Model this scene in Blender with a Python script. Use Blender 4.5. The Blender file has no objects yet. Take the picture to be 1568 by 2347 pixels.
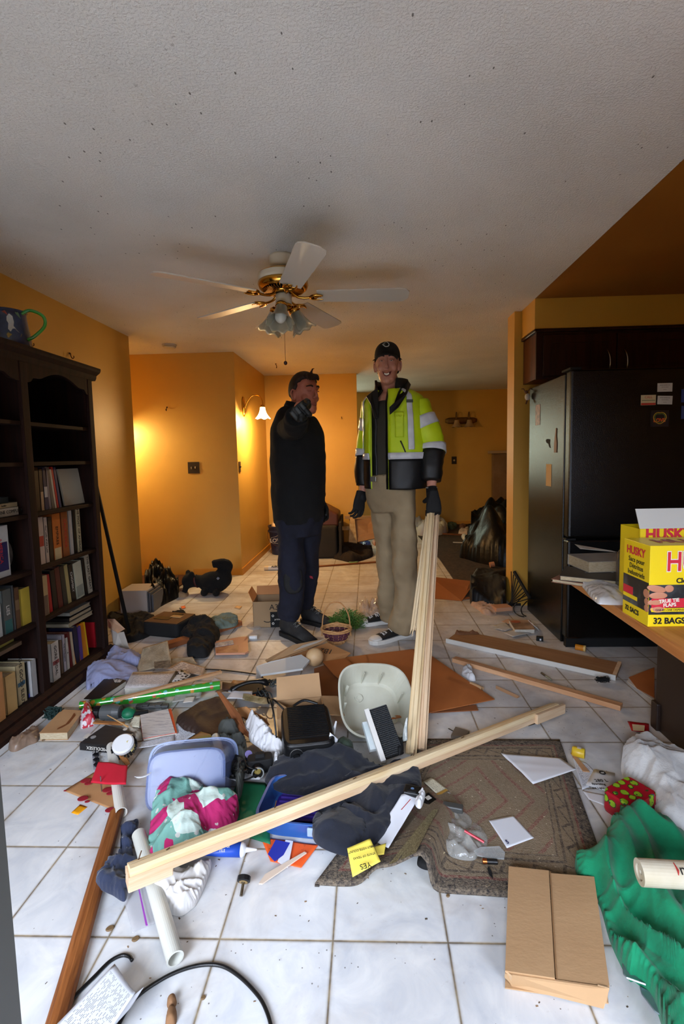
import bpy, bmesh, math, random
from mathutils import Vector, Matrix, noise, Euler
random.seed(7)
PI=math.pi; sin=math.sin; cos=math.cos
C=bpy.context.scene.collection
# ---------------------------------------------------------------- camera model (metres, floor z=0)
FPX,PITCH,ROLL,YAW,CH,PPX,PPY=1126.63,.0869,-.0202,-.0373,1.2866,802.56,1143.47
_F=Vector((sin(YAW)*cos(PITCH),cos(YAW)*cos(PITCH),-sin(PITCH)));_r=Vector((cos(YAW),-sin(YAW),0));_u=_r.cross(_F)
_R=_r*cos(ROLL)+_u*sin(ROLL);_U=-_r*sin(ROLL)+_u*cos(ROLL)
CAM=Vector((0,0,CH))
def ray(a,b): return _F+_R*((a-PPX)/FPX)-_U*((b-PPY)/FPX)
def G(a,b,z=0.):
    d=ray(a,b); return CAM+d*((z-CH)/d.z)
def Yp(a,b,y):
    d=ray(a,b); return CAM+d*(y/d.y)
def Xp(a,b,x):
    d=ray(a,b); return CAM+d*(x/d.x)
cd=bpy.data.cameras.new('camera'); cam=bpy.data.objects.new('camera',cd); C.objects.link(cam)
cam.matrix_world=Matrix(((_R.x,_U.x,-_F.x,CAM.x),(_R.y,_U.y,-_F.y,CAM.y),(_R.z,_U.z,-_F.z,CAM.z),(0,0,0,1)))
cd.sensor_fit='VERTICAL'; cd.sensor_height=36; cd.lens=FPX*36/2347
cd.shift_x=-(PPX-784)/2347; cd.shift_y=(PPY-1173.5)/2347; cd.clip_start=.02
bpy.context.scene.camera=cam
vs=bpy.context.scene.view_settings; vs.view_transform='Standard'; vs.look='None'; vs.gamma=1; vs.use_curve_mapping=False; vs.exposure=-.12
cy_=bpy.context.scene.cycles; cy_.max_bounces=6; cy_.diffuse_bounces=4; cy_.glossy_bounces=2; cy_.transmission_bounces=3; cy_.transparent_max_bounces=8; cy_.caustics_reflective=False; cy_.caustics_refractive=False; cy_.adaptive_threshold=.03
# ---------------------------------------------------------------- materials
def lin(c):
    o=[]
    for v in c[:3]:
        v=v/255; o.append(v/12.92 if v<=.04045 else ((v+.055)/1.055)**2.4)
    return (*o,1)
def newmat(name):
    m=bpy.data.materials.new(name); m.use_nodes=True; nt=m.node_tree
    return m,nt,nt.nodes['Principled BSDF']
class NT:
    def __init__(s,nt): s.nt=nt
    def n(s,t,**k):
        nd=s.nt.nodes.new(t)
        for a,v in k.items():
            if a.startswith('i_'):
                key=a[2:].replace('_',' ')
                nd.inputs[int(key) if key.isdigit() else key].default_value=v
            else: setattr(nd,a,v)
        return nd
    def l(s,a,b): s.nt.links.new(a,b)
    def math(s,op,a,b=None,c=None):
        nd=s.nt.nodes.new('ShaderNodeMath'); nd.operation=op
        for i,v in enumerate((a,b,c)):
            if v is None: continue
            if hasattr(v,'is_linked') or hasattr(v,'links'): s.l(v,nd.inputs[i])
            else: nd.inputs[i].default_value=v
        return nd.outputs[0]
    def mix(s,f,a,b):
        nd=s.nt.nodes.new('ShaderNodeMix'); nd.data_type='RGBA'
        for i,v in ((0,f),(6,a),(7,b)):
            if hasattr(v,'links'): s.l(v,nd.inputs[i])
            else: nd.inputs[i].default_value=v
        return nd.outputs[2]
    def ramp(s,f,p0,p1,c0=(0,0,0,1),c1=(1,1,1,1)):
        nd=s.nt.nodes.new('ShaderNodeValToRGB'); e=nd.color_ramp.elements
        e[0].position=p0; e[1].position=p1; e[0].color=c0; e[1].color=c1; s.l(f,nd.inputs[0]); return nd.outputs[0]
    def noise(s,vec,scale,detail=3,rough=.5,dist=0):
        nd=s.n('ShaderNodeTexNoise'); nd.inputs['Scale'].default_value=scale; nd.inputs['Detail'].default_value=detail
        nd.inputs['Roughness'].default_value=rough; nd.inputs['Distortion'].default_value=dist
        if vec is not None: s.l(vec,nd.inputs['Vector'])
        return nd.outputs[0]
    def coord(s,kind='Object',sc=(1,1,1),rot=(0,0,0)):
        t=s.n('ShaderNodeTexCoord'); mp=s.n('ShaderNodeMapping'); mp.inputs['Scale'].default_value=sc; mp.inputs['Rotation'].default_value=rot
        s.l(t.outputs[kind],mp.inputs[0]); return mp.outputs[0]
    def bump(s,h,st,dist=.01,bs=None):
        b=s.n('ShaderNodeBump'); b.inputs['Strength'].default_value=st; b.inputs['Distance'].default_value=dist
        s.l(h,b.inputs['Height'])
        if bs is not None: s.l(b.outputs[0],bs.inputs['Normal'])
        return b.outputs[0]
_mc={}
def mat(name,c,rough=.6,metal=0,c2=None,scale=6,stretch=(1,1,1),bump=0,bscale=60,spec=.5,trans=0,alpha=1,emis=0,coat=0,sheen=0,ior=1.45,p=(.35,.65),detail=4,dist=0,rot=(0,0,0)):
    if name in _mc: return _mc[name]
    m,nt,b=newmat(name); t=NT(nt)
    b.inputs['Base Color'].default_value=lin(c); b.inputs['Roughness'].default_value=rough; b.inputs['Metallic'].default_value=metal
    b.inputs['Specular IOR Level'].default_value=spec; b.inputs['Transmission Weight'].default_value=trans; b.inputs['Alpha'].default_value=alpha
    b.inputs['Coat Weight'].default_value=coat; b.inputs['Sheen Weight'].default_value=sheen; b.inputs['IOR'].default_value=ior
    if emis: b.inputs['Emission Color'].default_value=lin(c); b.inputs['Emission Strength'].default_value=emis
    v=None
    if c2 is not None:
        v=t.coord('Object',stretch,rot); n=t.noise(v,scale,detail,.55,dist)
        t.l(t.ramp(n,p[0],p[1],lin(c),lin(c2)),b.inputs['Base Color'])
    if bump:
        v=t.coord('Object',stretch,rot); n=t.noise(v,bscale,3,.6); t.bump(n,bump,.004,b)
    _mc[name]=m; return m
def printmat(name,base,ink,rows=20,cols=6,cov=.9,bg2=None,rough=.7,margin=.07,flip=False):
    """paper printed with rows of word-like marks laid out in the sheet's own UV"""
    if name in _mc: return _mc[name]
    m,nt,b=newmat(name); t=NT(nt); tc=t.n('ShaderNodeTexCoord'); sp=t.n('ShaderNodeSeparateXYZ'); t.l(tc.outputs['UV'],sp.inputs[0])
    u,v=sp.outputs[0],sp.outputs[1]
    if flip: u,v=v,u
    rv=t.math('MULTIPLY',v,rows); fr=t.math('FRACT',rv); row=t.math('FLOOR',rv)
    line=t.math('LESS_THAN',t.math('ABSOLUTE',t.math('SUBTRACT',fr,.5)),.2)
    cb=t.n('ShaderNodeCombineXYZ'); t.l(t.math('MULTIPLY',u,cols*4),cb.inputs[0]); t.l(t.math('MULTIPLY',row,7.3),cb.inputs[1])
    w=t.math('GREATER_THAN',t.noise(cb.outputs[0],1.,2),1-cov*.62)
    mg=t.math('MULTIPLY',t.math('LESS_THAN',t.math('ABSOLUTE',t.math('SUBTRACT',u,.5)),.5-margin),t.math('LESS_THAN',t.math('ABSOLUTE',t.math('SUBTRACT',v,.5)),.5-margin))
    f=t.math('MULTIPLY',t.math('MULTIPLY',line,w),mg); f=t.math('MULTIPLY',f,.75)
    bg=lin(base)
    if bg2 is not None: bg=t.ramp(t.noise(tc.outputs['UV'],3,3),.4,.6,lin(base),lin(bg2))
    t.l(t.mix(f,bg,lin(ink)),b.inputs['Base Color']); b.inputs['Roughness'].default_value=rough
    _mc[name]=m; return m
def wood(name,c1,c2,axis=0,scale=1.,rough=.55,bump=.1,knots=False):
    if name in _mc: return _mc[name]
    m,nt,b=newmat(name); t=NT(nt); st=[14*scale]*3; st[axis]=.9*scale
    v=t.coord('Object',st); n=t.noise(v,2.2,5,.6,.6)
    n2=t.noise(v,9,3,.6)
    f=t.math('ADD',t.math('MULTIPLY',n,.75),t.math('MULTIPLY',n2,.25))
    col=t.ramp(f,.36,.62,lin(c1),lin(c2))
    if knots:
        vv=t.coord('Object',[4 if i!=axis else 1.6 for i in range(3)]); vo=t.n('ShaderNodeTexVoronoi'); vo.inputs['Scale'].default_value=2.; t.l(vv,vo.inputs['Vector'])
        k=t.math('LESS_THAN',vo.outputs['Distance'],.045); col=t.mix(t.math('MULTIPLY',k,.7),col,lin((120,70,35)))
    t.l(col,b.inputs['Base Color']); b.inputs['Roughness'].default_value=rough; b.inputs['Specular IOR Level'].default_value=.2
    if bump: t.bump(n2,bump,.003,b)
    _mc[name]=m; return m
# ---------------------------------------------------------------- geometry: every shape is (verts, faces)
def J(*gs):
    V,F=[],[]
    for g in gs:
        k=len(V); V+=list(g[0]); F+=[tuple(i+k for i in f) for f in g[1]]
    return V,F
def T(g,M): return [tuple(M@Vector(v)) for v in g[0]],g[1]
def tr(x=0,y=0,z=0): return Matrix.Translation((x,y,z))
def rt(a=0,b=0,c=0): return Euler((math.radians(a),math.radians(b),math.radians(c))).to_matrix().to_4x4()
def frame(o,x,y=None,z=None):
    x=Vector(x).normalized()
    if z is None: y=Vector(y); z=x.cross(y).normalized(); y=z.cross(x)
    else:
        z=Vector(z); y=z.cross(x).normalized(); z=x.cross(y)
    o=Vector(o); return Matrix(((x.x,y.x,z.x,o.x),(x.y,y.y,z.y,o.y),(x.z,y.z,z.z,o.z),(0,0,0,1)))
def box(x0,x1,y0,y1,z0,z1):
    return [(x0,y0,z0),(x1,y0,z0),(x1,y1,z0),(x0,y1,z0),(x0,y0,z1),(x1,y0,z1),(x1,y1,z1),(x0,y1,z1)],[(3,2,1,0),(4,5,6,7),(0,1,5,4),(1,2,6,5),(2,3,7,6),(3,0,4,7)]
def cbox(sx,sy,sz,x=0,y=0,z=0): return box(x-sx/2,x+sx/2,y-sy/2,y+sy/2,z,z+sz)
def lathe(prof,n=24,cap=True,closed=False):
    V,F=[],[]
    for r,z in prof:
        for i in range(n): a=2*PI*i/n; V.append((r*cos(a),r*sin(a),z))
    for k in range(len(prof)-1):
        for i in range(n): F.append((k*n+i,k*n+(i+1)%n,(k+1)*n+(i+1)%n,(k+1)*n+i))
    if closed:
        k=len(prof)-1
        for i in range(n): F.append((k*n+i,k*n+(i+1)%n,(i+1)%n,i))
    elif cap:
        F.append(tuple(range(n))[::-1]); F.append(tuple((len(prof)-1)*n+i for i in range(n)))
    return V,F
def tube(pts,r,n=10,cap=True,flat=1.,up=None):
    pts=[Vector(p) for p in pts]; V,F=[],[]; m=len(pts)
    rr=[r]*m if not hasattr(r,'__len__') else r
    pu=Vector(up) if up else None
    for k,p in enumerate(pts):
        t=(pts[min(k+1,m-1)]-pts[max(k-1,0)]).normalized()
        if pu is None: pu=Vector((0,0,1)) if abs(t.z)<.9 else Vector((1,0,0))
        s=t.cross(pu)
        if s.length<1e-4: s=t.orthogonal()
        s.normalize(); u=s.cross(t); pu=u
        for i in range(n):
            a=2*PI*i/n; q=p+(s*cos(a)+u*sin(a)*flat)*rr[k]; V.append(tuple(q))
    for k in range(m-1):
        for i in range(n): F.append((k*n+i,k*n+(i+1)%n,(k+1)*n+(i+1)%n,(k+1)*n+i))
    if cap: F.append(tuple(range(n))[::-1]); F.append(tuple((m-1)*n+i for i in range(n)))
    return V,F
def pipe(p0,p1,ro,ri,n=20):
    p0,p1=Vector(p0),Vector(p1); L=(p1-p0).length
    g=lathe([(ri,0),(ro,0),(ro,L),(ri,L)],n,False,True)
    z=(p1-p0).normalized(); x=z.orthogonal().normalized(); return T(g,frame(p0,x,z=z))
def spline(pts,k=6,closed=False):
    pts=[Vector(p) for p in pts]; n=len(pts); out=[]
    rng=range(n if closed else n-1)
    for i in rng:
        p=[pts[(i+j-1)%n] if closed else pts[min(max(i+j-1,0),n-1)] for j in range(4)]
        for s in range(k):
            t=s/k; out.append(.5*((2*p[1])+(p[2]-p[0])*t+(2*p[0]-5*p[1]+4*p[2]-p[3])*t*t+(3*p[1]-p[0]-3*p[2]+p[3])*t**3))
    if not closed: out.append(pts[-1])
    return out
def slab(pts,th):
    """polygon outline (3-D points) given a thickness upward"""
    n=len(pts); p=[Vector(q) for q in pts]
    nn=Vector((0,0,0))
    for i in range(n): nn+=p[i].cross(p[(i+1)%n])
    if nn.z<0: p=p[::-1]; nn=-nn
    nn.normalize()
    V=[tuple(q) for q in p]+[tuple(q+nn*th) for q in p]
    F=[tuple(range(n))[::-1],tuple(range(n,2*n))]+[(i,(i+1)%n,n+(i+1)%n,n+i) for i in range(n)]
    return V,F
def grid(nx,ny,fn):
    V=[tuple(fn(i/nx,j/ny)) for j in range(ny+1) for i in range(nx+1)]
    F=[(j*(nx+1)+i,j*(nx+1)+i+1,(j+1)*(nx+1)+i+1,(j+1)*(nx+1)+i) for j in range(ny) for i in range(nx)]
    return V,F
def sph(rx,ry,rz,x=0,y=0,z=0,n=16,m=10):
    return T(lathe([(max(sin(PI*k/m),.001),-cos(PI*k/m)) for k in range(m+1)],n),Matrix.Translation((x,y,z))@Matrix.Diagonal((rx,ry,rz,1)))
def loft(rings,cap=True,closed=True):
    n=len(rings[0]); V=[tuple(p) for r in rings for p in r]; F=[]
    for k in range(len(rings)-1):
        for i in range(n if closed else n-1): F.append((k*n+i,k*n+(i+1)%n,(k+1)*n+(i+1)%n,(k+1)*n+i))
    if cap and closed: F.append(tuple(range(n))[::-1]); F.append(tuple((len(rings)-1)*n+i for i in range(n)))
    return V,F
# ---------------------------------------------------------------- objects
MW={}
def link(name,g,m,smooth=False,uv=False):
    me=bpy.data.meshes.new(name); me.from_pydata([tuple(v) for v in g[0]],[],g[1]); me.update()
    if isinstance(m,(list,tuple)):
        for q in m: me.materials.append(q)
    elif m: me.materials.append(m)
    if smooth: me.shade_smooth()
    o=bpy.data.objects.new(name,me); C.objects.link(o); return o
def mods(o,bevel=0,sub=0,solid=0,seg=2,remesh=0,weld=False,soff=-1):
    if remesh:
        r=o.modifiers.new('r','REMESH'); r.mode='VOXEL'; r.voxel_size=remesh; r.use_smooth_shade=True
        s=o.modifiers.new('s','SMOOTH'); s.factor=.5; s.iterations=4
    if solid:
        s=o.modifiers.new('t','SOLIDIFY'); s.thickness=solid; s.offset=soff
    if bevel:
        b=o.modifiers.new('b','BEVEL'); b.width=bevel; b.segments=seg; b.limit_method='ANGLE'
    if sub:
        s=o.modifiers.new('u','SUBSURF'); s.levels=sub; s.render_levels=sub
def props(o,label,cat,group=None):
    o['label']=label
    if cat: o['category']=cat
    if group: o['group']=group
def thing(name,label,cat,M,group=None):
    o=bpy.data.objects.new(name,None); C.objects.link(o); o.empty_display_size=.05
    if not isinstance(M,Matrix): M=Matrix.Translation(M)
    o.matrix_world=M; MW[o]=M; props(o,label,cat,group); return o
def part(name,g,m,parent,world=False,label=None,smooth=False,**k):
    """one mesh under its thing; geometry in the parent's frame, or in world space if world=True"""
    if world: g=T(g,MW[parent].inverted())
    o=link(name,g,m,smooth); o.parent=parent; MW[o]=MW[parent]
    if label: o['label']=label
    mods(o,**k); return o
def solo(name,g,m,label,cat,M=None,group=None,smooth=False,**k):
    """a thing that is one mesh; without M the geometry is in world space and gets its own origin"""
    if M is None:
        xs=[v[0] for v in g[0]]; ys=[v[1] for v in g[0]]; zs=[v[2] for v in g[0]]
        M=Matrix.Translation(((min(xs)+max(xs))/2,(min(ys)+max(ys))/2,min(zs))); g=T(g,M.inverted())
    o=link(name,g,m,smooth); o.matrix_world=M; MW[o]=M; props(o,label,cat,group); mods(o,**k); return o
def struct(name,g,m,**k):
    o=link(name,g,m); o['kind']='structure'; MW[o]=Matrix.Identity(4); mods(o,**k); return o
def text(s,parent,M,size,m,ext=.0004,name='lettering',bold=0,align='CENTER',sx=1.):
    cu=bpy.data.curves.new('t','FONT'); cu.body=s; cu.size=size; cu.extrude=ext; cu.align_x=align; cu.align_y='CENTER'; cu.offset=bold; cu.resolution_u=3
    cu.space_line=.85
    to=bpy.data.objects.new('t',cu); C.objects.link(to)
    dg=bpy.context.evaluated_depsgraph_get(); me=bpy.data.meshes.new_from_object(to.evaluated_get(dg)); bpy.data.objects.remove(to); bpy.data.curves.remove(cu)
    me.transform(M@Matrix.Diagonal((sx,1,1,1))); me.materials.clear(); me.materials.append(m)
    o=bpy.data.objects.new(name,me); C.objects.link(o); o.parent=parent; return o
def nz(p,s=1.): return noise.noise(Vector(p)*s)
def ridge(x,y,ang,fr,seed,warp=.6):
    c,s=cos(ang),sin(ang); u=(x*c+y*s)*fr; v=(-x*s+y*c)*fr*.32
    w=noise.noise(Vector((u*.5+seed,v*.5,seed)))*warp*2
    return 1-abs(noise.noise(Vector((u+w+seed*3,v,seed*1.7))))*2.2
def crease(x,y,ang,fr,seed):
    c,s_=cos(ang),sin(ang); u=(x*c+y*s_); v=(-x*s_+y*c)
    w=noise.noise(Vector((x*fr*.45,y*fr*.45,seed)))*.16/ max(fr,1)*7
    q=noise.noise(Vector(((u+w)*fr,(v+w*.5)*fr*.4,seed*2.3)))
    return 1-min(1,abs(q)*2.6)
def heap(out,H,zb=0.,ang=.5,fr=14,amp=.02,seed=1.,rings=22,n=110,pw=2.2,fine=.35,lean=(0,0),crisp=1.,ew=.07):
    amp*=.85
    """a soft crumpled mass resting inside a world outline: a rounded rim, creased top, closed underside"""
    o=[Vector(p) for p in out]; sp=spline(o,8,True); m=len(sp)
    A=0;cx=cy=0
    for i in range(m):
        p,q=sp[i],sp[(i+1)%m]; k=p.x*q.y-q.x*p.y; A+=k; cx+=(p.x+q.x)*k; cy+=(p.y+q.y)*k
    c=Vector((cx/(3*A),cy/(3*A),0)); V,F=[],[]
    sps=sp[::2]
    mr=max(min((q.xy-c.xy).length for q in sps),.01); ew=min(ew,mr*.9)
    def zf(x,y,s):
        if s>=.999: return zb+.001
        d=min((q.x-x)**2+(q.y-y)**2 for q in sps)**.5
        e=min(1,d/ew); e=(1-(1-e)**2)**.5
        g=.72+.28*noise.noise(Vector((x*4.5,y*4.5,seed)))*2
        f=crease(x,y,ang,fr,seed)+crease(x,y,ang+1.2,fr*1.9,seed+5)*fine+crease(x,y,ang-.5,fr*3.7,seed+9)*fine*.55
        return max(zb+e*(H*g+amp*(f-.45)),zb+.001)
    N=max(10,int(rings*2.3)); nn=N+1; bd=[]
    for j in range(nn):
        for i in range(nn):
            a_,b_=2*i/N-1,2*j/N-1
            if abs(a_)<1e-9 and abs(b_)<1e-9: r,ph=0.,0.
            elif a_*a_>b_*b_: r=a_; ph=PI/4*b_/a_
            else: r=b_; ph=PI/2-PI/4*a_/b_
            if r<0: r=-r; ph+=PI
            t=(ph/(2*PI))%1*m; k=int(t)%m; q=sp[k].lerp(sp[(k+1)%m],t-int(t)); q=c+(q-c)*r
            V.append((q.x,q.y,zf(q.x,q.y,r)))
    F=[(j*nn+i,j*nn+i+1,(j+1)*nn+i+1,(j+1)*nn+i) for j in range(N) for i in range(N)]
    bd=[i for i in range(nn)]+[j*nn+N for j in range(1,nn)]+[N*nn+i for i in range(N-1,-1,-1)]+[j*nn for j in range(N-1,0,-1)]
    b=len(V); L=len(bd)
    for i in bd: V.append((V[i][0],V[i][1],zb))
    for i in range(L): F.append((bd[i],b+i,b+(i+1)%L,bd[(i+1)%L]))
    F.append(tuple(b+i for i in range(L))[::-1])
    if A<0: F=[f[::-1] for f in F]
    return V,F
def GP(pts,z=0.): return [G(a,b,z) for a,b in pts]
def addu(o,nx,ny):
    me=o.data; ul=me.uv_layers.new(name='UV')
    for p in me.polygons:
        for li in p.loop_indices:
            vi=me.loops[li].vertex_index; ul.data[li].uv=((vi%(nx+1))/nx,(vi//(nx+1))/ny)
def sheetg(c,nx=12,ny=12,curl=.0,seed=0.,fr=9,zmin=.0005):
    """quad sheet through 4 world corners: c00,c10,c11,c01"""
    c=[Vector(p) for p in c]
    def fn(u,v):
        p=(c[0]*(1-u)+c[1]*u)*(1-v)+(c[3]*(1-u)+c[2]*u)*v
        w=(ridge(p.x,p.y,seed,fr,seed)*.6+nz((p.x,p.y,seed),fr*.6))*curl
        return (p.x+w*.2,p.y+w*.2,max(p.z+max(w,-curl*.3),zmin))
    return grid(nx,ny,fn)
def sheet(name,label,cat,px,m,z=.001,curl=.004,seed=0.,n=14,th=.0007,group=None,parent=None,fr=9):
    c=[G(p[0],p[1],p[2] if len(p)>2 else z) for p in px]
    g=sheetg(c,n,n,curl,seed,fr)
    if parent is None: o=solo(name,g,m,label,cat,group=group,smooth=True)
    else: o=part(name,g,m,parent,world=True,smooth=True)
    addu(o,n,n); mods(o,solid=th,soff=1); return o
def fold(sp,k=0): return sp
# ================================================================ THE ROOM
TX,TY,TT=-.1143,1.2001,.305
H=2.417
def floor_mat():
    m,nt,b=newmat('glazed_tile'); t=NT(nt); tc=t.n('ShaderNodeTexCoord'); sp=t.n('ShaderNodeSeparateXYZ'); t.l(tc.outputs['Object'],sp.inputs[0]); P=tc.outputs['Object']
    def d(o,off):
        a=t.math('DIVIDE',t.math('SUBTRACT',o,off),TT); f=t.math('FRACT',t.math('ADD',a,50.5)); return t.math('MULTIPLY',t.math('ABSOLUTE',t.math('SUBTRACT',f,.5)),TT)
    dx,dy=d(sp.outputs[0],TX),d(sp.outputs[1],TY)
    dm=t.math('MINIMUM',dx,dy)
    wob=t.math('MULTIPLY',t.noise(P,60,2),.0012)
    g=t.ramp(t.math('SUBTRACT',dm,wob),.0028,.0042,(1,1,1,1),(0,0,0,1))
    cell=t.n('ShaderNodeCombineXYZ'); t.l(t.math('FLOOR',t.math('DIVIDE',t.math('SUBTRACT',sp.outputs[0],TX),TT)),cell.inputs[0]); t.l(t.math('FLOOR',t.math('DIVIDE',t.math('SUBTRACT',sp.outputs[1],TY),TT)),cell.inputs[1])
    wn=t.n('ShaderNodeTexWhiteNoise'); t.l(cell.outputs[0],wn.inputs['Vector'])
    av=t.n('ShaderNodeVectorMath',operation='ADD'); sc=t.n('ShaderNodeVectorMath',operation='SCALE'); t.l(wn.outputs['Color'],sc.inputs[0]); sc.inputs['Scale'].default_value=9; t.l(P,av.inputs[0]); t.l(sc.outputs[0],av.inputs[1])
    cloud=t.noise(av.outputs[0],7,5,.6,1.2)
    base=t.ramp(cloud,.3,.7,lin((196,199,203)),lin((226,226,224)))
    dirt=t.noise(P,2.1,5,.65,.5); ydim=t.n('ShaderNodeMapRange'); t.l(sp.outputs[1],ydim.inputs[0]); ydim.inputs[1].default_value=1.5; ydim.inputs[2].default_value=3.2; ydim.inputs[4].default_value=.2; dirt_dim=t.ramp(t.math('ADD',dirt,ydim.outputs[0]),.52,.82)  # patchy dirt, plus a depth ramp painting the dimmer mid floor into the colour
    base=t.mix(t.math('MULTIPLY',dirt_dim,.6),base,lin((150,128,104)))
    fine=t.ramp(t.noise(P,55,4,.7),.62,.72); base=t.mix(t.math('MULTIPLY',t.math('MULTIPLY',fine,t.ramp(t.noise(P,5,2),.45,.65)),.35),base,lin((120,105,90)))
    # specks of dirt
    vo=t.n('ShaderNodeTexVoronoi'); vo.inputs['Scale'].default_value=38; t.l(P,vo.inputs['Vector'])
    spk=t.math('LESS_THAN',vo.outputs['Distance'],.075); wv=t.math('GREATER_THAN',t.noise(P,3.3,3),.52)
    base=t.mix(t.math('MULTIPLY',t.math('MULTIPLY',spk,wv),.75),base,lin((70,62,50)))
    gr=t.ramp(t.noise(P,12,3,.7),.35,.7,lin((158,140,108)),lin((78,64,48)))
    # traffic dirt beside the joints
    near=t.ramp(dm,.004,.03,(1,1,1,1),(0,0,0,1)); base=t.mix(t.math('MULTIPLY',t.math('MULTIPLY',near,t.ramp(t.noise(P,4,4,.7),.5,.7)),.4),base,lin((140,118,92)))
    t.l(t.mix(g,base,gr),b.inputs['Base Color'])
    t.l(t.math('ADD',t.math('MULTIPLY',g,.45),t.math('ADD',.33,t.math('MULTIPLY',dirt_dim,.25))),b.inputs['Roughness'])
    h=t.math('SUBTRACT',t.math('MULTIPLY',cloud,.25),g); t.bump(h,.5,.0015,b)
    return m
def paint(name,c,c2,bs=90,bst=.25,grime=True):
    m,nt,b=newmat(name); t=NT(nt); P=t.coord('Object')
    col=t.ramp(t.noise(P,2.5,4),.35,.65,lin(c),lin(c2))
    if grime:
        n=t.noise(P,30,5,.75); k=t.math('MULTIPLY',t.ramp(n,.66,.72),t.ramp(t.noise(P,2.2,3),.5,.62)); col=t.mix(t.math('MULTIPLY',k,.6),col,lin((105,62,20)))
    t.l(col,b.inputs['Base Color']); b.inputs['Roughness'].default_value=.5
    t.bump(t.noise(P,bs,3,.6),bst,.003,b); return m
def popcorn():
    m,nt,b=newmat('popcorn_plaster'); t=NT(nt); P=t.coord('Object')
    base=t.ramp(t.noise(P,1.3,3),.35,.65,lin((226,223,216)),lin((212,209,202)))
    vo=t.n('ShaderNodeTexVoronoi'); vo.inputs['Scale'].default_value=17; vo.inputs['Randomness'].default_value=1
    mp=t.coord('Object',(1.7,.8,1)); t.l(mp,vo.inputs['Vector'])
    sp=t.math('LESS_THAN',vo.outputs['Distance'],.085); k=t.math('MULTIPLY',sp,t.math('GREATER_THAN',t.noise(P,2.6,4),.53))
    base=t.mix(t.math('MULTIPLY',k,.8),base,lin((60,52,42)))
    s2=t.ramp(t.noise(P,75,2,.6),.66,.7); base=t.mix(t.math('MULTIPLY',s2,t.math('MULTIPLY',t.ramp(t.noise(P,.8,3),.45,.65),.35)),base,lin((110,98,80)))
    t.l(base,b.inputs['Base Color']); b.inputs['Roughness'].default_value=.95
    h=t.math('ADD',t.ramp(t.noise(P,115,2,.5),.42,.62),t.math('MULTIPLY',t.noise(P,160,2),.5))
    t.bump(h,.55,.003,b); return m
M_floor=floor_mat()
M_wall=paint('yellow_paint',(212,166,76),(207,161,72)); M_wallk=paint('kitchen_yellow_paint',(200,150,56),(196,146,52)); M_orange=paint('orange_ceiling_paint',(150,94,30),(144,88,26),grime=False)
M_ceil=popcorn()
M_carpet=mat('brown_carpet',(74,58,44),.95,c2=(50,38,28),scale=30,bump=1,bscale=300)
M_white=mat('white_trim_paint',(205,202,196),.45)
M_black=mat('black_plastic',(14,14,15),.35,bump=.15,bscale=400)
M_mblack=mat('matte_black',(12,12,13),.8)
XL,YR,XR=-2.17,-1.5,3.3
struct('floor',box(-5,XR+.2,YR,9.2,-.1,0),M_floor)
cx0=G(1010,1232).x; e1=G(1018,1240); e2=G(1085,1318)
struct('floor_carpet',slab([(.86,6.0,.0),(3.3,6.0,.0),(3.3,8.95,.0),(.72,8.95,0)][::1],.012),M_carpet)
struct('floor_carpet_strip',slab([(.86,4.35,.0),(3.3,4.35,.0),(3.3,6.0,.0),(.86,6.0,0)],.012),M_carpet)
struct('floor_hallway',box(-4.6,-1.93,4.62,5.3,0,.01),mat('hall_carpet',(96,58,32),.95,bump=1,bscale=300))
struct('ceiling',J(box(-5,1.255,YR,4.2,H,H+.1),box(-5,XR+.2,4.2,9.2,H,H+.1)),M_ceil)
struct('ceiling_kitchen',box(1.255,XR+.2,YR,4.2,H+.001,H+.1),M_orange)
struct('wall_left',box(XL-.12,XL,YR,4.536,0,H),M_wall)
struct('wall_hall',box(-4.6,-1.41,5.3,5.42,0,H),M_wall)
struct('wall_hall_side',box(-1.53,-1.41,5.42,6.95,0,H),M_wall)
struct('wall_hall_left',box(-4.7,-4.6,4.4,5.42,0,H),M_wall)
struct('wall_back',box(-1.53,-.137,6.87,6.99,0,H),M_wall)
# far wall with its garden window beyond the back wall
WX0,WX1,WZ0,WZ1=-1.3,-.42,.9,2.05
struct('wall_far',J(box(-3,WX0,8.95,9.07,0,H),box(WX1,XR,8.95,9.07,0,H),box(WX0,WX1,8.95,9.07,0,WZ0),box(WX0,WX1,8.95,9.07,WZ1,H)),M_wall)
struct('wall_far_left',box(-3.12,-3,6.99,9.07,0,H),M_wall)
struct('wall_far_right',box(XR,XR+.12,4.2,9.07,0,H),M_wall)
struct('wall_kitchen',box(1.2,XR,4.11,4.3,0,H),M_wallk)
struct('wall_right',box(XR,XR+.12,YR,4.3,0,H),M_wallk)
struct('wall_left_end',box(-4.7,XL-.12,4.4,4.536,0,H),M_wall)
# rear wall with two openings for daylight
RO=[(-2.0,-.1,.05,2.1),(.9,2.3,.9,2.0)]
struct('wall_rear',J(box(XL,-2.0,YR-.12,YR,0,H),box(-.1,.9,YR-.12,YR,0,H),box(2.3,XR,YR-.12,YR,0,H),box(-2.,-.1,YR-.12,YR,2.1,H),box(.9,2.3,YR-.12,YR,2.,H),box(.9,2.3,YR-.12,YR,0,.9),box(-2,-.1,YR-.12,YR,0,.05)),M_wall)
def winframe(n,x0,x1,z0,z1,y,cross=True):
    f=.05; g=J(box(x0,x0+f,y,y+.06,z0,z1),box(x1-f,x1,y,y+.06,z0,z1),box(x0,x1,y,y+.06,z0,z0+f),box(x0,x1,y,y+.06,z1-f,z1))
    if cross: xm=(x0+x1)/2; g=J(g,box(xm-.025,xm+.025,y,y+.06,z0,z1))
    o=struct(n,g,M_white); return o
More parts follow.
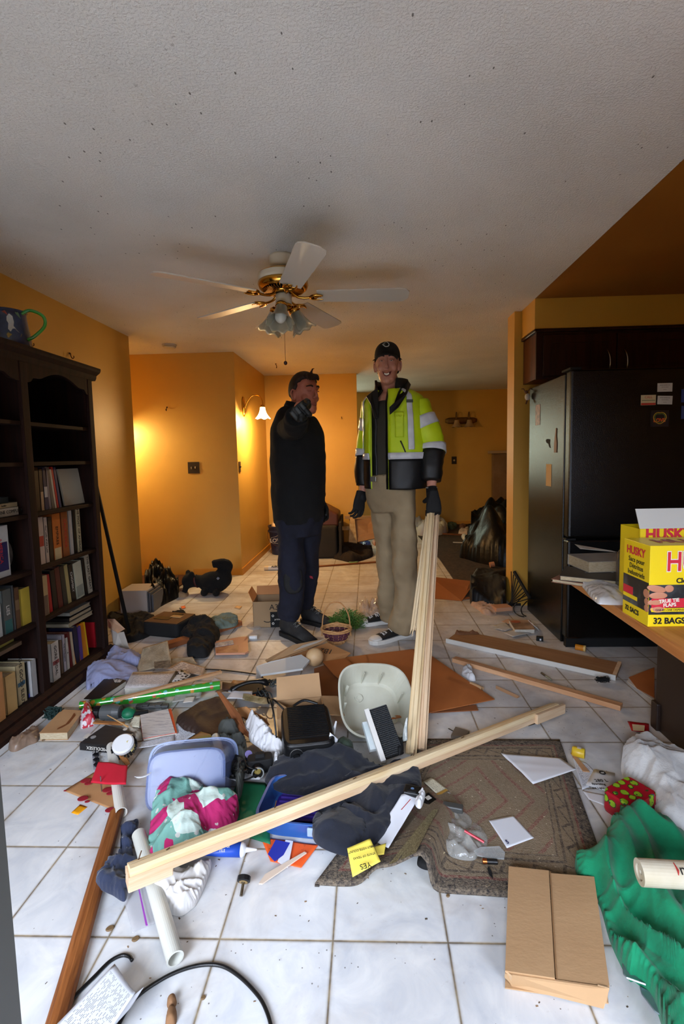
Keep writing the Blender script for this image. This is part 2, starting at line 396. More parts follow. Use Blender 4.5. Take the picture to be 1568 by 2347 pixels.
winframe('window_1',WX0,WX1,WZ0,WZ1,8.98); winframe('window_2',.9,2.3,.9,2.,YR-.09); winframe('window_3',-2,-.1,.05,2.1,YR-.09)
# baseboards
M_bb=mat('yellow_baseboard',(206,142,46),.5)
struct('baseboard_hall',box(-1.95,-1.398,5.288,5.3,0,.075),M_bb); struct('baseboard_side',box(-1.41,-1.398,5.3,6.87,0,.075),M_bb); struct('baseboard_back',box(-1.41,-.137,6.858,6.87,0,.075),M_bb)
struct('kitchen_shadow_strip',box(1.2,1.27,4.1,4.11,0,.02),mat('baseboard_shadow',(30,24,18),.9)); struct('baseboard_far',box(-.13,3.3,8.935,8.95,0,.07),M_bb)  # kitchen strip is dark colour standing in for the shadow along the baseboard
# soffit over the kitchen cabinets
struct('wall_soffit',box(1.255,XR,3.79,4.11,2.2,H),M_wallk)
# door standing open close to the camera on the left
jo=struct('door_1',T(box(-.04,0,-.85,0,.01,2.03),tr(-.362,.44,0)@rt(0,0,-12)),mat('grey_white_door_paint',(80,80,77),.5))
# stone hearth surround on the far wall
hp=thing('fireplace_surround','pale stone fireplace surround with a dark square insert on the far wall','fireplace',(2.55,8.93,0))
part('column',box(-.33,.6,-.12,0,0,1.28),mat('pale_stone',(150,122,92),.8,c2=(136,106,76),scale=5),hp,bevel=.006)
part('mantel',box(-.4,.7,-.2,0,1.28,1.33),mat('pale_stone2',(176,150,116),.7),hp,bevel=.005)
part('insert',box(-.02,.35,-.13,-.115,.8,1.08),mat('soot_tile',(58,44,34),.6),hp)
# ---------------------------------------------------------------- light
def area(name,loc,dirv,sx,sy,pw,col):
    l=bpy.data.lights.new(name,'AREA'); l.shape='RECTANGLE'; l.size=sx; l.size_y=sy; l.energy=pw; l.color=lin(col)[:3]
    o=bpy.data.objects.new(name,l); C.objects.link(o); z=-Vector(dirv).normalized(); x=Vector((0,0,1)).cross(z).normalized(); y=z.cross(x)
    o.matrix_world=Matrix(((x.x,y.x,z.x,loc[0]),(x.y,y.y,z.y,loc[1]),(x.z,y.z,z.z,loc[2]),(0,0,0,1))); return o
def pt(name,loc,pw,col,r=.03):
    l=bpy.data.lights.new(name,'POINT'); l.energy=pw; l.color=lin(col)[:3]; l.shadow_soft_size=r
    o=bpy.data.objects.new(name,l); C.objects.link(o); o.location=loc; return o
L1=area('daylight_door',(-1.05,YR-.1,1.25),(.2,.7,-.85),1.8,1.8,170,(222,234,255)); L1.data.spread=math.radians(104)
L2=area('daylight_window',(1.6,YR-.1,1.5),(-.15,.7,-.8),1.3,1.0,62,(222,234,255)); L2.data.spread=math.radians(104)
area('daylight_far_window',(-.86,9.05,1.48),(0,-1,-.1),.85,1.1,40,(225,240,215))
w=bpy.data.worlds.new('world'); bpy.context.scene.world=w; w.use_nodes=True; nt=w.node_tree; bg=nt.nodes['Background']
sky=nt.nodes.new('ShaderNodeTexSky'); sky.sky_type='HOSEK_WILKIE'; sky.turbidity=6; nt.links.new(sky.outputs[0],bg.inputs[0]); bg.inputs[1].default_value=.6
# ---------------------------------------------------------------- hall sconce and its hidden twin
M_brass=mat('polished_brass',(214,160,70),.18,1); M_abrass=mat('aged_brass',(130,100,62),.4,1)
def lampglass(name,e,c=(255,214,150)):
    m,nt,b=newmat(name); b.inputs['Base Color'].default_value=lin((240,235,225)); b.inputs['Roughness'].default_value=.35; b.inputs['Transmission Weight'].default_value=.5
    if e: b.inputs['Emission Color'].default_value=lin(c); b.inputs['Emission Strength'].default_value=e
    return m
M_lit=lampglass('lit_frosted_glass',7)
def bell(r0,r1,h,lobes=8,th=.003,n=64,amp=.05):
    rings=[]
    K=12
    for side in (0,1):
        for k in range(K+1):
            kk=k if side==0 else K-k
            s=kk/K; r=r0+(r1-r0)*(.25*s+.75*s**2.6)-side*th
            rings.append([(r*cos(2*PI*i/n)*(1+amp*s*s*cos(lobes*2*PI*i/n)),r*sin(2*PI*i/n)*(1+amp*s*s*cos(lobes*2*PI*i/n)),-h*s-amp*.12*s*s*cos(lobes*2*PI*i/n)) for i in range(n)])
    return loft(rings+[rings[0]],cap=False)
def sconce(M,label,watt,lc=(255,206,138)):
    s=thing('wall_sconce',label,'wall lamp',M)
    part('back_plate',T(lathe([(.03,0),(.052,.004),(.05,.016),(.03,.024)],24),rt(90)@Matrix.Diagonal((1,2.2,1,1))),M_brass,s,smooth=True)
    part('arm',tube(spline([(0,-.02,-.02),(0,-.05,.05),(0,-.11,.12),(0,-.19,.12),(0,-.225,.06),(0,-.225,.0)],6),.006,8),M_brass,s,smooth=True)
    part('cap',T(lathe([(.012,.02),(.03,.0),(.028,-.012)],20),tr(0,-.225,0)),M_brass,s,smooth=True)
    part('shade',T(bell(.028,.085,.125,6,amp=.05),tr(0,-.225,-.01)),M_lit,s,smooth=True)
    part('bulb',sph(.027,.027,.035,0,-.225,-.085),mat('lit_bulb',(255,222,170),.3,emis=60),s,smooth=True)
    p=M@Vector((0,-.225,-.15)); pt('sconce_light',p,watt,lc,.035)
Msc=tr(-1.41,5.62,1.87)@rt(0,0,90)
sconce(Msc,'lit brass wall sconce with a bell shaped frosted glass shade in the hall corner',80,(255,210,146))
sconce(tr(-2.75,5.3,1.75),'lit brass wall sconce on the facing hall wall round the corner',42,(255,232,180))
# ================================================================ BOOKCASE
W_dark=wood('dark_walnut',(44,20,12),(26,11,7),2,.9,.75,.05); W_darkh=wood('dark_walnut_shelf',(48,27,17),(30,16,10),1,.9,.75,.1)
SX=-1.765; SB=-2.15; SY0,SY1,SYD=1.30,3.12,2.49
SH=[.06,.445,.728,1.022,1.290,1.50]; STOP=1.86
bc=thing('bookcase','dark walnut double bookcase with arched cornice against the yellow left wall','bookcase',((SX+SB)/2,(SY0+SY1)/2,0))
P3=dict(world=True)
for y in (SY0,SYD,SY1-.025):
    part('side_panel' if y!=SYD else 'divider',box(SB,SX,y-.0125 if y==SYD else y,y+.0125 if y==SYD else y+.025,0,STOP-.06),W_dark,bc,world=True,bevel=.002)
for y0,y1 in ((SY0,SY0+.05),(SYD-.028,SYD+.028),(SY1-.05,SY1)):
    part('stile',box(SX,SX+.02,y0,y1,.04,STOP-.06),W_dark,bc,world=True,bevel=.004)
part('back_panel',box(SB-.008,SB,SY0,SY1,.02,STOP-.04),W_dark,bc,world=True)
for a,b in ((SY0+.025,SYD-.0125),(SYD+.0125,SY1-.025)):
    for k,z in enumerate(SH):
        part('shelf',J(box(SB,SX-.002,a,b,z-.02,z),box(SX-.004,SX+.006,a,b,z-.022,z-.002)),W_darkh,bc,world=True,bevel=.002)
    # arched valance
    N=28; top=STOP-.055; V=[];F=[]
    for i in range(N+1):
        s=i/N; e=min(s,1-s)
        hgt=.105 if e<.06 else (.105-.03*min(1,(e-.06)/.05) if e<.2 else .075-.05*sin(PI*min(1,(e-.2)/.6)))
        y=a+(b-a)*s
        for x in (SX,SX+.018): V+= [(x,y,top),(x,y,top-hgt)]
    for i in range(N): 
        q=4*i; F+=[(q,q+1,q+5,q+4),(q+2,q+6,q+7,q+3),(q+1,q+3,q+7,q+5),(q,q+4,q+6,q+2)]
    part('valance',(V,F),W_dark,bc,world=True)
# crown moulding profile swept along y
def sweep_y(prof,y0,y1):
    n=len(prof); V=[(x,y0,z) for x,z in prof]+[(x,y1,z) for x,z in prof]
    return V,[tuple(range(n)),tuple(range(n,2*n))[::-1]]+[(i,n+i,n+(i+1)%n,(i+1)%n) for i in range(n)]
part('cornice',sweep_y([(SB,1.80),(SX+.02,1.80),(SX+.028,1.815),(SX+.03,1.83),(SX+.055,1.85),(SX+.06,1.862),(SX+.06,1.875),(SB,1.875)],SY0-.03,SY1+.04),W_dark,bc,world=True)
part('plinth',sweep_y([(SB,0),(SX+.085,0),(SX+.08,.02),(SX+.05,.035),(SX+.05,.05),(SX+.02,.065),(SX+.02,.04),(SB,.04)],SY0-.02,SY1+.02),W_dark,bc,world=True)
M_page=mat('aged_pages',(190,176,148),.9,c2=(168,150,118),scale=80,stretch=(1,1,8))
M_pagew=mat('white_pages',(205,200,190),.9,c2=(180,174,160),scale=80,stretch=(1,1,8))
M_ink=mat('dark_print_ink',(22,20,20),.7); M_wink=mat('white_print_ink',(215,210,200),.7); M_rink=mat('red_print_ink',(190,40,40),.6)
def cov(c): return mat('cover_%d_%d_%d'%c,c,.45,c2=tuple(int(v*.86) for v in c),scale=5)
def shelf_book(u0,u1,vt,vb,col,label,base=1160,group=None,dx=0.,dep=.15,ttl=None,tcol=None,tilt=0,band=None,px=None,front=False):
    """a book standing on a shelf: spine to the room; photograph columns u0..u1 give its place and thickness along the shelf"""
    k=.2556; x=SX-.03+dx
    a=Xp(u0*k,base+vb*k,x); b=Xp(u1*k,base+vb*k,x); tp=Xp((u0+u1)/2*k,base+vt*k,x)
    zs=min(SH,key=lambda z:abs(z-(a.z+b.z)/2)); 
    y0,y1=a.y+.0006,b.y-.0006; h=max(.1,tp.z-zs)
    nx=[z for z in SH if z>zs+.05]
    if nx: h=min(h,nx[0]-zs-.028)
    w=max(y1-y0,.008)
    M=tr(x,y0+w/2,zs)@rt(tilt,0,0)
    t=thing('book',label,'book',M,group)
    cv=.0025
    part('cover',J(box(-.004,0,-w/2,w/2,0,h),box(-dep,0,-w/2,-w/2+cv,0,h),box(-dep,0,w/2-cv,w/2,0,h)),cov(col),t,bevel=.001)
    part('pages',box(-dep+.004,-.004,-w/2+cv,w/2-cv,.004,h-.005),M_page if px is None else px,t)
    if band: part('spine_label',box(-.001,.0008,-w/2*.8,w/2*.8,h*band[0],h*band[1]),cov(band[2]),t)
    if ttl: text(ttl,t,frame((.001,0,h*.52),(0,0,-1),z=(1,0,0)),min(w*.62,.03),tcol or M_ink,name='title')
    return t
B=shelf_book; Z1=640
gl={'r3':'books on the upper right bookcase shelf','r4':'books on the second right bookcase shelf','r5':'books on the third right bookcase shelf','r6':'books on the bottom right bookcase shelf','l':'books in the left bookcase bay'}
B(287,326,1700,2046,(196,200,190),'pale paperback with grey green spine nearest the divider on the upper right book row',Z1,gl['r3'],band=(.35,.5,(120,128,70)))
B(328,366,1668,2040,(52,34,26),'dark brown tall book second on the upper right book row',Z1,gl['r3'])
B(368,400,1700,2034,(60,44,40),'short dark book with a tan foot third on the upper right book row',Z1,gl['r3'],band=(.0,.45,(176,150,120)))
B(402,438,1690,2022,(34,40,78),'navy book with white blotches on its spine on the upper right book row',Z1,gl['r3'],band=(.3,.55,(190,192,196)))
B(440,462,1676,2014,(128,122,134),'lilac grey slim book leaning left on the upper right book row',Z1,gl['r3'],tilt=4)
B(464,488,1680,2008,(98,92,88),'thin grey book beside the red one on the upper right book row',Z1,gl['r3'],tilt=6)
B(490,508,1700,2002,(196,186,168),'thin cream book beside the red one on the upper right book row',Z1,gl['r3'],tilt=7)
B(510,528,1662,1998,(190,28,34),'thin bright red book leaning on the upper right book row',Z1,gl['r3'],tilt=8)
B(530,552,1680,1992,(44,58,104),'thin blue book beside the big white album',Z1,gl['r3'],tilt=8)
# big white album facing out
al=thing('album','large stained white album leaning at the end of the upper right bookshelf','book',tr(SX-.06,2.99,SH[3])@rt(0,-8,0))
part('cover',box(-.012,.0,-.105,.1,0,.225),mat('stained_white_board',(206,202,184),.6,c2=(170,140,104),scale=3,p=(.55,.75)),al,bevel=.002)
part('pages',box(-.011,-.002,-.1,.102,.004,.221),M_pagew,al)
g=gl['r4']
B(336,346,150,480,(20,20,22),'thin black book pressed against the divider on the second right shelf',group=g)
B(350,412,96,490,(206,188,176),'thick cream book with a red picture label nearest the divider',group=g,band=(.38,.6,(178,64,50)))
B(414,446,96,470,(200,186,176),'slim cream book second on the second right shelf',group=g,ttl='Our Lady of the Lost',tcol=M_ink)
B(448,484,95,440,(58,44,32),'dark brown book beside the orange leaf patterned one',group=g)
B(486,560,62,430,(200,110,44),'orange book with black leaves and cream ends on the second right shelf',group=g,band=(.0,.25,(206,190,148)),ttl='EMPIRES',tcol=M_ink)
B(566,626,28,402,(150,84,44),'burnt orange book with red lettering on the second right shelf',group=g,ttl='CALIFORNIA',tcol=M_rink)
B(632,664,30,388,(196,194,188),'white book beside the burnt orange one on the second right shelf',group=g)
B(668,694,22,384,(24,24,22),'black book between two white ones on the second right shelf',group=g)
B(698,736,22,378,(204,196,160),'cream book with pale foot at the far end of the second right shelf',group=g,ttl='THE MOST OF AMERICA',tcol=M_ink)
g=gl['r5']
B(382,448,616,990,(196,172,128),'cream book with a sepia picture nearest the divider on the third shelf',group=g,band=(.0,.5,(120,100,84)),dx=.01)
B(450,480,600,974,(176,40,44),'red and white slim book on the third right shelf',group=g,tilt=3)
B(482,526,560,934,(26,26,28),'black book beside the maroon one on the third right shelf',group=g,tilt=3)
B(528,572,534,906,(92,40,38),'maroon cloth book on the third right shelf',group=g,tilt=4)
B(574,612,520,880,(44,46,44),'charcoal book beside the maroon one on the third right shelf',group=g,tilt=5)
B(614,646,510,866,(176,164,112),'olive cream book with yellow edge on the third right shelf',group=g,tilt=5)
B(648,688,505,850,(26,26,26),'black book next to the wide white one on the third right shelf',group=g,ttl='CHOMSKY',tcol=M_wink,tilt=5)
B(690,764,485,822,(200,206,186),'wide white book with a grey sketch on the third right shelf',group=g,band=(.05,.35,(150,160,150)),tilt=5)
B(768,792,452,792,(28,24,24),'black book beside the last white one on the third right shelf',group=g,tilt=5)
B(796,834,420,772,(202,194,172),'white book with a black stencilled title ending the third right shelf',group=g,ttl='THE LAST GREAT',tcol=M_ink,tilt=5)
g=gl['r6']
B(482,552,1202,1604,(206,200,190),'white book reading GORE VIDAL on the bottom right shelf',group=g,ttl='GORE VIDAL',band=(.42,.52,(150,70,60)),dx=.02)
B(556,580,1190,1560,(120,98,78),'brown slim book behind the white titled one on the bottom shelf',group=g)
B(582,606,1140,1545,(188,184,196),'pale lilac book on the bottom right shelf',group=g,ttl='THE PATRIARCH',tcol=M_ink)
B(608,634,1165,1518,(202,198,190),'white book with a black figure five on the bottom right shelf',group=g,ttl='5',tcol=M_ink)
B(636,660,1110,1480,(104,34,32),'dark red book on the bottom right shelf',group=g,tilt=4)
B(662,682,1110,1456,(208,190,160),'peach cream book beside the dark red one on the bottom shelf',group=g,tilt=4)
B(684,722,1062,1412,(38,38,66),'navy book beside the purple one on the bottom right shelf',group=g,tilt=3)
B(724,752,1062,1402,(104,72,150),'purple book on the bottom right shelf',group=g,tilt=2)
t=thing('songbook','orange yellow songbook with a white oval facing out on the bottom shelf','book',tr(SX-.03,2.9,SH[0])@rt(0,-4,0))
part('cover',box(-.02,0,-.075,.06,0,.215),mat('songbook_orange',(226,140,24),.45),t,bevel=.0015)
part('spine',box(-.02,0.0005,.06,.072,0,.215),mat('songbook_yellow',(228,190,30),.45),t)
part('oval',T(lathe([(.001,0),(.03,0),(.03,.001),(.001,.001)],24),tr(.0005,-.015,.1)@rt(0,90)),mat('cream_oval',(220,206,170),.6),t)
for s,z,zz in (('Favorite',.185,.016),('Melodies',.165,.016),('Songs',.05,.02)): text(s,t,frame((.001,-.01,z),(0,1,0),z=(1,0,0)),zz,mat('maroon_ink',(110,40,20),.6),name='title')
B(866,926,1012,1342,(176,24,36),'bright red book at the end of the bottom right shelf',group=g,dx=-.02)
for (z,w,c,l) in ((.225+SH[0]+.012,.13,(196,186,160),'cream book lying flat on top of the bottom right row'),(.268+SH[0],.12,(40,36,34),'dark book lying flat above the cream one on the bottom right row'),(.3+SH[0],.11,(190,188,176),'topmost pale book lying flat over the bottom right row')):
    t=thing('book',l,'book',tr(SX-.14,2.93,z),gl['r6']); part('cover',J(box(-.1,.1,-w,w,0,.002),box(-.1,.1,-w,w,.022,.024),box(-.1,.1,-w,-w+.003,0,.024)),cov(c),t); part('pages',box(-.097,.097,-w+.004,w-.004,.002,.022),M_page,t)
# left bay
g=gl['l']
def flat_book(x,y,z,lx,ly,h,rz,c,label,pg=None,ttl=None,grp=None,tc=None,name='book'):
    t=thing(name,label,'book',tr(x,y,z)@rt(0,0,rz),grp); cv=.002
    part('cover',J(box(-lx/2,lx/2,-ly/2,ly/2,0,cv),box(-lx/2,lx/2,-ly/2,ly/2,h-cv,h),box(lx/2-.003,lx/2,-ly/2,ly/2,0,h)),cov(c),t,bevel=.0008)
    part('pages',box(-lx/2+.004,lx/2-.003,-ly/2+.004,ly/2-.004,cv,h-cv),pg or M_page,t)
    if ttl: text(ttl,t,frame((lx/2+.0006,0,h/2),(0,1,0),z=(1,0,0)),min(h*.55,.026),tc or M_ink,name='title')
    return t
flat_book(SX-.11,2.33,SH[3],.16,.23,.042,0,(186,172,150),'thick cream book lying flat reading ONE PALESTINE COMPLETE',ttl='ONE PALESTINE COMPLETE',grp=g)
flat_book(SX-.11,2.34,SH[3]+.043,.16,.21,.022,4,(170,152,116),'tan book lying on the thick cream book in the left bay',grp=g,ttl='Families')
flat_book(SX-.12,2.31,SH[3]+.066,.14,.19,.03,-3,(44,50,50),'dark book topmost of the flat stack in the left bay',grp=g,ttl='KRAUSE',tc=M_wink)
B(-20,205,1690,2000,(66,78,84),'grey blue ring binder standing behind the flat stack in the left bay',Z1,g,dx=-.2,dep=.1)
B(-60,100,176,596,(206,208,206),'thick white book with a navy front reading AMERICA in the left bay',group=g,dx=.0,ttl='AMERICA',band=(.12,.68,(40,44,96)),tcol=M_rink)
pb=thing('photo_book','black photograph book with a grey face standing in the left bay','book',tr(SX-.07,2.395,SH[2])@rt(0,-3,0))
part('cover',box(-.02,0,-.085,.06,0,.2),mat('black_gloss_cover',(16,15,15),.25),pb,bevel=.001)
part('picture',sph(.001,.045,.07,.0005,.0,.1),mat('grey_portrait',(92,88,84),.4,c2=(20,20,20),scale=14),pb)
B(-60,30,880,1170,(190,190,186),'white and black book at the left edge of the lower left shelf',group=g)
B(46,128,735,1145,(96,100,96),'grey book with a teal foot reading LIES in the left bay',group=g,ttl='LIES',tcol=M_wink,band=(.0,.3,(60,110,108)))
B(130,150,700,1125,(88,92,96),'slim grey book behind the LIES one in the left bay',group=g)
B(152,196,720,1115,(112,80,56),'brown book with an oval spine label beside the yellow one',group=g,band=(.45,.7,(140,112,80)))
B(206,300,720,1095,(214,186,72),'yellow book on the lower left shelf beside the divider',group=g)
B(-40,60,1490,1945,(196,138,84),'orange tan book on the bottom left shelf',group=g,dx=.03)
B(72,170,1490,1895,(206,170,110),'beige book with curled yellow pages on the bottom left shelf',group=g,dx=.02)
B(174,258,1395,1870,(208,190,146),'cream book with a blue label on the bottom left shelf',group=g,ttl='THE GOOD SLEUTH',band=(.45,.55,(70,110,130)),dx=.01)
B(262,300,1375,1820,(30,36,38),'black and blue book on the bottom left shelf',group=g,band=(.0,.1,(40,60,190)))
B(304,350,1360,1758,(196,194,192),'white book third from the divider on the bottom left shelf',group=g,dx=.02)
B(352,420,1360,1750,(204,202,200),'thick white book with grey title next to the divider at the bottom',group=g,ttl='THE UPRIGHT',tcol=mat('grey_ink',(110,110,112),.6))
flat_book(SX-.12,2.26,SH[0]+.30,.2,.24,.02,0,(104,84,64),'brown board book lying across the bottom left row',grp=g)
flat_book(SX-.12,2.27,SH[0]+.322,.14,.2,.026,3,(184,180,92),'yellow green book lying on top of the bottom left row',grp=g)
# jug on top
M_jug=mat('blue_glaze',(44,58,96),.2,c2=(30,40,70),scale=14,coat=.5); jg=thing('jug','dark blue painted jug with a glossy green handle on top of the bookcase','jug',tr(-1.9,2.62,1.876)@rt(0,0,-52))
part('body',lathe([(.0,.0),(.105,0),(.11,.01),(.1,.09),(.088,.17),(.086,.2),(.092,.21),(.086,.208),(.08,.19),(.09,.09),(.09,.02),(.0,.015)],40,False),M_jug,jg,smooth=True)
part('handle',tube(spline([(.055,.06,.195),(.07,.1,.215),(.085,.155,.19),(.085,.16,.14),(.075,.115,.085),(.065,.08,.06)],6),.0085,10),mat('green_glass_glaze',(60,150,50),.12,coat=.6),jg,smooth=True)
def wrap(pts,r,m,nm):
    V=[((r(z)+.0008)*cos(a),(r(z)+.0008)*sin(a),z) for a,z in pts]; n=len(V); c=(sum(a for a,z in pts)/n,sum(z for a,z in pts)/n)
    V.append(((r(c[1])+.003)*cos(c[0]),(r(c[1])+.003)*sin(c[0]),c[1])); part(nm,(V,[(i,(i+1)%n,n) for i in range(n)]),m,jg)
rj=lambda z:.11-(z-.01)*.135
a0=-.05
wrap([(a0+.0,.1),(a0+.03,.13),(a0-.04,.145),(a0-.03,.165),(a0+.1,.182),(a0+.26,.17),(a0+.3,.14),(a0+.26,.12),(a0+.36,.1),(a0+.5,.088),(a0+.1,.088)],rj,mat('white_glaze',(215,215,210),.25),'painted_profile')
wrap([(a0-.5,.09),(a0,.082),(a0+.62,.085),(a0+.55,.068),(a0,.055),(a0-.4,.065)],rj,mat('ochre_glaze',(176,150,60),.3),'painted_band')
wrap([(a0-.3,.19),(a0-.1,.2),(a0+.05,.17),(a0-.1,.18)],rj,mat('rust_glaze',(150,64,50),.3),'painted_leaf')
wrap([(a0+.35,.2),(a0+.6,.2),(a0+.7,.165),(a0+.5,.18)],rj,mat('sage_glaze',(110,140,110),.3),'painted_leaf')
# hooks on the walls and ceiling
M_rust=mat('rusty_iron',(70,40,26),.6,.6)
hkg=[((0,0,.022),(0,0,0)),]
def hook(P,nrm,label,s=1.):
    M=frame(P,Vector((0,0,1)).cross(Vector(nrm)),z=nrm) if abs(nrm[2])<.9 else tr(*P)@rt(180)
    g=tube(spline([(0,.012*s,0),(0,.01*s,.006*s),(0,-.004*s,.008*s),(0,-.014*s,.014*s),(0,-.01*s,.022*s),(0,-.002*s,.021*s)],5),.0022*s,6)
    g=J(g,T(lathe([(.005*s,0),(.005*s,.002)],10),tr(0,.01*s,0)))
    return solo('wall_hook',g,M_rust,label,'hook',M=M,smooth=True)
hook(Xp(66,786,XL),(1,0,0),'small rusty cup hook on the left wall beside the blue jug',1.5)
hook(Xp(159,815,XL),(1,0,0),'small rusty cup hook high on the left wall right of the bookcase top',1.5)
hook(Yp(383,937,5.3),(0,-1,0),'small dark hook in the middle of the lit hall wall',1.6)
hook(G(633,834,H),(0,0,-1),'small ceiling hook beyond the fan chain',2.)
hook(Yp(724,960,6.87),(0,-1,0),'tiny nail hook in the back wall between the two people',1.)
hook(Yp(783,958,6.87),(0,-1,0),'tiny nail in the back wall beside the high visibility jacket',1.2)
# switches
def plate(P,nrm,kind,label,w=.075,h=.115):
    t=thing('outlet' if kind!='switch' else 'light_switch',label,'switch' if kind=='switch' else 'outlet',frame(P,Vector((0,0,1)).cross(Vector(nrm)),z=nrm))
    part('cover_plate',cbox(w,h,.006),mat('dark_wall_plate',(40,30,24),.4),t,bevel=.002)
    if kind=='double':
        for x in (-.022,.022): part('toggle',T(cbox(.008,.022,.014),tr(x,0,.005)@rt(18 if x<0 else -18)),mat('ivory_toggle',(200,180,140),.4),t,bevel=.001)
    elif kind=='outlet':
        part('socket_face',T(lathe([(.017,0),(.017,.008)],16),tr(0,.0,0)),mat('ivory_toggle',(200,180,140),.4),t)
    else: part('toggle',T(cbox(.008,.02,.014),tr(0,0,.005)@rt(18)),mat('brown_toggle',(60,44,34),.4),t)
plate(Yp(444,1072,5.298),(0,-1,0),'double','dark double switch plate on the lit hall wall',.125,.125)
plate(Xp(549,1070,-1.409),(1,0,0),'switch','dark single switch plate beside the wall sconce')
plate(Yp(1041,1055,8.948),(0,-1,0),'outlet','dark outlet plate with one pale round face on the far wall',.09,.135)
# smoke detector
c=G(388,790,H); sd=thing('smoke_detector','round white smoke detector on the ceiling near the hall corner','smoke detector',tr(c.x,c.y,H)@rt(180))
part('base',lathe([(.07,0),(.07,.014)],32),M_white,sd); part('cover',lathe([(.062,.016),(.064,.02),(.055,.032),(.03,.036),(0.001,.036)],32),mat('ivory_plastic',(200,192,170),.5),sd,smooth=True)
# double sconce on far wall
c=Yp(1057,964,8.945); ds=thing('vanity_light','brass two arm wall light with frosted bells unlit on the far wall','wall lamp',tr(c.x,c.y,c.z))
part('back_bar',T(lathe([(.03,-.28),(.055,-.22),(.06,0),(.055,.22),(.03,.28)],16),rt(0,90)@Matrix.Diagonal((1,.4,1,1))),M_abrass,ds,smooth=True)
for x in (-.1,.12):
    part('arm',tube(spline([(x,-.02,0),(x,-.06,.12),(x,-.12,.13),(x,-.14,.02)],6),.009,8),M_abrass,ds,smooth=True)
    part('shade',T(bell(.04,.1,.12,6,amp=.04,n=36),tr(x,-.14,0)),mat('unlit_frosted_glass',(170,140,104),.4),ds,smooth=True)
# ================================================================ CEILING FAN
FC=Vector((-.463,2.872)); M_cream=mat('cream_enamel',(214,204,182),.35); M_blade=mat('cream_fan_blade',(206,198,184),.4)
fan=thing('ceiling_fan','cream and brass five blade ceiling fan with three bell lights','ceiling fan',tr(FC.x,FC.y,H))
part('canopy',lathe([(.075,0),(.078,-.01),(.072,-.05),(.06,-.075),(.03,-.078)],32),M_cream,fan,smooth=True)
part('motor_housing',lathe([(.04,-.07),(.1,-.082),(.135,-.1),(.137,-.105)],40),M_brass,fan,smooth=True)
part('motor_band',lathe([(.138,-.104),(.14,-.108),(.14,-.142),(.138,-.146)],48),M_cream,fan,smooth=True)
part('motor_rim',lathe([(.141,-.144),(.143,-.155),(.135,-.175),(.12,-.185),(.112,-.18),(.11,-.17)],48),M_brass,fan,smooth=True)
fins=J(*[T(box(.062,.115,-.0018,.0018,-.192,-.178),rt(0,0,i*360/44)) for i in range(44)])
part('vent_fins',fins,M_brass,fan)
part('vent_core',lathe([(.115,-.172),(.06,-.176),(.055,-.2),(.03,-.205)],32),M_mblack,fan)
part('vent_collar',lathe([(.064,-.18),(.06,-.198),(.045,-.205),(.04,-.2)],32),M_brass,fan,smooth=True)
part('switch_housing',lathe([(.03,-.2),(.046,-.212),(.047,-.26),(.044,-.266)],32),M_cream,fan,smooth=True)
part('light_fitter',lathe([(.045,-.264),(.05,-.27),(.046,-.285),(.02,-.3),(.012,-.312),(0.001,-.314)],32),M_brass,fan,smooth=True)
angs=[3,-70,-144,146.5,70]
for a in angs:
    A=rt(0,0,a)
    # scrolled brass bracket
    g=J(tube(spline([(.05,0,-.2),(.08,0,-.222),(.12,0,-.228),(.15,0,-.226)],5),.0075,8),
        tube(spline([(.15,0,-.226),(.165,.024,-.226),(.19,.034,-.224),(.225,.03,-.228)],5),[.008]*11+[.007,.006,.005,.004,.003],8),
        tube(spline([(.15,0,-.226),(.165,-.024,-.226),(.19,-.034,-.224),(.225,-.03,-.228)],5),[.008]*11+[.007,.006,.005,.004,.003],8),
        tube(spline([(.185,.034,-.224),(.178,.01,-.224),(.195,0,-.224),(.178,-.01,-.224),(.185,-.034,-.224)],5),.005,6),
        T(box(.16,.215,-.022,.022,-.224,-.221),tr(0,0,0)))
    br=part('blade_bracket',T(g,A),M_brass,fan,smooth=True)
    pts=[]
    L0,L1=.19,.715
    for i in range(25):
        s=i/24; x=L0+(L1-L0)*s; wd=.06+.014*s
        if s>.9: wd*=math.sqrt(max(0,1-((s-.9)/.1)**2))*.55+.45 if s<1 else .45
        pts.append((x,wd))
    out=[(x,y,0) for x,y in pts]+[(x,-y,0) for x,y in pts[::-1]]
    bl=part('blade',T(slab(out,.007),A@tr(0,0,-.222)@rt(-11,0,0)),M_blade,fan,bevel=.002)
M_ubell=mat('unlit_bell_glass',(176,178,160),.35,trans=.45,alpha=.85)
for a in (-92,28,148):
    A=rt(0,0,a)@tr(.062,0,-.288)@rt(0,-28,0)
    sh=part('lamp_shade',T(bell(.03,.078,.125,8,amp=.05),A),M_ubell,fan,smooth=True)
    part('shade_holder',T(lathe([(.02,.02),(.034,.006),(.034,-.012)],20),A),M_brass,fan,smooth=True)
    part('holder_arm',tube([(0,0,-.285),tuple((A@Vector((0,0,.02))))],.01,8),M_brass,fan)
    part('bulb',T(sph(.034,.034,.042,0,0,-.075),A),mat('white_bulb',(222,222,210),.25),fan,smooth=True)
part('pull_chain',tube([(.0,-.0,-.31),(.0,-.002,-.58)],.0012,5),mat('chain_metal',(90,80,60),.4,1),fan)
part('chain_knob',sph(.0105,.0105,.012,0,-.002,-.59),mat('dark_wood_ball',(50,20,18),.35),fan,smooth=True)
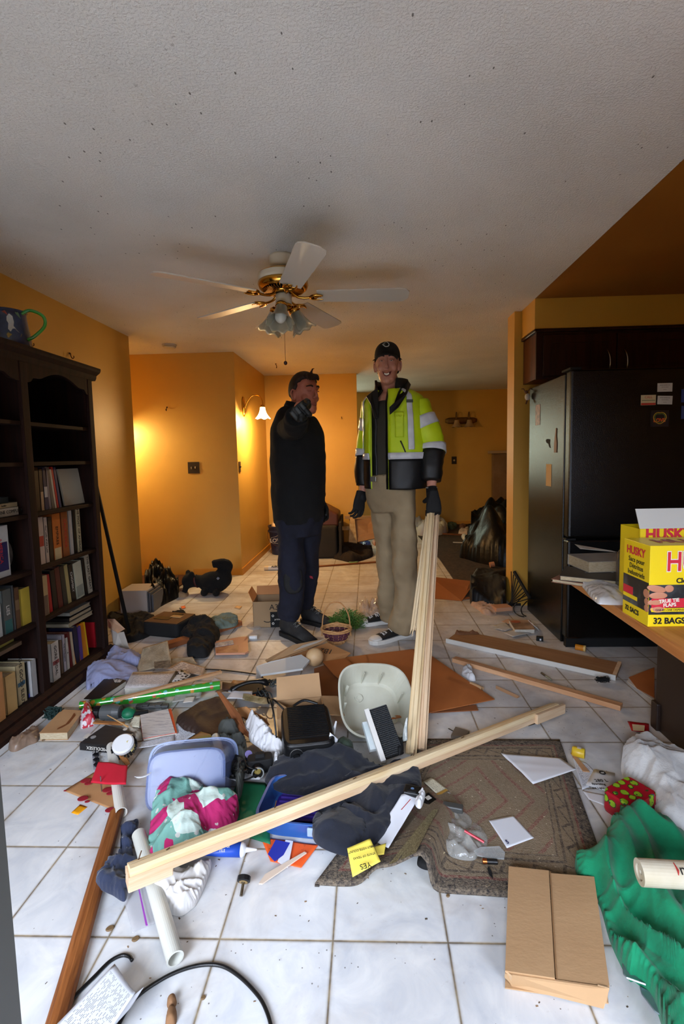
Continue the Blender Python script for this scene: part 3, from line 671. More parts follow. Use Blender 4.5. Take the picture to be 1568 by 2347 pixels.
# ================================================================ FRIDGE & CABINETS
M_fr=mat('black_textured_enamel',(9,9,9),.2,bump=.25,bscale=170,spec=.4)
fr=thing('refrigerator','tall black textured refrigerator with bottom freezer against the kitchen wall','refrigerator',(1.7,3.55,0))
F0=1.268; FX1=2.12
part('cabinet_body',box(F0,FX1,3.24,3.93,.02,1.78),M_fr,fr,world=True,bevel=.006)
part('upper_door',box(F0+.003,FX1-.003,3.155,3.235,.735,1.795),M_fr,fr,world=True,bevel=.014)
part('freezer_door',box(F0+.003,FX1-.003,3.155,3.235,.07,.722),M_fr,fr,world=True,bevel=.014)
part('kick_plate',box(F0+.02,FX1-.02,3.2,3.24,.0,.06),M_mblack,fr,world=True)
part('top_hinge',box(F0,F0+.07,3.16,3.3,1.796,1.81),M_mblack,fr,world=True,bevel=.003)
part('middle_hinge',box(F0-.012,F0+.05,3.15,3.2,.722,.734),mat('dark_steel',(60,60,60),.3,1),fr,world=True)
W_cab=wood('dark_cabinet',(56,27,15),(36,17,10),2,.8,.35,.08); W_cab2=wood('dark_cabinet_side',(92,46,26),(66,32,18),2,.8,.35,.08)
kc=thing('wall_cabinet','dark wooden wall cabinet over the refrigerator with two curved steel handles','cabinet',(2.2,3.95,1.83))
part('carcass',box(1.27,3.28,3.81,4.1,1.835,2.17),W_cab2,kc,world=True)
part('face_frame',J(box(1.268,3.28,3.792,3.81,1.83,1.86),box(1.268,3.28,3.792,3.81,2.14,2.175),box(1.268,1.32,3.792,3.81,1.86,2.14),box(1.83,1.87,3.792,3.81,1.86,2.14),box(2.4,2.46,3.792,3.81,1.86,2.14)),W_cab,kc,world=True)
part('cornice',box(1.25,3.28,3.77,4.1,2.172,2.195),W_cab,kc,world=True,bevel=.005)
for a,b,hx in ((1.315,1.845,1.78),(1.855,2.405,1.905),(2.45,3.0,2.9)):
    d=part('door',J(box(a,b,3.774,3.79,1.85,2.15)),W_cab,kc,world=True,bevel=.003)
    f=.06; part('door_panel',box(a+f,b-f,3.77,3.775,1.85+f,2.15-f),W_cab,kc,world=True,bevel=.003)
    h=part('handle',tube(spline([(hx,3.775,2.03),(hx+.003,3.752,2.0),(hx+.008,3.742,1.96),(hx+.008,3.745,1.9),(hx+.004,3.775,1.86)],6),.0045,8),mat('brushed_steel',(200,198,190),.25,1),kc,world=True,smooth=True)
# magnets & papers on the fridge
FY=3.154
def card(u,v,w,h,m,label,cat='magnet',rz=0,th=.002,name='fridge_magnet'):
    p=Yp(u,v,FY); return solo(name,cbox(w,h,th),m,label,cat,M=frame((p.x,FY,p.z),(cos(math.radians(rz)),0,sin(math.radians(rz))),z=(0,-1,0)),group=None)
wc=mat('white_card',(206,206,200),.5)
for (u,v,rz,l) in ((1524,888,0,'upper white appointment card magnet on the refrigerator door'),(1524,917,-2,'lower white appointment card magnet on the refrigerator door')):
    o=card(u,v,.09,.052,wc,l,rz=rz)
    for k,(tx,yy,ss) in enumerate((('PETER MORRIS, M.D.',.014,.007),('internal medicine',.002,.006),('555 0134',-.014,.005))): text(tx,o,tr(0,yy,.0021),ss,M_ink)
o=card(1486,917,.09,.062,mat('cream_card',(206,190,150),.5),'cream and red card magnet with CALL lettering on the refrigerator','magnet')
text('CALL',o,tr(0,.017,.0021),.02,M_rink); part('green_line',box(-.04,.04,-.004,-.001,.002,.0026),mat('green_ink',(30,90,50),.6),o); part('red_foot',box(-.044,.044,-.03,-.018,.002,.0026),mat('red_card_foot',(190,50,40),.5),o)
o=card(1512,959,.11,.1,mat('dark_square_magnet',(34,30,34),.3),'dark square magnet with yellow swirls reading LOVE')
text('LOVE',o,tr(-.002,-.012,.0022),.03,mat('orange_red_ink',(216,84,30),.5),bold=.0015)
part('swirl',tube([(.038*cos(a)*(1-.15*sin(a)),.034*sin(a)+.012*abs(cos(a)),.003) for a in [i*2*PI/30 for i in range(31)]],.0022,5),mat('yellow_ink',(206,170,50),.5),o)
part('swirl',tube([(.03*cos(a),.026*sin(a)+.01*abs(cos(a)),.003) for a in [i*2*PI/30 for i in range(31)]],.0015,5),mat('green_yellow_ink',(110,150,60),.5),o)
bl=mat('blue_card',(40,64,130),.4)
card(1573,907,.06,.08,bl,'upper blue and white card magnet at the frame edge of the refrigerator'); card(1573,945,.06,.08,mat('blue_card2',(52,70,126),.4),'lower blue and white card magnet at the frame edge of the refrigerator')
def side(u,v,w,h,m,label,cat,name,rz=0):
    p=Xp(u,v,F0-.0005); return solo(name,cbox(w,h,.0015),m,label,cat,M=frame((F0-.0005,p.y,p.z),(0,-cos(math.radians(rz)),sin(math.radians(rz))),z=(-1,0,0)))
side(1233,951,.1,.15,mat('family_photo',(150,96,76),.4,c2=(80,44,34),scale=30),'small family photo magnet high on the side of the refrigerator','photo','photo_print')
side(1258,1089,.1,.155,mat('beige_note',(190,160,112),.7),'blank beige paper note on the refrigerator side','note','paper_note')
p=Xp(1257,1014,F0-.001); solo('cow_magnet',slab([(F0-.001,p.y+a,p.z+b) for a,b in ((-.035,.02),(-.03,-.01),(-.045,-.04),(-.02,-.035),(0,-.01),(.04,.0),(.05,.02),(.02,.025))],.003),M_mblack,'black and white cow shaped magnet on the refrigerator side','magnet')
p=Xp(1274,1010,F0-.001); solo('figure_magnet',slab([(F0-.001,p.y+a,p.z+b) for a,b in ((-.015,.08),(-.005,.085),(.01,.03),(.025,-.03),(.02,-.08),(-.02,-.08),(-.025,-.02),(-.012,.03))],.003),mat('brown_figure',(120,76,50),.5),'slim brown figure magnet on the refrigerator side','magnet')
p=Xp(1216,900,1.262); mo=thing('ornament','small hanging moose ornament on the corner of the refrigerator','ornament',tr(p.x-.02,3.9,p.z-.03))
part('body',sph(.02,.02,.028,0,0,0),mat('white_plush',(190,180,170),.8),mo,smooth=True); part('head',sph(.014,.018,.013,-.012,-.01,.035),mat('brown_plush',(96,60,40),.8),mo,smooth=True)
part('antlers',J(tube([(0,0,.04),(.02,0,.06),(.045,0,.05)],.004,6),tube([(-.02,0,.04),(-.03,0,.062),(-.045,0,.06)],.004,6)),mat('brown_plush',(96,60,40),.8),mo); part('leg',J(tube([(0,0,-.02),(-.012,-.005,-.055)],.006,6)),mat('brown_plush',(96,60,40),.8),mo)
# ================================================================ THINGS ON THE FLOOR
def Z(x0,y0,s): return lambda *p:[(x0+a*s,y0+b*s) for a,b in p]
ZA=Z(200,1280,.2806);ZB=Z(0,1560,.2551);ZC=Z(380,1560,.2679);ZD=Z(720,1440,.2679);ZE=Z(240,1840,.3316);ZF=Z(700,1740,.3316);ZG=Z(1100,1640,.3012);ZH=Z(0,1840,.2551);ZI=Z(1000,1160,.3622);ZK=Z(560,1160,.3189);ZL=Z(940,1160,.1913)
def at(zz,a,b,z=0.): q=zz((a,b))[0]; return G(q[0],q[1],z)
def hp_(name,label,cat,px,H_,m,zb=0.,zo=None,group=None,**k):
    zo=H_*.45+zb if zo is None else zo
    sub=k.pop('sub',0)
    return solo(name,heap(GP(px,zo),H_,zb,**k),m,label,cat,group=group,smooth=True,sub=sub)
def fbox(p0,p1,p2,th):
    p0,p1,p2=Vector(p0),Vector(p1),Vector(p2); x=p1-p0; y=p2-p0; n=x.cross(y).normalized()
    M=frame(p0,x,y=y); return M,x.length,y.length
def beam(a,b,prof,up=(0,0,1)):
    """moulding: profile (u across, v up) swept from a to b"""
    a,b=Vector(a),Vector(b); t=(b-a).normalized(); s=t.cross(Vector(up)).normalized(); u=s.cross(t)
    n=len(prof); V=[tuple(a+s*p+u*q) for p,q in prof]+[tuple(b+s*p+u*q) for p,q in prof]
    return V,[tuple(range(n))[::-1],tuple(range(n,2*n))]+[(i,(i+1)%n,n+(i+1)%n,n+i) for i in range(n)]
def solo_beam(name,label,cat,a,b,prof,m,up=(0,0,1),jag=0,group=None,roll=0,**k):
    """long piece with its own length axis so that the grain follows it"""
    a,b=Vector(a),Vector(b); M=frame(a,b-a,z=up)@rt(roll); L=(b-a).length
    n=len(prof); K=12; V=[]
    for i in range(K+1):
        for j,(p,q) in enumerate(prof):
            x=L*i/K
            if jag and i==0: x+=jag*(random.random()-.3)
            if jag and i==1: x+=jag*(random.random()-.5)*.5
            V.append((x,p,q))
    F=[tuple(range(n))[::-1],tuple(K*n+i for i in range(n))]+[(k_*n+i,k_*n+(i+1)%n,(k_+1)*n+(i+1)%n,(k_+1)*n+i) for k_ in range(K) for i in range(n)]
    F=[tuple(f) for f in F]
    return solo(name,(V,F),m,label,cat,M=M,group=group,**k)
W_pine=wood('fresh_pine',(236,216,178),(218,188,140),0,1.1,.5,.15,knots=True); W_pine2=wood('pale_pine',(226,202,170),(206,170,132),0,1.1,.5,.1,knots=True)
W_old=wood('varnished_old_wood',(150,92,48),(104,58,28),0,1.4,.5,.4); W_mdf=mat('brown_hardboard',(150,112,76),.7,c2=(136,98,64),scale=4,stretch=(1,6,1))
M_card=mat('corrugated_cardboard',(180,144,104),.8,c2=(172,136,97),scale=3,stretch=(1,2,1),bump=.2,bscale=30); M_cardo=mat('brown_kraft_board',(172,104,54),.6,c2=(160,94,48),scale=3); M_cardd=mat('dark_kraft_board',(140,84,46),.7,c2=(124,72,38),scale=4)
M_paper=mat('white_paper',(218,220,226),.7); M_paper2=mat('off_white_paper',(206,200,190),.7); M_print=printmat('printed_sheet',(212,216,224),(60,64,80),30,5,.8); M_news=printmat('newsprint',(176,158,130),(84,76,66),46,4,.95,bg2=(150,132,104))
M_navy=mat('navy_cloth',(34,44,70),.9,c2=(26,34,56),scale=7,bump=.6,bscale=35,sheen=.3); M_dnavy=mat('dark_navy_cotton',(24,28,40),.95,c2=(17,20,30),scale=9,bump=.8,bscale=30,sheen=.15)
M_blackc=mat('black_cloth',(18,17,17),.9,c2=(11,11,11),scale=8,bump=.7,bscale=28); M_bag=mat('black_bin_bag',(7,7,8),.38,bump=.9,bscale=16,spec=.25)
# ---- counter
W_ctr=wood('honey_counter',(196,132,74),(164,98,48),1,.5,.35,.05)
ct=thing('kitchen_counter','honey wood breakfast counter with a dark base at the right edge','counter',(1.3,1.9,0))
part('worktop',slab([(.862,2.15,.715),(3.28,2.3,.715),(3.28,.2,.715),(.80,.2,.715)],.035),W_ctr,ct,world=True,bevel=.006)
part('base_cabinet',box(1.315,3.28,.3,2.24,.0,.716),mat('dark_laminate',(40,28,22),.5),ct,world=True,bevel=.004)
part('corner_post',box(1.3,1.33,2.2,2.25,0,.13),mat('dark_laminate',(40,28,22),.5),ct,world=True,bevel=.006)
# bin bag boxes
M_yel=mat('yellow_carton',(238,208,24),.35); M_red=mat('red_carton_ink',(206,40,60),.4); M_dark=mat('carton_black_print',(30,30,32),.3)
ZHB=lambda a,b:(1420+a*.1278,1160+b*.1278)
p0=G(1485,1437,.75); pL=G(1447,1405,.75)
dirL=(pL-p0); ex=Vector((1,.02,0)).normalized(); ey=Vector((-ex.y,ex.x,0)); 
HS=.25; ang=0
hb=thing('bin_bag_box','yellow carton of bin bags reading HUSKY in front on the counter','box',frame(p0,ex,y=ey))
D=.145; Wd=.32
part('carton',J(box(0,Wd,0,D,0,HS)),M_yel,hb,bevel=.002)
part('picture_band',J(box(-.0006,.0,.002,D-.002,.045,.135),box(.0005,Wd,-.0006,.0,.038,.13)),mat('dark_bag_picture',(38,40,42),.3,c2=(90,98,104),scale=9,p=(.5,.7)),hb)
skin=mat('printed_skin',(196,134,104),.4)
part('printed_hand',J(*[T(sph(.03-.002*i,.0012,.0105),tr(.022+.006*(i%2),-.0008,.118-.021*i)@rt(0,12 if i==0 else 0,0)) for i in range(4)],sph(.014,.001,.011,.06,-.0006,.118),sph(.0012,.016,.014,-.0008,.012,.1),sph(.0012,.012,.011,-.0008,.01,.075),sph(.0012,.012,.011,-.0008,.01,.055)),skin,hb,smooth=True)
Fm=lambda x,z:frame((x,-.0012,z),(1,0,0),z=(0,-1,0)); Sm=lambda y,z:frame((-.0012,y,z),(0,-1,0),z=(-1,0,0))
wf=mat('white_carton_ink',(232,226,210),.4)
text('HUSKY',hb,Fm(.048,.198),.082,wf,align='LEFT',bold=.0042,sx=.8); text('HUSKY',hb,frame((.048,-.0018,.198),(1,0,0),z=(0,-1,0)),.082,M_red,align='LEFT',bold=.0014,sx=.8)
text('Contractor',hb,Fm(.105,.158),.024,M_dark,align='LEFT',bold=.0006); text('Clean-Up Bags',hb,Fm(.08,.142),.021,M_dark,align='LEFT',bold=.0006)
text('HUSKY',hb,Sm(.075,.218),.036,M_red,bold=.0008,sx=.9)
for i,s in enumerate(('Sacs pour','Détritus','Industriels')): text(s,hb,Sm(.07,.19-.021*i),.0225,M_dark)
part('red_flash',box(.008,.135,-.0016,0,.06,.088),M_red,hb); text('TRUE TIE',hb,frame((.06,-.0022,.081),(1,0,.08),z=(0,-1,0)),.015,wf,bold=.0005); text('FLAPS',hb,frame((.062,-.0022,.068),(1,0,.08),z=(0,-1,0)),.015,wf,bold=.0005)
part('yellow_flash',box(.008,.2,-.0016,0,.047,.058),M_yel,hb); text('ONE-BY-ONE DISPENSING',hb,frame((.02,-.0022,.0525),(1,0,0),z=(0,-1,0)),.0085,M_dark,align='LEFT')
part('bag_icon',J(sph(.02,.001,.016,.14,-.0016,.07),sph(.02,.001,.016,.18,-.0016,.07)),mat('icon_yellow',(214,180,60),.4),hb)
text('32 BAGS',hb,Fm(.015,.018),.026,M_dark,align='LEFT',bold=.0008); text('32 SACS',hb,Sm(.088,.025),.022,M_dark,bold=.0006)
part('red_flash_side',box(-.0016,0,.085,.14,.075,.1),M_red,hb); part('yellow_flash_side',box(-.0016,0,.06,.14,.062,.074),M_yel,hb)
text('HUSKY',hb,frame((.05,.07,HS+.001),(1,0,0),z=(0,0,1)),.075,mat('dull_red_ink',(150,40,50),.4),align='LEFT',bold=.002)
h2=thing('bin_bag_box','second yellow HUSKY carton standing open behind the front one','box',frame(p0+Vector((.075,.2,0)),ex,y=ey))
part('carton',J(box(0,.3,0,.003,0,.27),box(0,.003,0,.12,0,.27),box(.297,.3,0,.12,0,.27),box(0,.3,.117,.12,0,.27),box(0,.3,0,.12,0,.003)),M_yel,h2)
part('lid_flap',slab([(0,0,.27),(.3,0,.27),(.3,.03,.335),(0,.03,.335)],.002),mat('carton_inside',(200,200,196),.6),h2)
text('HUSKY',h2,frame((.02,-.0012,.25),(1,0,0),z=(0,-1,0)),.05,M_red,align='LEFT',bold=.002)
b0=G(1485,1290,.75); b0=Vector((b0.x+.0,b0.y-.12,.75))
so=thing('soap_dispenser','clear plastic pump bottle with a black pump behind the yellow cartons','bottle',tr(.99,1.88,.75))
part('bottle',T(lathe([(.03,0),(.046,.005),(.048,.02),(.048,.13),(.045,.15),(.032,.166),(.018,.17),(.016,.18)],32),Matrix.Diagonal((1,.7,1,1))),mat('clear_grey_plastic',(120,118,112),.12,trans=.6,alpha=.7),so,smooth=True)
part('pump_collar',lathe([(.019,.175),(.02,.178),(.02,.2),(.012,.204)],20),M_black,so); part('pump_stem',lathe([(.006,.2),(.006,.25)],10),M_black,so)
part('pump_head',J(T(lathe([(.014,0),(.016,.004),(.014,.012)],16),tr(0,0,.246)),tube([(0,0,.254),(.03,-.01,.257),(.055,-.02,.245)],[.007,.006,.004],8)),M_black,so,smooth=True)
part('label',T(sph(.026,.002,.03),tr(.01,-.034,.08)),mat('clear_label',(176,172,150),.4),so,smooth=True)
# books & plastic on the counter
c=(G(1310,1300,.75)+G(1440,1300,.75))/2
q=G(1388,1302,.79); flat_book(q.x,q.y+.03,.786,.17,.22,.046,96,(150,146,138),'thick paperback with a curled lifted cover on top of the counter pile',M_page)
q=G(1372,1330,.765); flat_book(q.x,q.y+.03,.765,.19,.25,.02,62,(58,52,48),'thin dark book under the thick paperback on the counter',M_page)
q=G(1350,1338,.752); flat_book(q.x+.02,q.y+.03,.7505,.19,.25,.014,50,(150,100,80),'brown book lowest on the counter pile at its far corner',M_page)
s=sheet('curled_cover','loose pale book cover curling up on the counter paperback','paper',[(1317,1247,.84),(1400,1262,.84),(1420,1266,.836),(1330,1258,.838)],mat('pale_cover',(190,186,176),.5),n=6,curl=.001)
hp_('plastic_package','crumpled clear plastic package with white lining on the counter','plastic bag',ZI((895,440),(930,420),(1050,405),(1235,415),(1250,500),(1240,590),(1060,598),(1005,580),(950,520)),.035,mat('glossy_white_plastic',(204,204,206),.15,bump=.3,bscale=20,coat=.3),zb=.7505,zo=.765,amp=.012,fr=18)
# ---- the long casing stack lying across the pile
prof=[(-.034,0),(.034,0),(.036,.006),(.036,.03),(.03,.034),(.03,.05),(.024,.056),(.01,.058),(.006,.062),(-.008,.062),(-.012,.066),(-.034,.068),(-.036,.06)]
a=G(292,2028,.125); a=Vector((a.x-.012,a.y+.02,.125)); b=G(1285,1640,.0); b=Vector((b.x,b.y+.05,.004))
lb=thing('door_casing','long fresh pine door casing lying diagonally across the whole pile','timber',frame(a,b-a,z=(0,0,1)))
L=(b-a).length
M_l=lambda pr,x0,x1:([(x0,p,q) for p,q in pr]+[(x1,p,q) for p,q in pr],[tuple(range(len(pr)))[::-1],tuple(range(len(pr),2*len(pr)))]+[(i,(i+1)%len(pr),len(pr)+(i+1)%len(pr),len(pr)+i) for i in range(len(pr))])
part('lower_board',M_l([(-.03,0),(.022,0),(.025,.009),(.026,.018),(.021,.022),(-.03,.023)],0,L),W_pine2,lb)
part('upper_moulding',M_l([(-.03,.0235),(.017,.0235),(.02,.028),(.015,.034),(.004,.035),(.001,.041),(-.01,.042),(-.014,.047),(-.03,.048)],.004,L-.03),W_pine,lb)
part('end_block',J(M_l([(-.028,-.024),(.02,-.024),(.02,0),(-.028,0)],.0,.12)),W_pine2,lb,bevel=.003)
part('end_block',J(M_l([(-.048,.0),(-.0305,.0),(-.0305,.046),(-.048,.046)],L-.22,L)),W_pine2,lb,bevel=.003)
nm=mat('rusty_nail',(110,84,60),.5,.8); nails=[]
for x,sgn in ((.03,1),(.1,-1),(.45,1),(.75,-1),(1.05,1),(1.3,-1)):
    part('nail',tube([(x,.008,.03),(x+.012,.015*sgn+.003,.052)],.0016,5),nm,lb)
# splinters along the torn lower edge
sp=[]
for i in range(26):
    x=.12+i*.012; sp.append(T(([(0,0,0),(.012,0,0),(.006+random.random()*.01,.012+random.random()*.016,-.01),(.006,.002,.006)],[(0,1,2),(0,2,3),(1,3,2),(0,3,1)]),tr(x,.023,.006)))
part('torn_splinters',J(*sp),W_pine,lb)
# ---- casings held upright by the tall person
hand=Yp(992,1176,3.26)
pw=[(-.028,0),(.028,0),(.028,.012),(.012,.016),(.006,.024),(-.012,.026),(-.02,.018),(-.028,.016)]
tcol=(0,-1,.3)
f1=G(938,1722,.02); f2=G(966,1722,.02)
def casing(a,b,label,w=1.,jag=0,m=W_pine,roll=0):
    return solo_beam('door_casing',label,'timber',a,b,[(p*w,q) for p,q in pw],m,up=(0,-1,.35),jag=jag,roll=roll)
casing((f1.x+.006,f1.y,.004),hand+Vector((-.012,.0,.03)),'left of the two pine casings standing upright in the gloved hand',.85)
casing((f2.x+.003,f2.y+.03,.004),hand+Vector((.028,.03,.02)),'right of the two pine casings standing upright in the gloved hand, beside its twin',.72,m=W_pine2)
k=Yp(946,1450,3.02); casing(k,hand+Vector((-.02,.05,.01)),'short splintered pine casing hanging from the gloved hand above the shoe',.62,jag=.12)
# ---- flat boards on the right
a=at(ZI,60,865); b=at(ZI,1135,1105); c=at(ZI,1175,1015); d=at(ZI,205,780)
M,lx,ly=fbox(a,b,d,.02); wv=(c-b).length
cp=thing('hardboard_panel','long brown panel with a white front edge lying before the refrigerator','board',M)
part('panel',box(0,lx,.008,wv+.012,0,.016),W_mdf,cp,bevel=.001); part('white_edge',box(0,lx,0,.008,0,.03),mat('white_edge_paint',(206,204,198),.5),cp,bevel=.001)
part('end_strip',box(lx-.02,lx,.008,wv+.012,.016,.024),W_pine2,cp); part('torn_corner',heap([(.0,wv-.06,.0),(.09,wv+.02,0),(.14,wv+.03,0),(.12,wv,0),(.03,wv-.08,0)],.03,.01,amp=.02,n=30,rings=6),mat('torn_hardboard',(120,78,48),.8),cp)
a=at(ZI,100,990); b=at(ZI,1165,1300)
solo_beam('baseboard_length','long narrow pine strip with nail holes lying right of the cardboard sheet','timber',(a.x,a.y,.002),(b.x,b.y,.002),[(-.0,0),(.05,0),(.05,.022),(.0,.026)],wood('pink_pine',(214,170,130),(190,140,100),0,1.,.5,.1),bevel=.001)
a=at(ZI,380,1150); b=at(ZI,520,1215)
solo_beam('wood_splinter','short pointed wood splinter on the tiles by the narrow pine strip','splinter',(a.x,a.y,.002),(b.x,b.y,.002),[(-.012,0),(.012,0),(.006,.008)],mat('splinter_wood',(176,136,100),.7),jag=.03)
# ---- the big kraft sheets
c1=GP(ZD((270,255),(850,185),(1000,240),(1545,615),(960,735),(560,800),(400,600)),.012)
solo('cardboard_sheet',slab([(p.x,p.y,.014) for p in c1],.004),M_cardo,'big flat orange brown cardboard sheet under the standing casings','cardboard')
c1=GP(ZD((1100,700),(1385,665),(1405,712),(1000,735)),.0); solo('cardboard_scrap',slab([(p.x,p.y,.004) for p in c1],.004),M_cardd,'narrow cardboard scrap poking out under the big sheet','cardboard')
c1=GP(ZD((1190,330),(1320,440),(1450,520),(1400,525),(1180,430)),.0)
solo('cardboard_tube',pipe(at(ZD,1340,475,.012),at(ZD,1440,520,.012),.012,.01),M_card,'small grey brown cardboard tube by the point of the big sheet','tube')
g=J(*[slab(GP(p,z),.004) for p,z in ((ZD((75,290),(275,260),(420,410),(300,500),(170,400)),.03),)])
bx=thing('cardboard_box','collapsed brown box with loose flaps left of the white basin','box',tr(*at(ZD,130,480)))
part('panel',slab(GP(ZD((75,290),(275,260),(420,410),(280,490),(170,400)),.05),.004),M_cardo,bx,world=True)
part('flap',slab(GP(ZD((0,350),(90,320),(170,400),(280,490),(200,630),(60,600),(0,560)),.03),.004),M_cardd,bx,world=True)
part('side',slab([at(ZD,75,290,.05),at(ZD,170,400,.05),at(ZD,170,420,.0),at(ZD,80,310,.0)],.003),M_cardd,bx,world=True)
# 1B2 carton
cb=thing('cardboard_box','flattened brown carton marked 1B2 in front of the boots','box',tr(*at(ZK,450,1060)))
part('top_panel',slab([at(ZK,150,1110,.09),at(ZK,350,1000,.1),at(ZK,610,950,.1),at(ZK,560,985,.09),at(ZK,330,1080,.08),at(ZK,170,1130,.06)],.004),M_card,cb,world=True)
part('front_panel',slab([at(ZK,330,1080,.06),at(ZK,600,985,.08),at(ZK,765,1060,.05),at(ZK,700,1115,.03),at(ZK,560,1120,.03),at(ZK,400,1120,.03)],.004),mat('kraft_carton',(176,124,76),.7),cb,world=True)
q=at(ZK,590,1045,.078); o=text('1B2',cb,MW[cb].inverted()@frame(q+Vector((0,-.005,.006)),(-.9,.3,0),z=(-.1,-.35,.93)),.055,M_ink)
part('shipping_label',slab([at(ZK,355,1040,.098),at(ZK,420,1000,.103),at(ZK,580,955,.104),at(ZK,520,985,.101)],.001),mat('worn_label',(196,190,180),.6),cb,world=True)
solo('wooden_ball',sph(.055,.055,.055,*(at(ZK,510,1098,.05)+Vector((0,-.02,.02))),n=28,m=18),mat('pale_wood_ball',(206,172,128),.5,c2=(190,152,108),scale=8),'round pale wooden ball in the 1B2 carton','ball',smooth=True)
# patterned tissue box
pb=thing('fabric_box','box covered in white cloth with grey dashes behind the telephone','box',tr(*at(ZK,260,1140)))
part('lid',slab([at(ZK,85,1165,.07),at(ZK,190,1130,.075),at(ZK,410,1080,.075),at(ZK,470,1120,.07),at(ZK,420,1180,.065),at(ZK,120,1225,.065)],.012),printmat('dash_print',(206,208,206),(84,86,90),10,3,.7),pb,world=True)
part('side',slab([at(ZK,85,1165,.065),at(ZK,120,1225,.06),at(ZK,130,1245,.0),at(ZK,85,1190,.0)],.01),M_paper2,pb,world=True)
# ---- open corrugated carton with four flaps
ob=thing('cardboard_box','open corrugated carton with spread flaps behind the black heater','box',frame(G(690,1668,0),(1,.2,0),y=(-.2,1,0)))
w2,d2,h2_=.11,.09,.10
part('body',J(box(-w2,w2,-d2,-d2+.004,0,h2_),box(-w2,w2,d2-.004,d2,0,h2_),box(-w2,-w2+.004,-d2,d2,0,h2_),box(w2-.004,w2,-d2,d2,0,h2_),box(-w2,w2,-d2,d2,0,.004)),M_card,ob)
part('flap',slab([(-w2,d2,h2_),(w2,d2,h2_),(w2*.95,d2+.05,h2_+.10),(-w2*.98,d2+.05,h2_+.095)],.004),M_card,ob)
part('flap',slab([(-w2,-d2,h2_),(w2,-d2,h2_),(w2,-d2-.06,h2_-.05),(-w2,-d2-.06,h2_-.05)],.004),M_card,ob)
part('flap',slab([(-w2,-d2,h2_),(-w2,d2,h2_),(-w2-.0,d2-.03,h2_+.01),(-w2+.09,-d2+.01,h2_+.012)],.004),M_card,ob)
part('flap',slab([(w2,-d2,h2_),(w2,d2,h2_),(w2+.08,d2,h2_-.01),(w2+.09,-d2+.01,h2_-.02)],.004),M_card,ob)
# ---- white basin
def rrect(a,b,n=56,p=3.2): return [((abs(cos(t))**(2/p))*math.copysign(a,cos(t)),(abs(sin(t))**(2/p))*math.copysign(b,sin(t))) for t in [2*PI*i/n for i in range(n)]]
def basin(a,b,h,th=.004,tap=.8,n=56,p=3.2):
    R=[]
    for s,hh,off in ((tap*.94,0,0),(tap,.004,0),(1,h,0),(1.03,h,0),(1.03,h+.004,0),(1,h+.004,-th),(tap,.012,-th),(tap*.9,th+.003,-th)):
        R.append([(x*s+(off if x>0 else -off)*min(1,abs(x)/a),y*s+(off if y>0 else -off)*min(1,abs(y)/b),hh) for x,y in rrect(a,b,n,p)])
    return loft(R)
M_bas=mat('ivory_moulded_plastic',(198,198,182),.4,c2=(180,178,160),scale=5)
c=G(852,1648,.0); Mb=frame((c.x,c.y+.0,.04),(1,.22,-.12),z=(.12,-.55,.83))
ba=thing('plastic_basin','large ivory moulded plastic basin tipped towards the viewer','basin',Mb)
part('shell',basin(.178,.185,.115,tap=.8),M_bas,ba,smooth=False,bevel=.003)
part('rib',J(*[T(box(-.0015,.0015,-.012,0,.01,.1),rt(0,0,a_)@tr(0,r_,0)) for a_,r_ in ((15,.157),(-20,.157),(60,.155),(95,.155),(-75,.15),(200,.155),(160,.155))]),M_bas,ba)
part('boss',J(T(lathe([(.02,.006),(.02,.016),(.012,.016),(.012,.012)],20),tr(-.06,.06,0)),T(lathe([(.02,.006),(.02,.016),(.012,.016),(.012,.012)],20),tr(.1,-.05,0))),M_bas,ba)
# ---- air filter in white frame leaning in the basin
tl=Yp(846,1631,2.08); trr=Yp(886,1618,2.10); bl_=Yp(887,1740,1.93)
M,lx,ly=fbox(tl,trr,bl_,.02); 
fl=thing('air_filter','black slatted filter in a thick white frame leaning in the basin','filter',M)
sg=-1 if M.to_3x3()@Vector((0,0,1))@Vector((0,-1,0))<0 else 1
part('frame',box(-.022,0,-.004,ly+.01,-.03,.012),M_white,fl,bevel=.002); part('backing',box(0,lx+.0,0,ly,-.012,.004),M_mblack,fl)
part('slats',J(*[box(.002,lx-.002,i*ly/26,i*ly/26+ly/60,-.018,.010) for i in range(26)],*[box(j*lx/12,j*lx/12+.0012,0,ly,-.02,.011) for j in range(1,12)]),mat('grey_slat',(52,54,56),.4),fl)
tl=Yp(830,1658,2.06);M,lx,ly=fbox(tl,tl+Vector((.03,.01,0)),Yp(845,1722,1.96),.02)
solo('book',box(0,lx,0,ly,-.01,.01),mat('pale_teal_cover',(176,190,190),.5,c2=(200,204,204),scale=12),'pale green white booklet standing behind the white filter frame','book',M=M)
# ---- black heater / grill
Mh=frame((G(697,1725,.08).x,G(697,1725,.08).y+.1,.075),(1,.22,-.02),y=(-.22,1,.12))
ht=thing('table_grill','black table top grill with slotted lid and round dial','appliance',Mh)
def rbox(a,b,z0,z1,n=48,p=6,top=.93): return loft([[(x*s,y*s,z) for x,y in rrect(a,b,n,p)] for s,z in ((.9,z0),(1,z0+.01),(1,z1-.02),(.985,z1-.008),(top,z1))])
part('body',rbox(.108,.135,0,.082),M_black,ht,smooth=False,bevel=.002)
part('slots',J(*[box(-.08,.085,-.09+i*.0125,-.09+i*.0125+.0045,.082,.0855) for i in range(17)],box(-.082,-.079,-.09,.115,.082,.086),box(.0845,.0875,-.09,.115,.082,.086)),mat('black_gloss',(20,20,21),.25),ht)
part('rear_handle',tube(spline([(-.05,.13,.08),(0,.15,.09),(.06,.13,.08)],5),.006,8),M_black,ht)
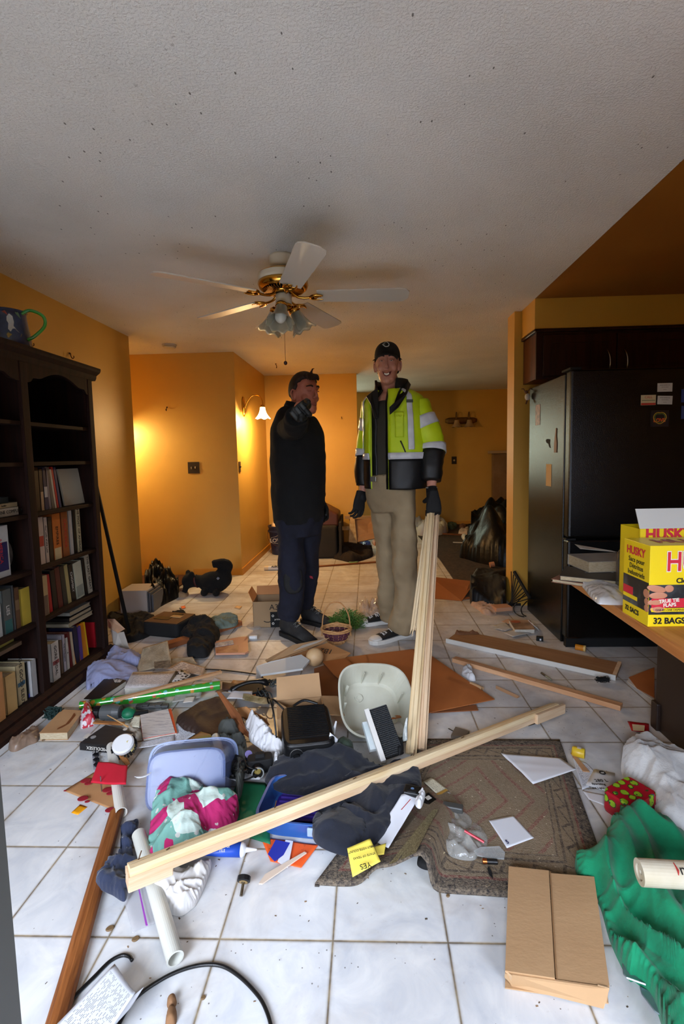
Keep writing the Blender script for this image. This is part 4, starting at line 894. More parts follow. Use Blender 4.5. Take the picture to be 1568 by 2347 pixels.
part('dial',T(lathe([(.026,0),(.026,.008),(.014,.01),(.013,.018),(.001,.018)],28),tr(-.055,-.134,.04)@rt(90)),M_black,ht); part('dial_ring',T(lathe([(.0265,.0),(.0265,.002),(.024,.002),(.024,0)],28,False,True),tr(-.055,-.1355,.04)@rt(90)),mat('silver_ring',(190,190,190),.3,.6),ht)
for i,s in enumerate(('AUTO','HI','LO')): text(s,ht,frame((.01+i*.025,-.1365,.045),(1,0,0),z=(0,-1,0)),.008,M_wink)
part('cord',tube(spline([(-.08,.13,.05),(-.13,.15,.1),(-.15,.1,.14),(-.14,.03,.12),(-.13,-.02,.04)],7),.004,6),M_black,ht,smooth=True)
# ---- telephone and its cord
M_ph=mat('phone_black',(18,18,19),.3)
tp=thing('telephone','black corded telephone handset lying on its base with coiled cords','telephone',frame(at(ZC,720,60,.05),(1,.35,.05),z=(0,-.2,1)))
part('base',rbox(.075,.05,-.03,.0,p=4),M_ph,tp,bevel=.002)
part('handset',tube(spline([(-.095,-.01,.01),(-.07,-.01,.03),(0,-.01,.042),(.07,-.01,.03),(.095,-.01,.008)],5),[.016,.019,.021,.02,.016,.014,.013,.012,.012,.012,.012,.012,.013,.014,.016,.02,.021,.021,.019,.017,.015][:21],10,flat=.8),M_ph,tp,smooth=True)
part('display',box(.0,.025,-.05,-.046,-.02,-.01),mat('amber_display',(200,110,50),.4),tp)
coil=[(.1+.012*i/10+.014*cos(i*1.25),.0+.02*sin(i*.35)+.014*sin(i*1.25),.0+.004*cos(i)) for i in range(60)]
part('coiled_cord',tube(coil,.004,5),mat('grey_cord',(60,66,66),.4),tp,smooth=True)
sc_=[]
for k_ in range(5): sc_.append(T(tube(spline([(.03*cos(t),.04*sin(t),.006*sin(2*t+k_)) for t in [2*PI*i/10 for i in range(11)]],4),.0035,5),tr(*(at(ZC,770+30*k_,60+25*k_,.03)))@rt(20*k_,10,35*k_)))
solo('cable_bundle',J(*sc_),mat('dark_grey_cable',(44,48,48),.4),'tangled dark grey cable loops beside the telephone','cable',smooth=True)
# ---- navy cloth over blue tub
tb_c=[at(ZC,775,1290,.03),G(838,1930,.03),G(860,1815,.03),at(ZC,880,850,.03)]
ctr_=sum(tb_c,Vector())/4
tu=thing('storage_tub_lid','blue storage tub with a purple ribbed floor under the navy cloth','tub',frame((ctr_.x,ctr_.y,.004),tb_c[1]-tb_c[0],z=(0,0,1)))
A_=(tb_c[1]-tb_c[0]).length/2*1.02; B_=(tb_c[2]-tb_c[1]).length/2
M_tub=mat('blue_tub',(44,84,148),.3,coat=.2); M_pur=mat('purple_tub_floor',(56,36,130),.3)
part('shell',basin(A_,B_,.062,tap=.9,p=6),M_tub,tu,bevel=.002)
part('ribs',J(*[box(-A_*.78,A_*.78,-B_*.75+i*B_*.18,-B_*.75+i*B_*.18+B_*.08,.008,.017) for i in range(9)],box(-A_*.84,A_*.84,-B_*.8,B_*.8,.006,.010)),M_pur,tu,bevel=.002)
part('latch',box(-.0,.06,-B_*1.05-.006,-B_*1.03,.03,.06),mat('clear_latch',(140,160,190),.3),tu,bevel=.003)
hp_('dark_sweater','big dark navy sweater draped over the blue tub and pile','clothing',[(642,1722),(700,1700),(760,1706),(800,1712),(850,1735),(905,1745),(948,1722),(966,1765),(955,1800),(905,1830),(850,1860),(840,1900),(800,1935),(722,1905),(725,1850),(800,1828),(760,1808),(690,1800),(640,1792),(606,1765)],.05,M_dnavy,zb=.045,zo=.085,amp=.04,fr=5.5,fine=.32,n=150,rings=34,seed=3.3,ang=.9,pw=4)
hp_('dark_sweater_sleeve','dark navy sleeve end spread toward the rug','clothing',[(800,1838),(880,1800),(955,1788),(960,1815),(925,1850),(900,1880),(850,1935),(830,1925),(790,1890),(730,1900),(722,1860)],.025,M_dnavy,zb=.055,zo=.07,amp=.025,fr=7,fine=.3,seed=6.1,ang=.5,pw=4,n=120)
# ---- clear bin on its side with bright quilted cloth
bl_=G(290,1893,.005); br_=G(520,1868,.005); tl_=Yp(303,1712,G(290,1893).y+.12)
cen=(bl_+br_)/2; xx=(br_-bl_); Wb=xx.length/2
zdir=Vector((0,.70,-.35)); 
Mt=frame((cen.x,cen.y+.095,.095),xx,z=zdir)
bn=thing('storage_bin','clear bluish plastic storage bin lying on its side','bin',Mt)
part('shell',T(basin(Wb*.95,.115,.15,.003,.88,p=5),tr(0,.0,0)),mat('clear_blue_plastic',(110,126,172),.25,alpha=.5),bn,bevel=.002)
part('rim',T(loft([[(x*s,y*s,z) for x,y in rrect(Wb*.98,.12,56,5)] for s,z in ((1,.145),(1.05,.145),(1.05,.153),(1,.153),(1,.145))],cap=False),tr()),mat('blue_rim_plastic',(110,134,186),.3,alpha=.6),bn)
def quilt():
    m,nt,b=newmat('star_print_cotton'); t=NT(nt); P=t.coord('Object',(1,1,1)); vo=t.n('ShaderNodeTexVoronoi'); vo.inputs['Scale'].default_value=13; t.l(P,vo.inputs['Vector'])
    s=t.n('ShaderNodeSeparateColor'); t.l(vo.outputs['Color'],s.inputs[0]); r=t.n('ShaderNodeValToRGB'); r.color_ramp.interpolation='CONSTANT'; e=r.color_ramp.elements
    e[0].color=lin((176,30,96)); e[1].position=.34; e[1].color=lin((110,160,148)); a=e.new(.6); a.color=lin((196,214,204)); a=e.new(.85); a.color=lin((120,170,158)); t.l(s.outputs[0],r.inputs[0])
    v2=t.n('ShaderNodeTexVoronoi'); v2.inputs['Scale'].default_value=24; t.l(P,v2.inputs['Vector']); k=t.math('LESS_THAN',t.math('ADD',v2.outputs['Distance'],t.math('MULTIPLY',t.noise(P,90,2),.25)),.3)
    t.l(t.mix(t.math('MULTIPLY',k,.8),r.outputs[0],lin((200,196,190))),b.inputs['Base Color']); b.inputs['Roughness'].default_value=.9; t.bump(t.noise(P,30,3),.8,.006,b); return m
hp_('quilted_cloth','magenta and teal star print cloth spilling from the clear bin','cloth',[(372,1765),(420,1768),(470,1785),(515,1800),(545,1800),(540,1840),(505,1868),(478,1870),(462,1900),(440,1912),(400,1930),(360,1938),(336,1930),(340,1870),(352,1810)],.09,quilt(),zb=.03,zo=.1,amp=.045,fr=7,seed=2.2,ang=1.2,n=140,rings=30,pw=3)
hp_('white_rag','white cotton rag beside the star print cloth','cloth',ZE((690,110),(770,98),(835,130),(800,165),(720,195),(670,190)),.03,mat('white_cotton',(210,210,212),.9,bump=.3,bscale=200),zb=.03,zo=.06,amp=.02,fr=16,n=60,rings=12)
# navy folded trouser leg, pole, pipes
hp_('navy_towel','folded navy cloth hanging over the wooden pole at left','cloth',ZH((1200,60),(1240,50),(1215,160),(1180,290),(1225,470),(1160,500),(1120,735),(1000,690),(870,625),(855,570),(950,440),(1070,300),(1090,110)),.05,M_navy,zb=.02,zo=.07,amp=.03,fr=11,seed=4.4,ang=1.35,n=120,rings=24)
a=at(ZH,1050,110,.0); b=at(ZH,600,1900,.0)
solo_beam('wooden_pole','long brown varnished wooden rail at the lower left','timber',(a.x,a.y,.0),(b.x,b.y-.05,.0),[(-.022,0),(.022,0),(.025,.012),(.02,.024),(.006,.03),(-.008,.03),(-.02,.022),(-.025,.01)],W_old,bevel=.002)
M_pvc=mat('white_pvc',(200,200,190),.35)
a=G(318,1912,.05); b=G(402,2198,.022)
solo('pvc_pipe',pipe(a,b,.0215,.0175,28),M_pvc,'long white plastic pipe running out from under the pine casing','pipe',smooth=False)
a=at(ZC,425,480,.08); b=at(ZC,480,655,.07); solo('pvc_pipe',pipe(a,b,.017,.0135,24),M_pvc,'short white plastic pipe between the clear bin and grey gloves','pipe')
a=at(ZB,1000,590,.03); b=at(ZB,1090,1190,.022); solo('cardboard_tube',pipe(a,b,.02,.018,20),mat('white_tube_paper',(206,202,192),.6),'white cardboard tube passing under the red cloth','tube')
# ---- red cloth, cherry placemat, tag
sheet('red_cloth','small bright red folded cloth left of the clear bin','cloth',[(225,1748,.065),(292,1753,.065),(288,1797,.058),(208,1793,.05)],mat('red_cotton',(188,20,44),.85),curl=.004,th=.006,fr=14)
pm=sheet('placemat','tan placemat printed with dark red cherries','placemat',[(147,1812,.004),(215,1770,.012),(282,1812,.012),(282,1864,.006)],mat('tan_mat',(176,132,88),.7,c2=(166,120,78),scale=7),curl=.001,th=.003)
chm=mat('cherry_print',(140,28,40),.6)
for (x,y,r) in ((770,898,.02),(795,922,.015),(968,980,.02),(990,1012,.014),(745,1058,.02),(785,1085,.01),(990,1160,.018),(1030,1185,.01),(585,988,.006)):
    q=at(ZB,x,y,.0155 if x>700 else .008); part('cherry_print',T(sph(r,r*.8,.0012,n=16,m=6),tr(*q)),chm,pm,world=True,smooth=True)
solo('nail',tube([at(ZB,915,995,.012),at(ZB,903,860,.075)],.0022,6),mat('steel_nail',(150,150,150),.3,1),'long steel nail standing up through the cherry placemat','nail')
sheet('plastic_tag','orange yellow plastic tag on the tiles left of the placemat','tag',ZB((640,1185),(720,1112),(785,1135),(700,1205)),mat('orange_plastic',(224,150,20),.4),n=4,curl=.0005,th=.003)
sheet('green_card','plain dark green card under the star print cloth and tub','card',[(545,1790,.012),(610,1795,.012),(620,1935,.008),(500,1895,.008)],mat('green_card',(24,110,72),.6,c2=(20,98,64),scale=9),curl=.001,th=.003)
# ---- caulk tube, flyer, splint, knob
cq=thing('caulk_tube','white and blue caulk tube reading TUB & TILE with a pointed nozzle','tube',frame(G(480,1948,.022),(1,.02,0),z=(0,0,1)))
L_=(G(552,1950,.022)-G(480,1948,.022)).length
part('barrel',T(loft([[(0+x_,.021*cos(2*PI*i/24),.021*fl_*sin(2*PI*i/24)) for i in range(24)] for x_,fl_ in ((-.03,.25),(0,.55),(.04,.85),(L_,1.))]),tr()),mat('blue_label',(30,74,176),.4),cq,smooth=True)
part('shoulder',T(lathe([(.021,0),(.0215,.006),(.018,.012),(.009,.016),(.008,.018),(.003,.05),(.001,.052)],20),tr(L_,0,0)@rt(0,90)),mat('white_hdpe',(215,215,215),.4),cq,smooth=True)
text('TUB &',cq,frame((L_*.45,-.008,.0205),(1,0,0),z=(0,-.35,.93)),.017,M_wink); text('TILE',cq,frame((L_*.45,-.0175,.012),(1,0,0),z=(0,-.8,.6)),.011,M_wink)
fy=sheet('flyer','orange and blue printed flyer on the tiles below the blue tub','flyer',[(597,1921),(730,1937),(690,1990),(620,1975)][:4],printmat('orange_flyer',(232,90,26),(120,40,20),18,3,.6),curl=.004,z=.004)
part('blue_stripe',slab([tuple(G(*p,.013)) for p in ((632,1925),(665,1932),(650,1960),(630,1975),(614,1958))],.0008),mat('flyer_blue',(44,54,160),.5),fy,world=True); part('white_panel',slab([tuple(G(*p,.0125)) for p in ((655,1925),(672,1928),(660,1990),(636,1975))],.0008),M_paper,fy,world=True)
q0=[at(ZE,*p,.012) for p in ((1065,565),(1110,500),(1380,345),(1395,352),(1200,490),(1090,565))]; solo('wood_splinter',slab(q0,.004),mat('pale_splinter',(208,190,172),.7),'long pale wood splinter lying over the orange flyer','splinter')
kb=thing('leveling_foot','black ribbed leveling foot with a steel bolt on the tiles','knob',frame(G(558,2022,.022),(1,0,0),z=(.1,.9,.5)))
part('knob',lathe([(.016,.0),(.02,.002),(.02,.014),(.016,.016)],14),M_black,kb); part('washer',lathe([(.013,-.001),(.013,.001)],16),mat('tan_washer',(150,124,80),.5),kb); part('bolt',lathe([(.0045,-.034),(.0045,0),(.008,-.001)],10),mat('steel_bolt',(140,130,110),.3,1),kb)
# paper bundle and zip bag
hp_('paper_bundle','torn bundle of crumpled white paper under the pine casing end','paper',ZE((335,540),(390,460),(480,430),(640,395),(735,340),(700,470),(640,600),(600,650),(510,700),(400,660),(310,610)),.06,mat('torn_white_paper',(204,200,194),.8,c2=(216,214,212),scale=12),zb=.002,zo=.04,amp=.035,fr=12,seed=8.,ang=1.,fine=.45,n=120,rings=22)
zb_=sheet('zip_bag','clear zip plastic bag with a purple seal on the tiles','plastic bag',[(275,2030,.006),(335,2028,.01),(358,2118,.006),(302,2145,.004)],mat('clear_film',(200,200,205),.12,alpha=.35),curl=.008,z=.004)
part('purple_seal',slab([tuple(G(*p,.02)) for p in ((316,2034),(319,2034),(339,2122),(334,2122))],.001),mat('purple_seal',(150,70,170),.4),zb_,world=True)
# black cable, instruction sheet
solo('power_cable',tube(spline([G(u,v,.005) for u,v in ((120,2347),(170,2285),(215,2240),(250,2205),(278,2190),(296,2192),(303,2201))],6),.0045,8),M_black,'short black cable end curling behind the instruction sheet','cable',smooth=True)
solo('power_cable',tube(spline([G(u,v,.006) for u,v in ((250,2400),(300,2300),(370,2245),(440,2216),(500,2212),(545,2235),(590,2280),(612,2320),(625,2370),(630,2420))],8),.0045,8),M_black,'long black cable arching across the bottom tiles','cable',smooth=True)
ins=sheet('instruction_sheet','curved printed instruction sheet at the bottom left','paper',[(60,2420,.03),(262,2212,.05),(310,2275,.07),(200,2440,.05)],M_print,curl=.004)
sheet('blank_leaf','blank white back leaf folded under the instruction sheet','paper',[(180,2440,.01),(245,2330,.02),(330,2262,.05),(300,2310,.02)],M_paper,curl=.002)
# brown droppings, coins
for u,v,r,l in ((252,2129,.011,'brown disc scrap on the grout line at lower left'),(311,2153,.010,'round brown disc below the zip bag'),(265,2030,.012,'greenish coin under the navy cloth'),(466,2288,.006,'small brown pellet on the bottom grout line'),(1027,2054,.006,'small brown pebble below the rug'),(1058,2042,.011,'shiny coin on the tiles below the rug'),(100,1697,.008,'dark brown pellet beside the stained book')):
    q=G(u,v,.0); solo('coin' if 'coin' in l else 'pellet',T(lathe([(.001,0),(r*.9,0),(r,.002),(r*.8,.004),(.001,.004)],16),tr(*q)@rt(0,0,30)@Matrix.Diagonal((1,.8,1,1))),mat('brown_pellet',(110,86,56),.7) if 'coin' not in l else mat('dull_coin',(130,130,116),.35,.8),l,'coin' if 'coin' in l else 'debris',smooth=False)
solo('dried_clay',J(heap(GP([(385,2290),(400,2282),(405,2296),(394,2312),(383,2304)],.005),.02,0,n=30,rings=6,amp=.006),heap(GP([(388,2310),(404,2312),(402,2345),(380,2350),(382,2325)],.005),.018,0,n=30,rings=6,amp=.006)),mat('clay',(128,92,60),.8),'brown twisted lump of dried clay at the bottom edge','debris',smooth=True)
# ================================================================ RUG
RZ=.008
rgp=[G(975,1697),G(1282,1700),G(1425,1968),G(1165,2046),G(948,2030),G(935,1990),G(985,1880)]
def rugmat():
    m,nt,b=newmat('worn_oriental_rug'); t=NT(nt); tc=t.n('ShaderNodeTexCoord'); sp=t.n('ShaderNodeSeparateXYZ'); t.l(tc.outputs['UV'],sp.inputs[0]); u,v=sp.outputs[0],sp.outputs[1]; P=tc.outputs['Object']
    eu=t.math('MULTIPLY',t.math('SUBTRACT',.5,t.math('ABSOLUTE',t.math('SUBTRACT',u,.5))),1.15); ev=t.math('MULTIPLY',t.math('SUBTRACT',.5,t.math('ABSOLUTE',t.math('SUBTRACT',v,.5))),1.); d=t.math('MINIMUM',eu,ev)
    d=t.math('ADD',d,t.math('MULTIPLY',t.math('SUBTRACT',t.noise(P,18,2),.5),.012))
    r=t.n('ShaderNodeValToRGB'); e=r.color_ramp.elements; r.color_ramp.interpolation='CONSTANT'
    e[0].color=lin((40,36,38)); e[1].position=.055; e[1].color=lin((104,44,44))
    for p,c in ((.068,(112,98,78)),(.085,(56,46,40)),(.095,(122,104,80)),(.15,(120,100,76)),(.155,(56,46,40)),(.165,(116,98,74)),(.185,(70,56,46)),(.195,(124,106,82))): x=e.new(p); x.color=lin(c)
    t.l(d,r.inputs[0])
    # border motif & field motifs
    zz=t.math('ABSOLUTE',t.math('SUBTRACT',t.math('FRACT',t.math('MULTIPLY',t.math('ADD',u,v),9)),.5)); zb=t.math('LESS_THAN',t.math('ABSOLUTE',t.math('SUBTRACT',t.math('SUBTRACT',d,.1),t.math('MULTIPLY',zz,.09))),.006)
    inb=t.math('MULTIPLY',t.math('GREATER_THAN',d,.097),t.math('LESS_THAN',d,.15)); c1=t.mix(t.math('MULTIPLY',zb,inb),r.outputs[0],lin((52,42,36)))
    du=t.math('ABSOLUTE',t.math('SUBTRACT',u,.45)); dv=t.math('ABSOLUTE',t.math('SUBTRACT',v,.5)); dia=t.math('ADD',t.math('MULTIPLY',du,1.3),dv)
    band=t.math('LESS_THAN',t.math('ABSOLUTE',t.math('SUBTRACT',t.math('FRACT',t.math('MULTIPLY',t.math('SNAP',dia,.028),6.5)),.5)),.12); infl=t.math('GREATER_THAN',d,.2)
    c2=t.mix(t.math('MULTIPLY',t.math('MULTIPLY',band,infl),.7),c1,lin((120,48,48)))
    n=t.noise(P,90,4,.8); c3=t.mix(t.math('MULTIPLY',t.ramp(n,.36,.62),.66),c2,lin((146,130,108)))
    t.l(c3,b.inputs['Base Color']); b.inputs['Roughness'].default_value=.95; t.bump(t.noise(P,260,2),.8,.004,b); return m
M_rug=rugmat()
# flat field, then a raised wave at its left corner and the loose near-left corner
BLc=G(722,2030); TLc=G(970,1697); TRc=G(1283,1699); BRc=G(1418,2075)
nx,ny=60,44
def rugf(u,v):
    bot=BLc.lerp(BRc,u); top=TLc.lerp(TRc,u)
    # near edge pulled straight between the corners
    p=bot.lerp(top,v); z=.001
    w=math.exp(-((u-.335-.05*v)/.045)**2)*max(0,1-v*1.9); z+=.115*w
    w2=math.exp(-((u-.25-.1*v)/.07)**2)*max(0,1-v*1.5); z+=.04*w2
    z+=.004*(nz((p.x*7,p.y*7,1))+.5)*(1 if .02<u<.98 and .02<v<.98 else .2)
    x=p.x+(.03*w-.02*w2)*1.; y=p.y+.03*w2-.02*w
    return (x,y,max(z,.001))
rg=solo('oriental_rug',grid(nx,ny,rugf),M_rug,'worn brown oriental rug with dark red motifs, rucked up at its left side','rug',smooth=True); addu(rg,nx,ny); sm_=rg.modifiers.new('t','SOLIDIFY'); sm_.thickness=.007; sm_.offset=1; rg.data.materials.append(mat('jute_weave',(170,160,120),.95,c2=(110,100,70),scale=180,bump=1,bscale=220)); sm_.material_offset=1
part('jute_backing',grid(6,14,lambda a,b:Vector(rugf(.272+.05*a*(1-.6*b)+.045*b,.0+.34*b))+Vector((0,0,.0095))),rg.data.materials[1],rg,world=True,smooth=True)
und=part('rug_fringe',tube([ (rugf(i/40*.3,0)[0],rugf(i/40*.3,0)[1]-.004,.004) for i in range(3)],.003,5),mat('rug_fringe',(60,54,48),.9),rg,world=True)
# jute backing showing where the rug folds over
# ---- on the rug
pp=sheet('paper_sheet','crumpled blank white sheet lying on the far right of the rug','paper',[(1148,1725,.022),(1285,1738,.022),(1322,1765,.024),(1222,1797,.024)],M_paper,curl=.006,seed=1.5,fr=8)
pe=sheet('envelope','small white card with a dark printed stamp on the rug','card',[(1120,1880,.012),(1176,1869,.012),(1224,1921,.012),(1162,1944,.012)],M_paper,curl=.001)
text('5',pe,MW[pe].inverted()@frame(G(1163,1930,.0155),(1,.25,0),z=(0,0,1)),.022,mat('indigo_ink',(40,44,90),.6),name='stamp')
hp_('blister_package','crumpled clear plastic package with a red toothbrush shape on the rug','package',ZF((905,420),(970,330),(1040,300),(1150,370),(1250,480),(1255,570),(1200,620),(1160,660),(1050,650),(950,600),(900,520)),.035,mat('clear_crumpled_plastic',(190,190,184),.1,alpha=.42,coat=.5),zb=.01,zo=.03,amp=.03,fr=16,n=90,rings=16)
solo('toothbrush',tube([at(ZF,1100,495,.06),at(ZF,1235,575,.045)],.004,6),mat('red_plastic',(190,30,50),.3),'slim red plastic stick inside the clear package on the rug','stick')
gl_=slab([at(ZF,*p,.02) for p in ((1165,640),(1210,615),(1340,608),(1380,650),(1375,695),(1280,690),(1190,670))],.004); solo('broken_glass',gl_,mat('clear_glass',(200,205,205),.03,alpha=.35,spec=1.),'oval piece of clear broken glass on the rug','glass')
bt=thing('battery','copper and black battery lying on the rug below the glass','battery',frame(at(ZF,1225,705,.02),(1,-.05,0),z=(0,0,1)))
part('casing',T(lathe([(.0075,.012),(.0075,.045)],16),rt(0,90)),M_black,bt,smooth=False); part('copper_top',T(lathe([(.0076,0),(.0076,.013)],16),rt(0,90)),mat('copper_cap',(190,110,60),.3,1),bt)
solo('dark_leaf',slab([at(ZF,*p,.016) for p in ((1265,745),(1285,770),(1298,830),(1270,800),(1258,760))],.002),M_blackc,'shrivelled dark leaf near the bottom edge of the rug','leaf')
pch=heap([at(ZF,*p,.02) for p in ((790,635),(820,620),(885,650),(860,745),(775,715))],.02,.01,n=40,rings=8,amp=.004,pw=6); solo('black_pouch',pch,M_mblack,'small square black pouch tucked against the rug fold','pouch',smooth=True)
sheet('cream_note','cream coloured slip tucked into the rug fold','paper',[tuple(p)+(.03,) for p in ZF((820,600),(880,600),(968,648),(910,688))],mat('cream_note',(222,206,166),.7),n=6)
sheet('white_slip','folded white slip standing in the rug fold','paper',[(990,1940,.05),(1002,1916,.07),(1020,1940,.03),(1010,1950,.03)],M_paper,n=6)
yn=sheet('yellow_ballot_note','yellow printed note with a large YES on the rug corner','paper',[(795,1948,.09),(848,1925,.1),(872,1978,.075),(808,2012,.06)],mat('yellow_paper',(226,206,84),.7),n=10,curl=.005)
Mn=MW[yn].inverted()
for s,(u,v),sz in (('YES',(838,1988),.022),('STATE OF TEXAS',(835,1966),.009),('EARLY VOTE COUNTY',(828,1951),.009)): text(s,yn,Mn@frame(G(u,v,.0925 if v<1970 else .083)+Vector((0,0,.006)),(-1,-.35,0),z=(0,-.2,1)),sz,M_ink)
sheet('yellow_note','plain yellow note half hidden behind the printed yellow one','paper',[(858,1942,.07),(885,1933,.07),(880,1960,.06),(866,1962,.06)],mat('yellow_paper2',(216,196,80),.7),n=6)
wl=sheet('letter','long white letter with a red line lying from the sweater to the rug','paper',[(920,1822,.09),(972,1808,.09),(890,1945,.05),(855,1925,.05)],M_paper,curl=.006,n=12)
part('red_rule',slab([tuple(G(*p,.099)) for p in ((940,1832),(942,1832),(921,1856),(919,1856))],.0006),M_rink,wl,world=True)
hp_('tissue','crumpled white tissue on top of the letter','tissue',ZF((760,250),(820,200),(828,230),(800,310),(765,300)),.02,mat('tissue_white',(214,214,216),.9),zb=.085,zo=.1,amp=.02,fr=25,n=40,rings=8)
def gadget(zz,c,s,h,rz,m,name,label,cat,zb=.012,bev=.004):
    q=at(zz,*c,zb+h); t=thing(name,label,cat,tr(q.x,q.y,zb)@rt(0,0,rz)); part('case',cbox(s[0],s[1],h),m,t,bevel=bev); return t
t=gadget(ZF,(740,205),(.06,.045),.02,-15,M_black,'pager','black pager with a small blue button by the sweater','gadget',.08)
part('button',T(lathe([(.006,.02),(.006,.0215)],12),tr(.0,.0,0)),mat('blue_button',(110,140,180),.4),t); part('clip',cbox(.03,.012,.006,0,-.015,.018),M_mblack,t)
t=gadget(ZF,(895,305),(.045,.12),.02,35,mat('gloss_black_case',(22,20,20),.15),'remote_control','glossy black remote with a white sticker lying on the rug top','remote',.012); part('sticker',cbox(.02,.018,.001,0,.035,.0195),M_paper2,t)
t=gadget(ZF,(1020,315),(.07,.028),.02,-15,mat('smoky_plastic',(70,70,68),.3),'plastic_clip','smoky grey plastic clip above the clear package','clip',.03)
tg=sheet('hang_tag','cream printed hang tag with a brown foot on the rug','tag',[tuple(p)+(.02,) for p in ZF((815,155),(875,125),(985,210),(920,250))],printmat('tag_print',(206,200,176),(70,66,60),16,3,.7),n=6,curl=.001,th=.001)
part('brown_foot',slab([at(ZF,*p,.0225) for p in ((905,240),(970,205),(987,215),(922,253))],.0006),mat('ochre_foot',(160,120,50),.6),tg,world=True)
sheet('receipt','crumpled white receipt under the hang tag','paper',[tuple(p)+(.014,) for p in ZF((930,240),(990,225),(1050,295),(1000,290))],M_paper,n=6,curl=.004)
# ---- flattened carton bottom right
fc=thing('flattened_box','large flattened cardboard carton lying face down at the bottom right','cardboard',tr(*G(1270,2150)))
zt=.045
A0,A1,A2,A3=G(1166,1988,zt),G(1363,2014,zt),G(1396,2262,zt),G(1158,2228,zt)
mid0=G(1258,1998,zt); mid1=G(1272,2245,zt)
part('left_panel',slab([A0,mid0,mid1,A3],.004),M_card,fc,world=True); part('right_panel',slab([tuple(G(1262,2004,zt-.006)),tuple(G(1362,2012,zt-.006)),tuple(G(1397,2263,zt-.006)),tuple(G(1276,2248,zt-.006))],.004),M_card,fc,world=True)
part('crease',slab([tuple(mid0+Vector((.002,0,.004))),tuple(G(1263,2000,zt+.004)),tuple(G(1278,2246,zt+.004)),tuple(mid1+Vector((.002,0,.004)))],.0008),mat('card_crease',(140,104,68),.8),fc,world=True)
z0=.004; part('front_wall',slab([A3,A2,G(1382,2308,z0),G(1172,2256,z0)],.004),M_card,fc,world=True)
part('corner_flap',slab([G(1370,2255,zt),A2,G(1384,2308,.002),G(1372,2300,.004)],.004),mat('light_card_edge',(206,172,132),.8),fc,world=True); part('corner_flap',slab([A3,G(1172,2240,zt),G(1172,2256,.004),G(1156,2240,.01)],.004),mat('light_card_edge',(206,172,132),.8),fc,world=True)
part('bottom_panel',slab([A0-Vector((0,0,zt-.001)),A1-Vector((0,0,zt-.001)),A2-Vector((0,-.0,zt-.001)),A3-Vector((0,0,zt-.001))],.003),M_card,fc,world=True)
part('side_wall',slab([A1-Vector((.0,0,.004)),A2-Vector((0,0,.004)),A2-Vector((0.004,0,zt-.003)),A1-Vector((.004,0,zt-.003))],.003),M_card,fc,world=True)
# ---- green blanket, roll, steel plates
M_grn=mat('green_fleece',(10,136,92),.95,c2=(6,118,80),scale=10,bump=.8,bscale=40,sheen=.15)
hp_('fleece_blanket','bright green fleece blanket heaped at the right edge','blanket',[(1320,1945),(1370,1935),(1385,1915),(1425,1860),(1470,1850),(1530,1880),(1600,1920),(1700,2050),(1750,2250),(1700,2420),(1600,2460),(1545,2380),(1500,2255),(1460,2210),(1440,2200),(1400,2120),(1375,2040),(1345,2010),(1325,1985)],.10,M_grn,zb=.0,zo=.05,amp=.065,fr=6,seed=5.2,ang=.25,fine=.22,n=200,rings=44,pw=2.6)
rl=thing('rolled_mat','cream paper roll with printed red lines lying on the green blanket','roll',frame(G(1465,1999,.16),(1,-.06,.0),z=(0,0,1)))
part('roll',T(J(pipe((0,0,0),(.28,0,0),.032,.02,28),pipe((.004,0,0),(.27,.002,-.002),.017,.006,20)),tr()),mat('cream_roll',(214,206,186),.6,c2=(200,188,160),scale=9),rl,smooth=False)
text('m',rl,frame((.105,-.018,.0285),(0,-.55,-.83) if 0 else (1,0,0),z=(0,-.5,.87)),.035,M_ink); part('red_lines',J(box(.085,.0865,-.026,.0,.02,.0335),box(.16,.1615,-.026,.0,.02,.0335)),M_rink,rl)
M_galv=mat('galvanised_steel',(150,166,172),.35,.8,c2=(126,142,150),scale=12)
mp=thing('steel_bracket','galvanised steel plate bracket poking from under the green blanket','bracket',tr(*G(1480,2250)))
part('plate',slab([G(*p,.012) for p in ((1425,2190),(1490,2215),(1520,2275),(1500,2268),(1440,2245),(1428,2235))],.004),M_galv,mp,world=True,bevel=.002); part('pressed_rib',tube([G(1436,2240,.017),G(1480,2256,.017)],.003,6),M_galv,mp,world=True); part('pressed_rib',tube([G(1445,2228,.017),G(1472,2238,.017)],.0025,6),M_galv,mp,world=True)
mp=thing('steel_bracket','second steel plate with folded edge at the bottom right corner','bracket',tr(*G(1520,2310)))
part('plate',slab([G(*p,.006) for p in ((1466,2262),(1510,2285),(1560,2347),(1548,2352),(1500,2320),(1470,2280))],.004),M_galv,mp,world=True,bevel=.002)
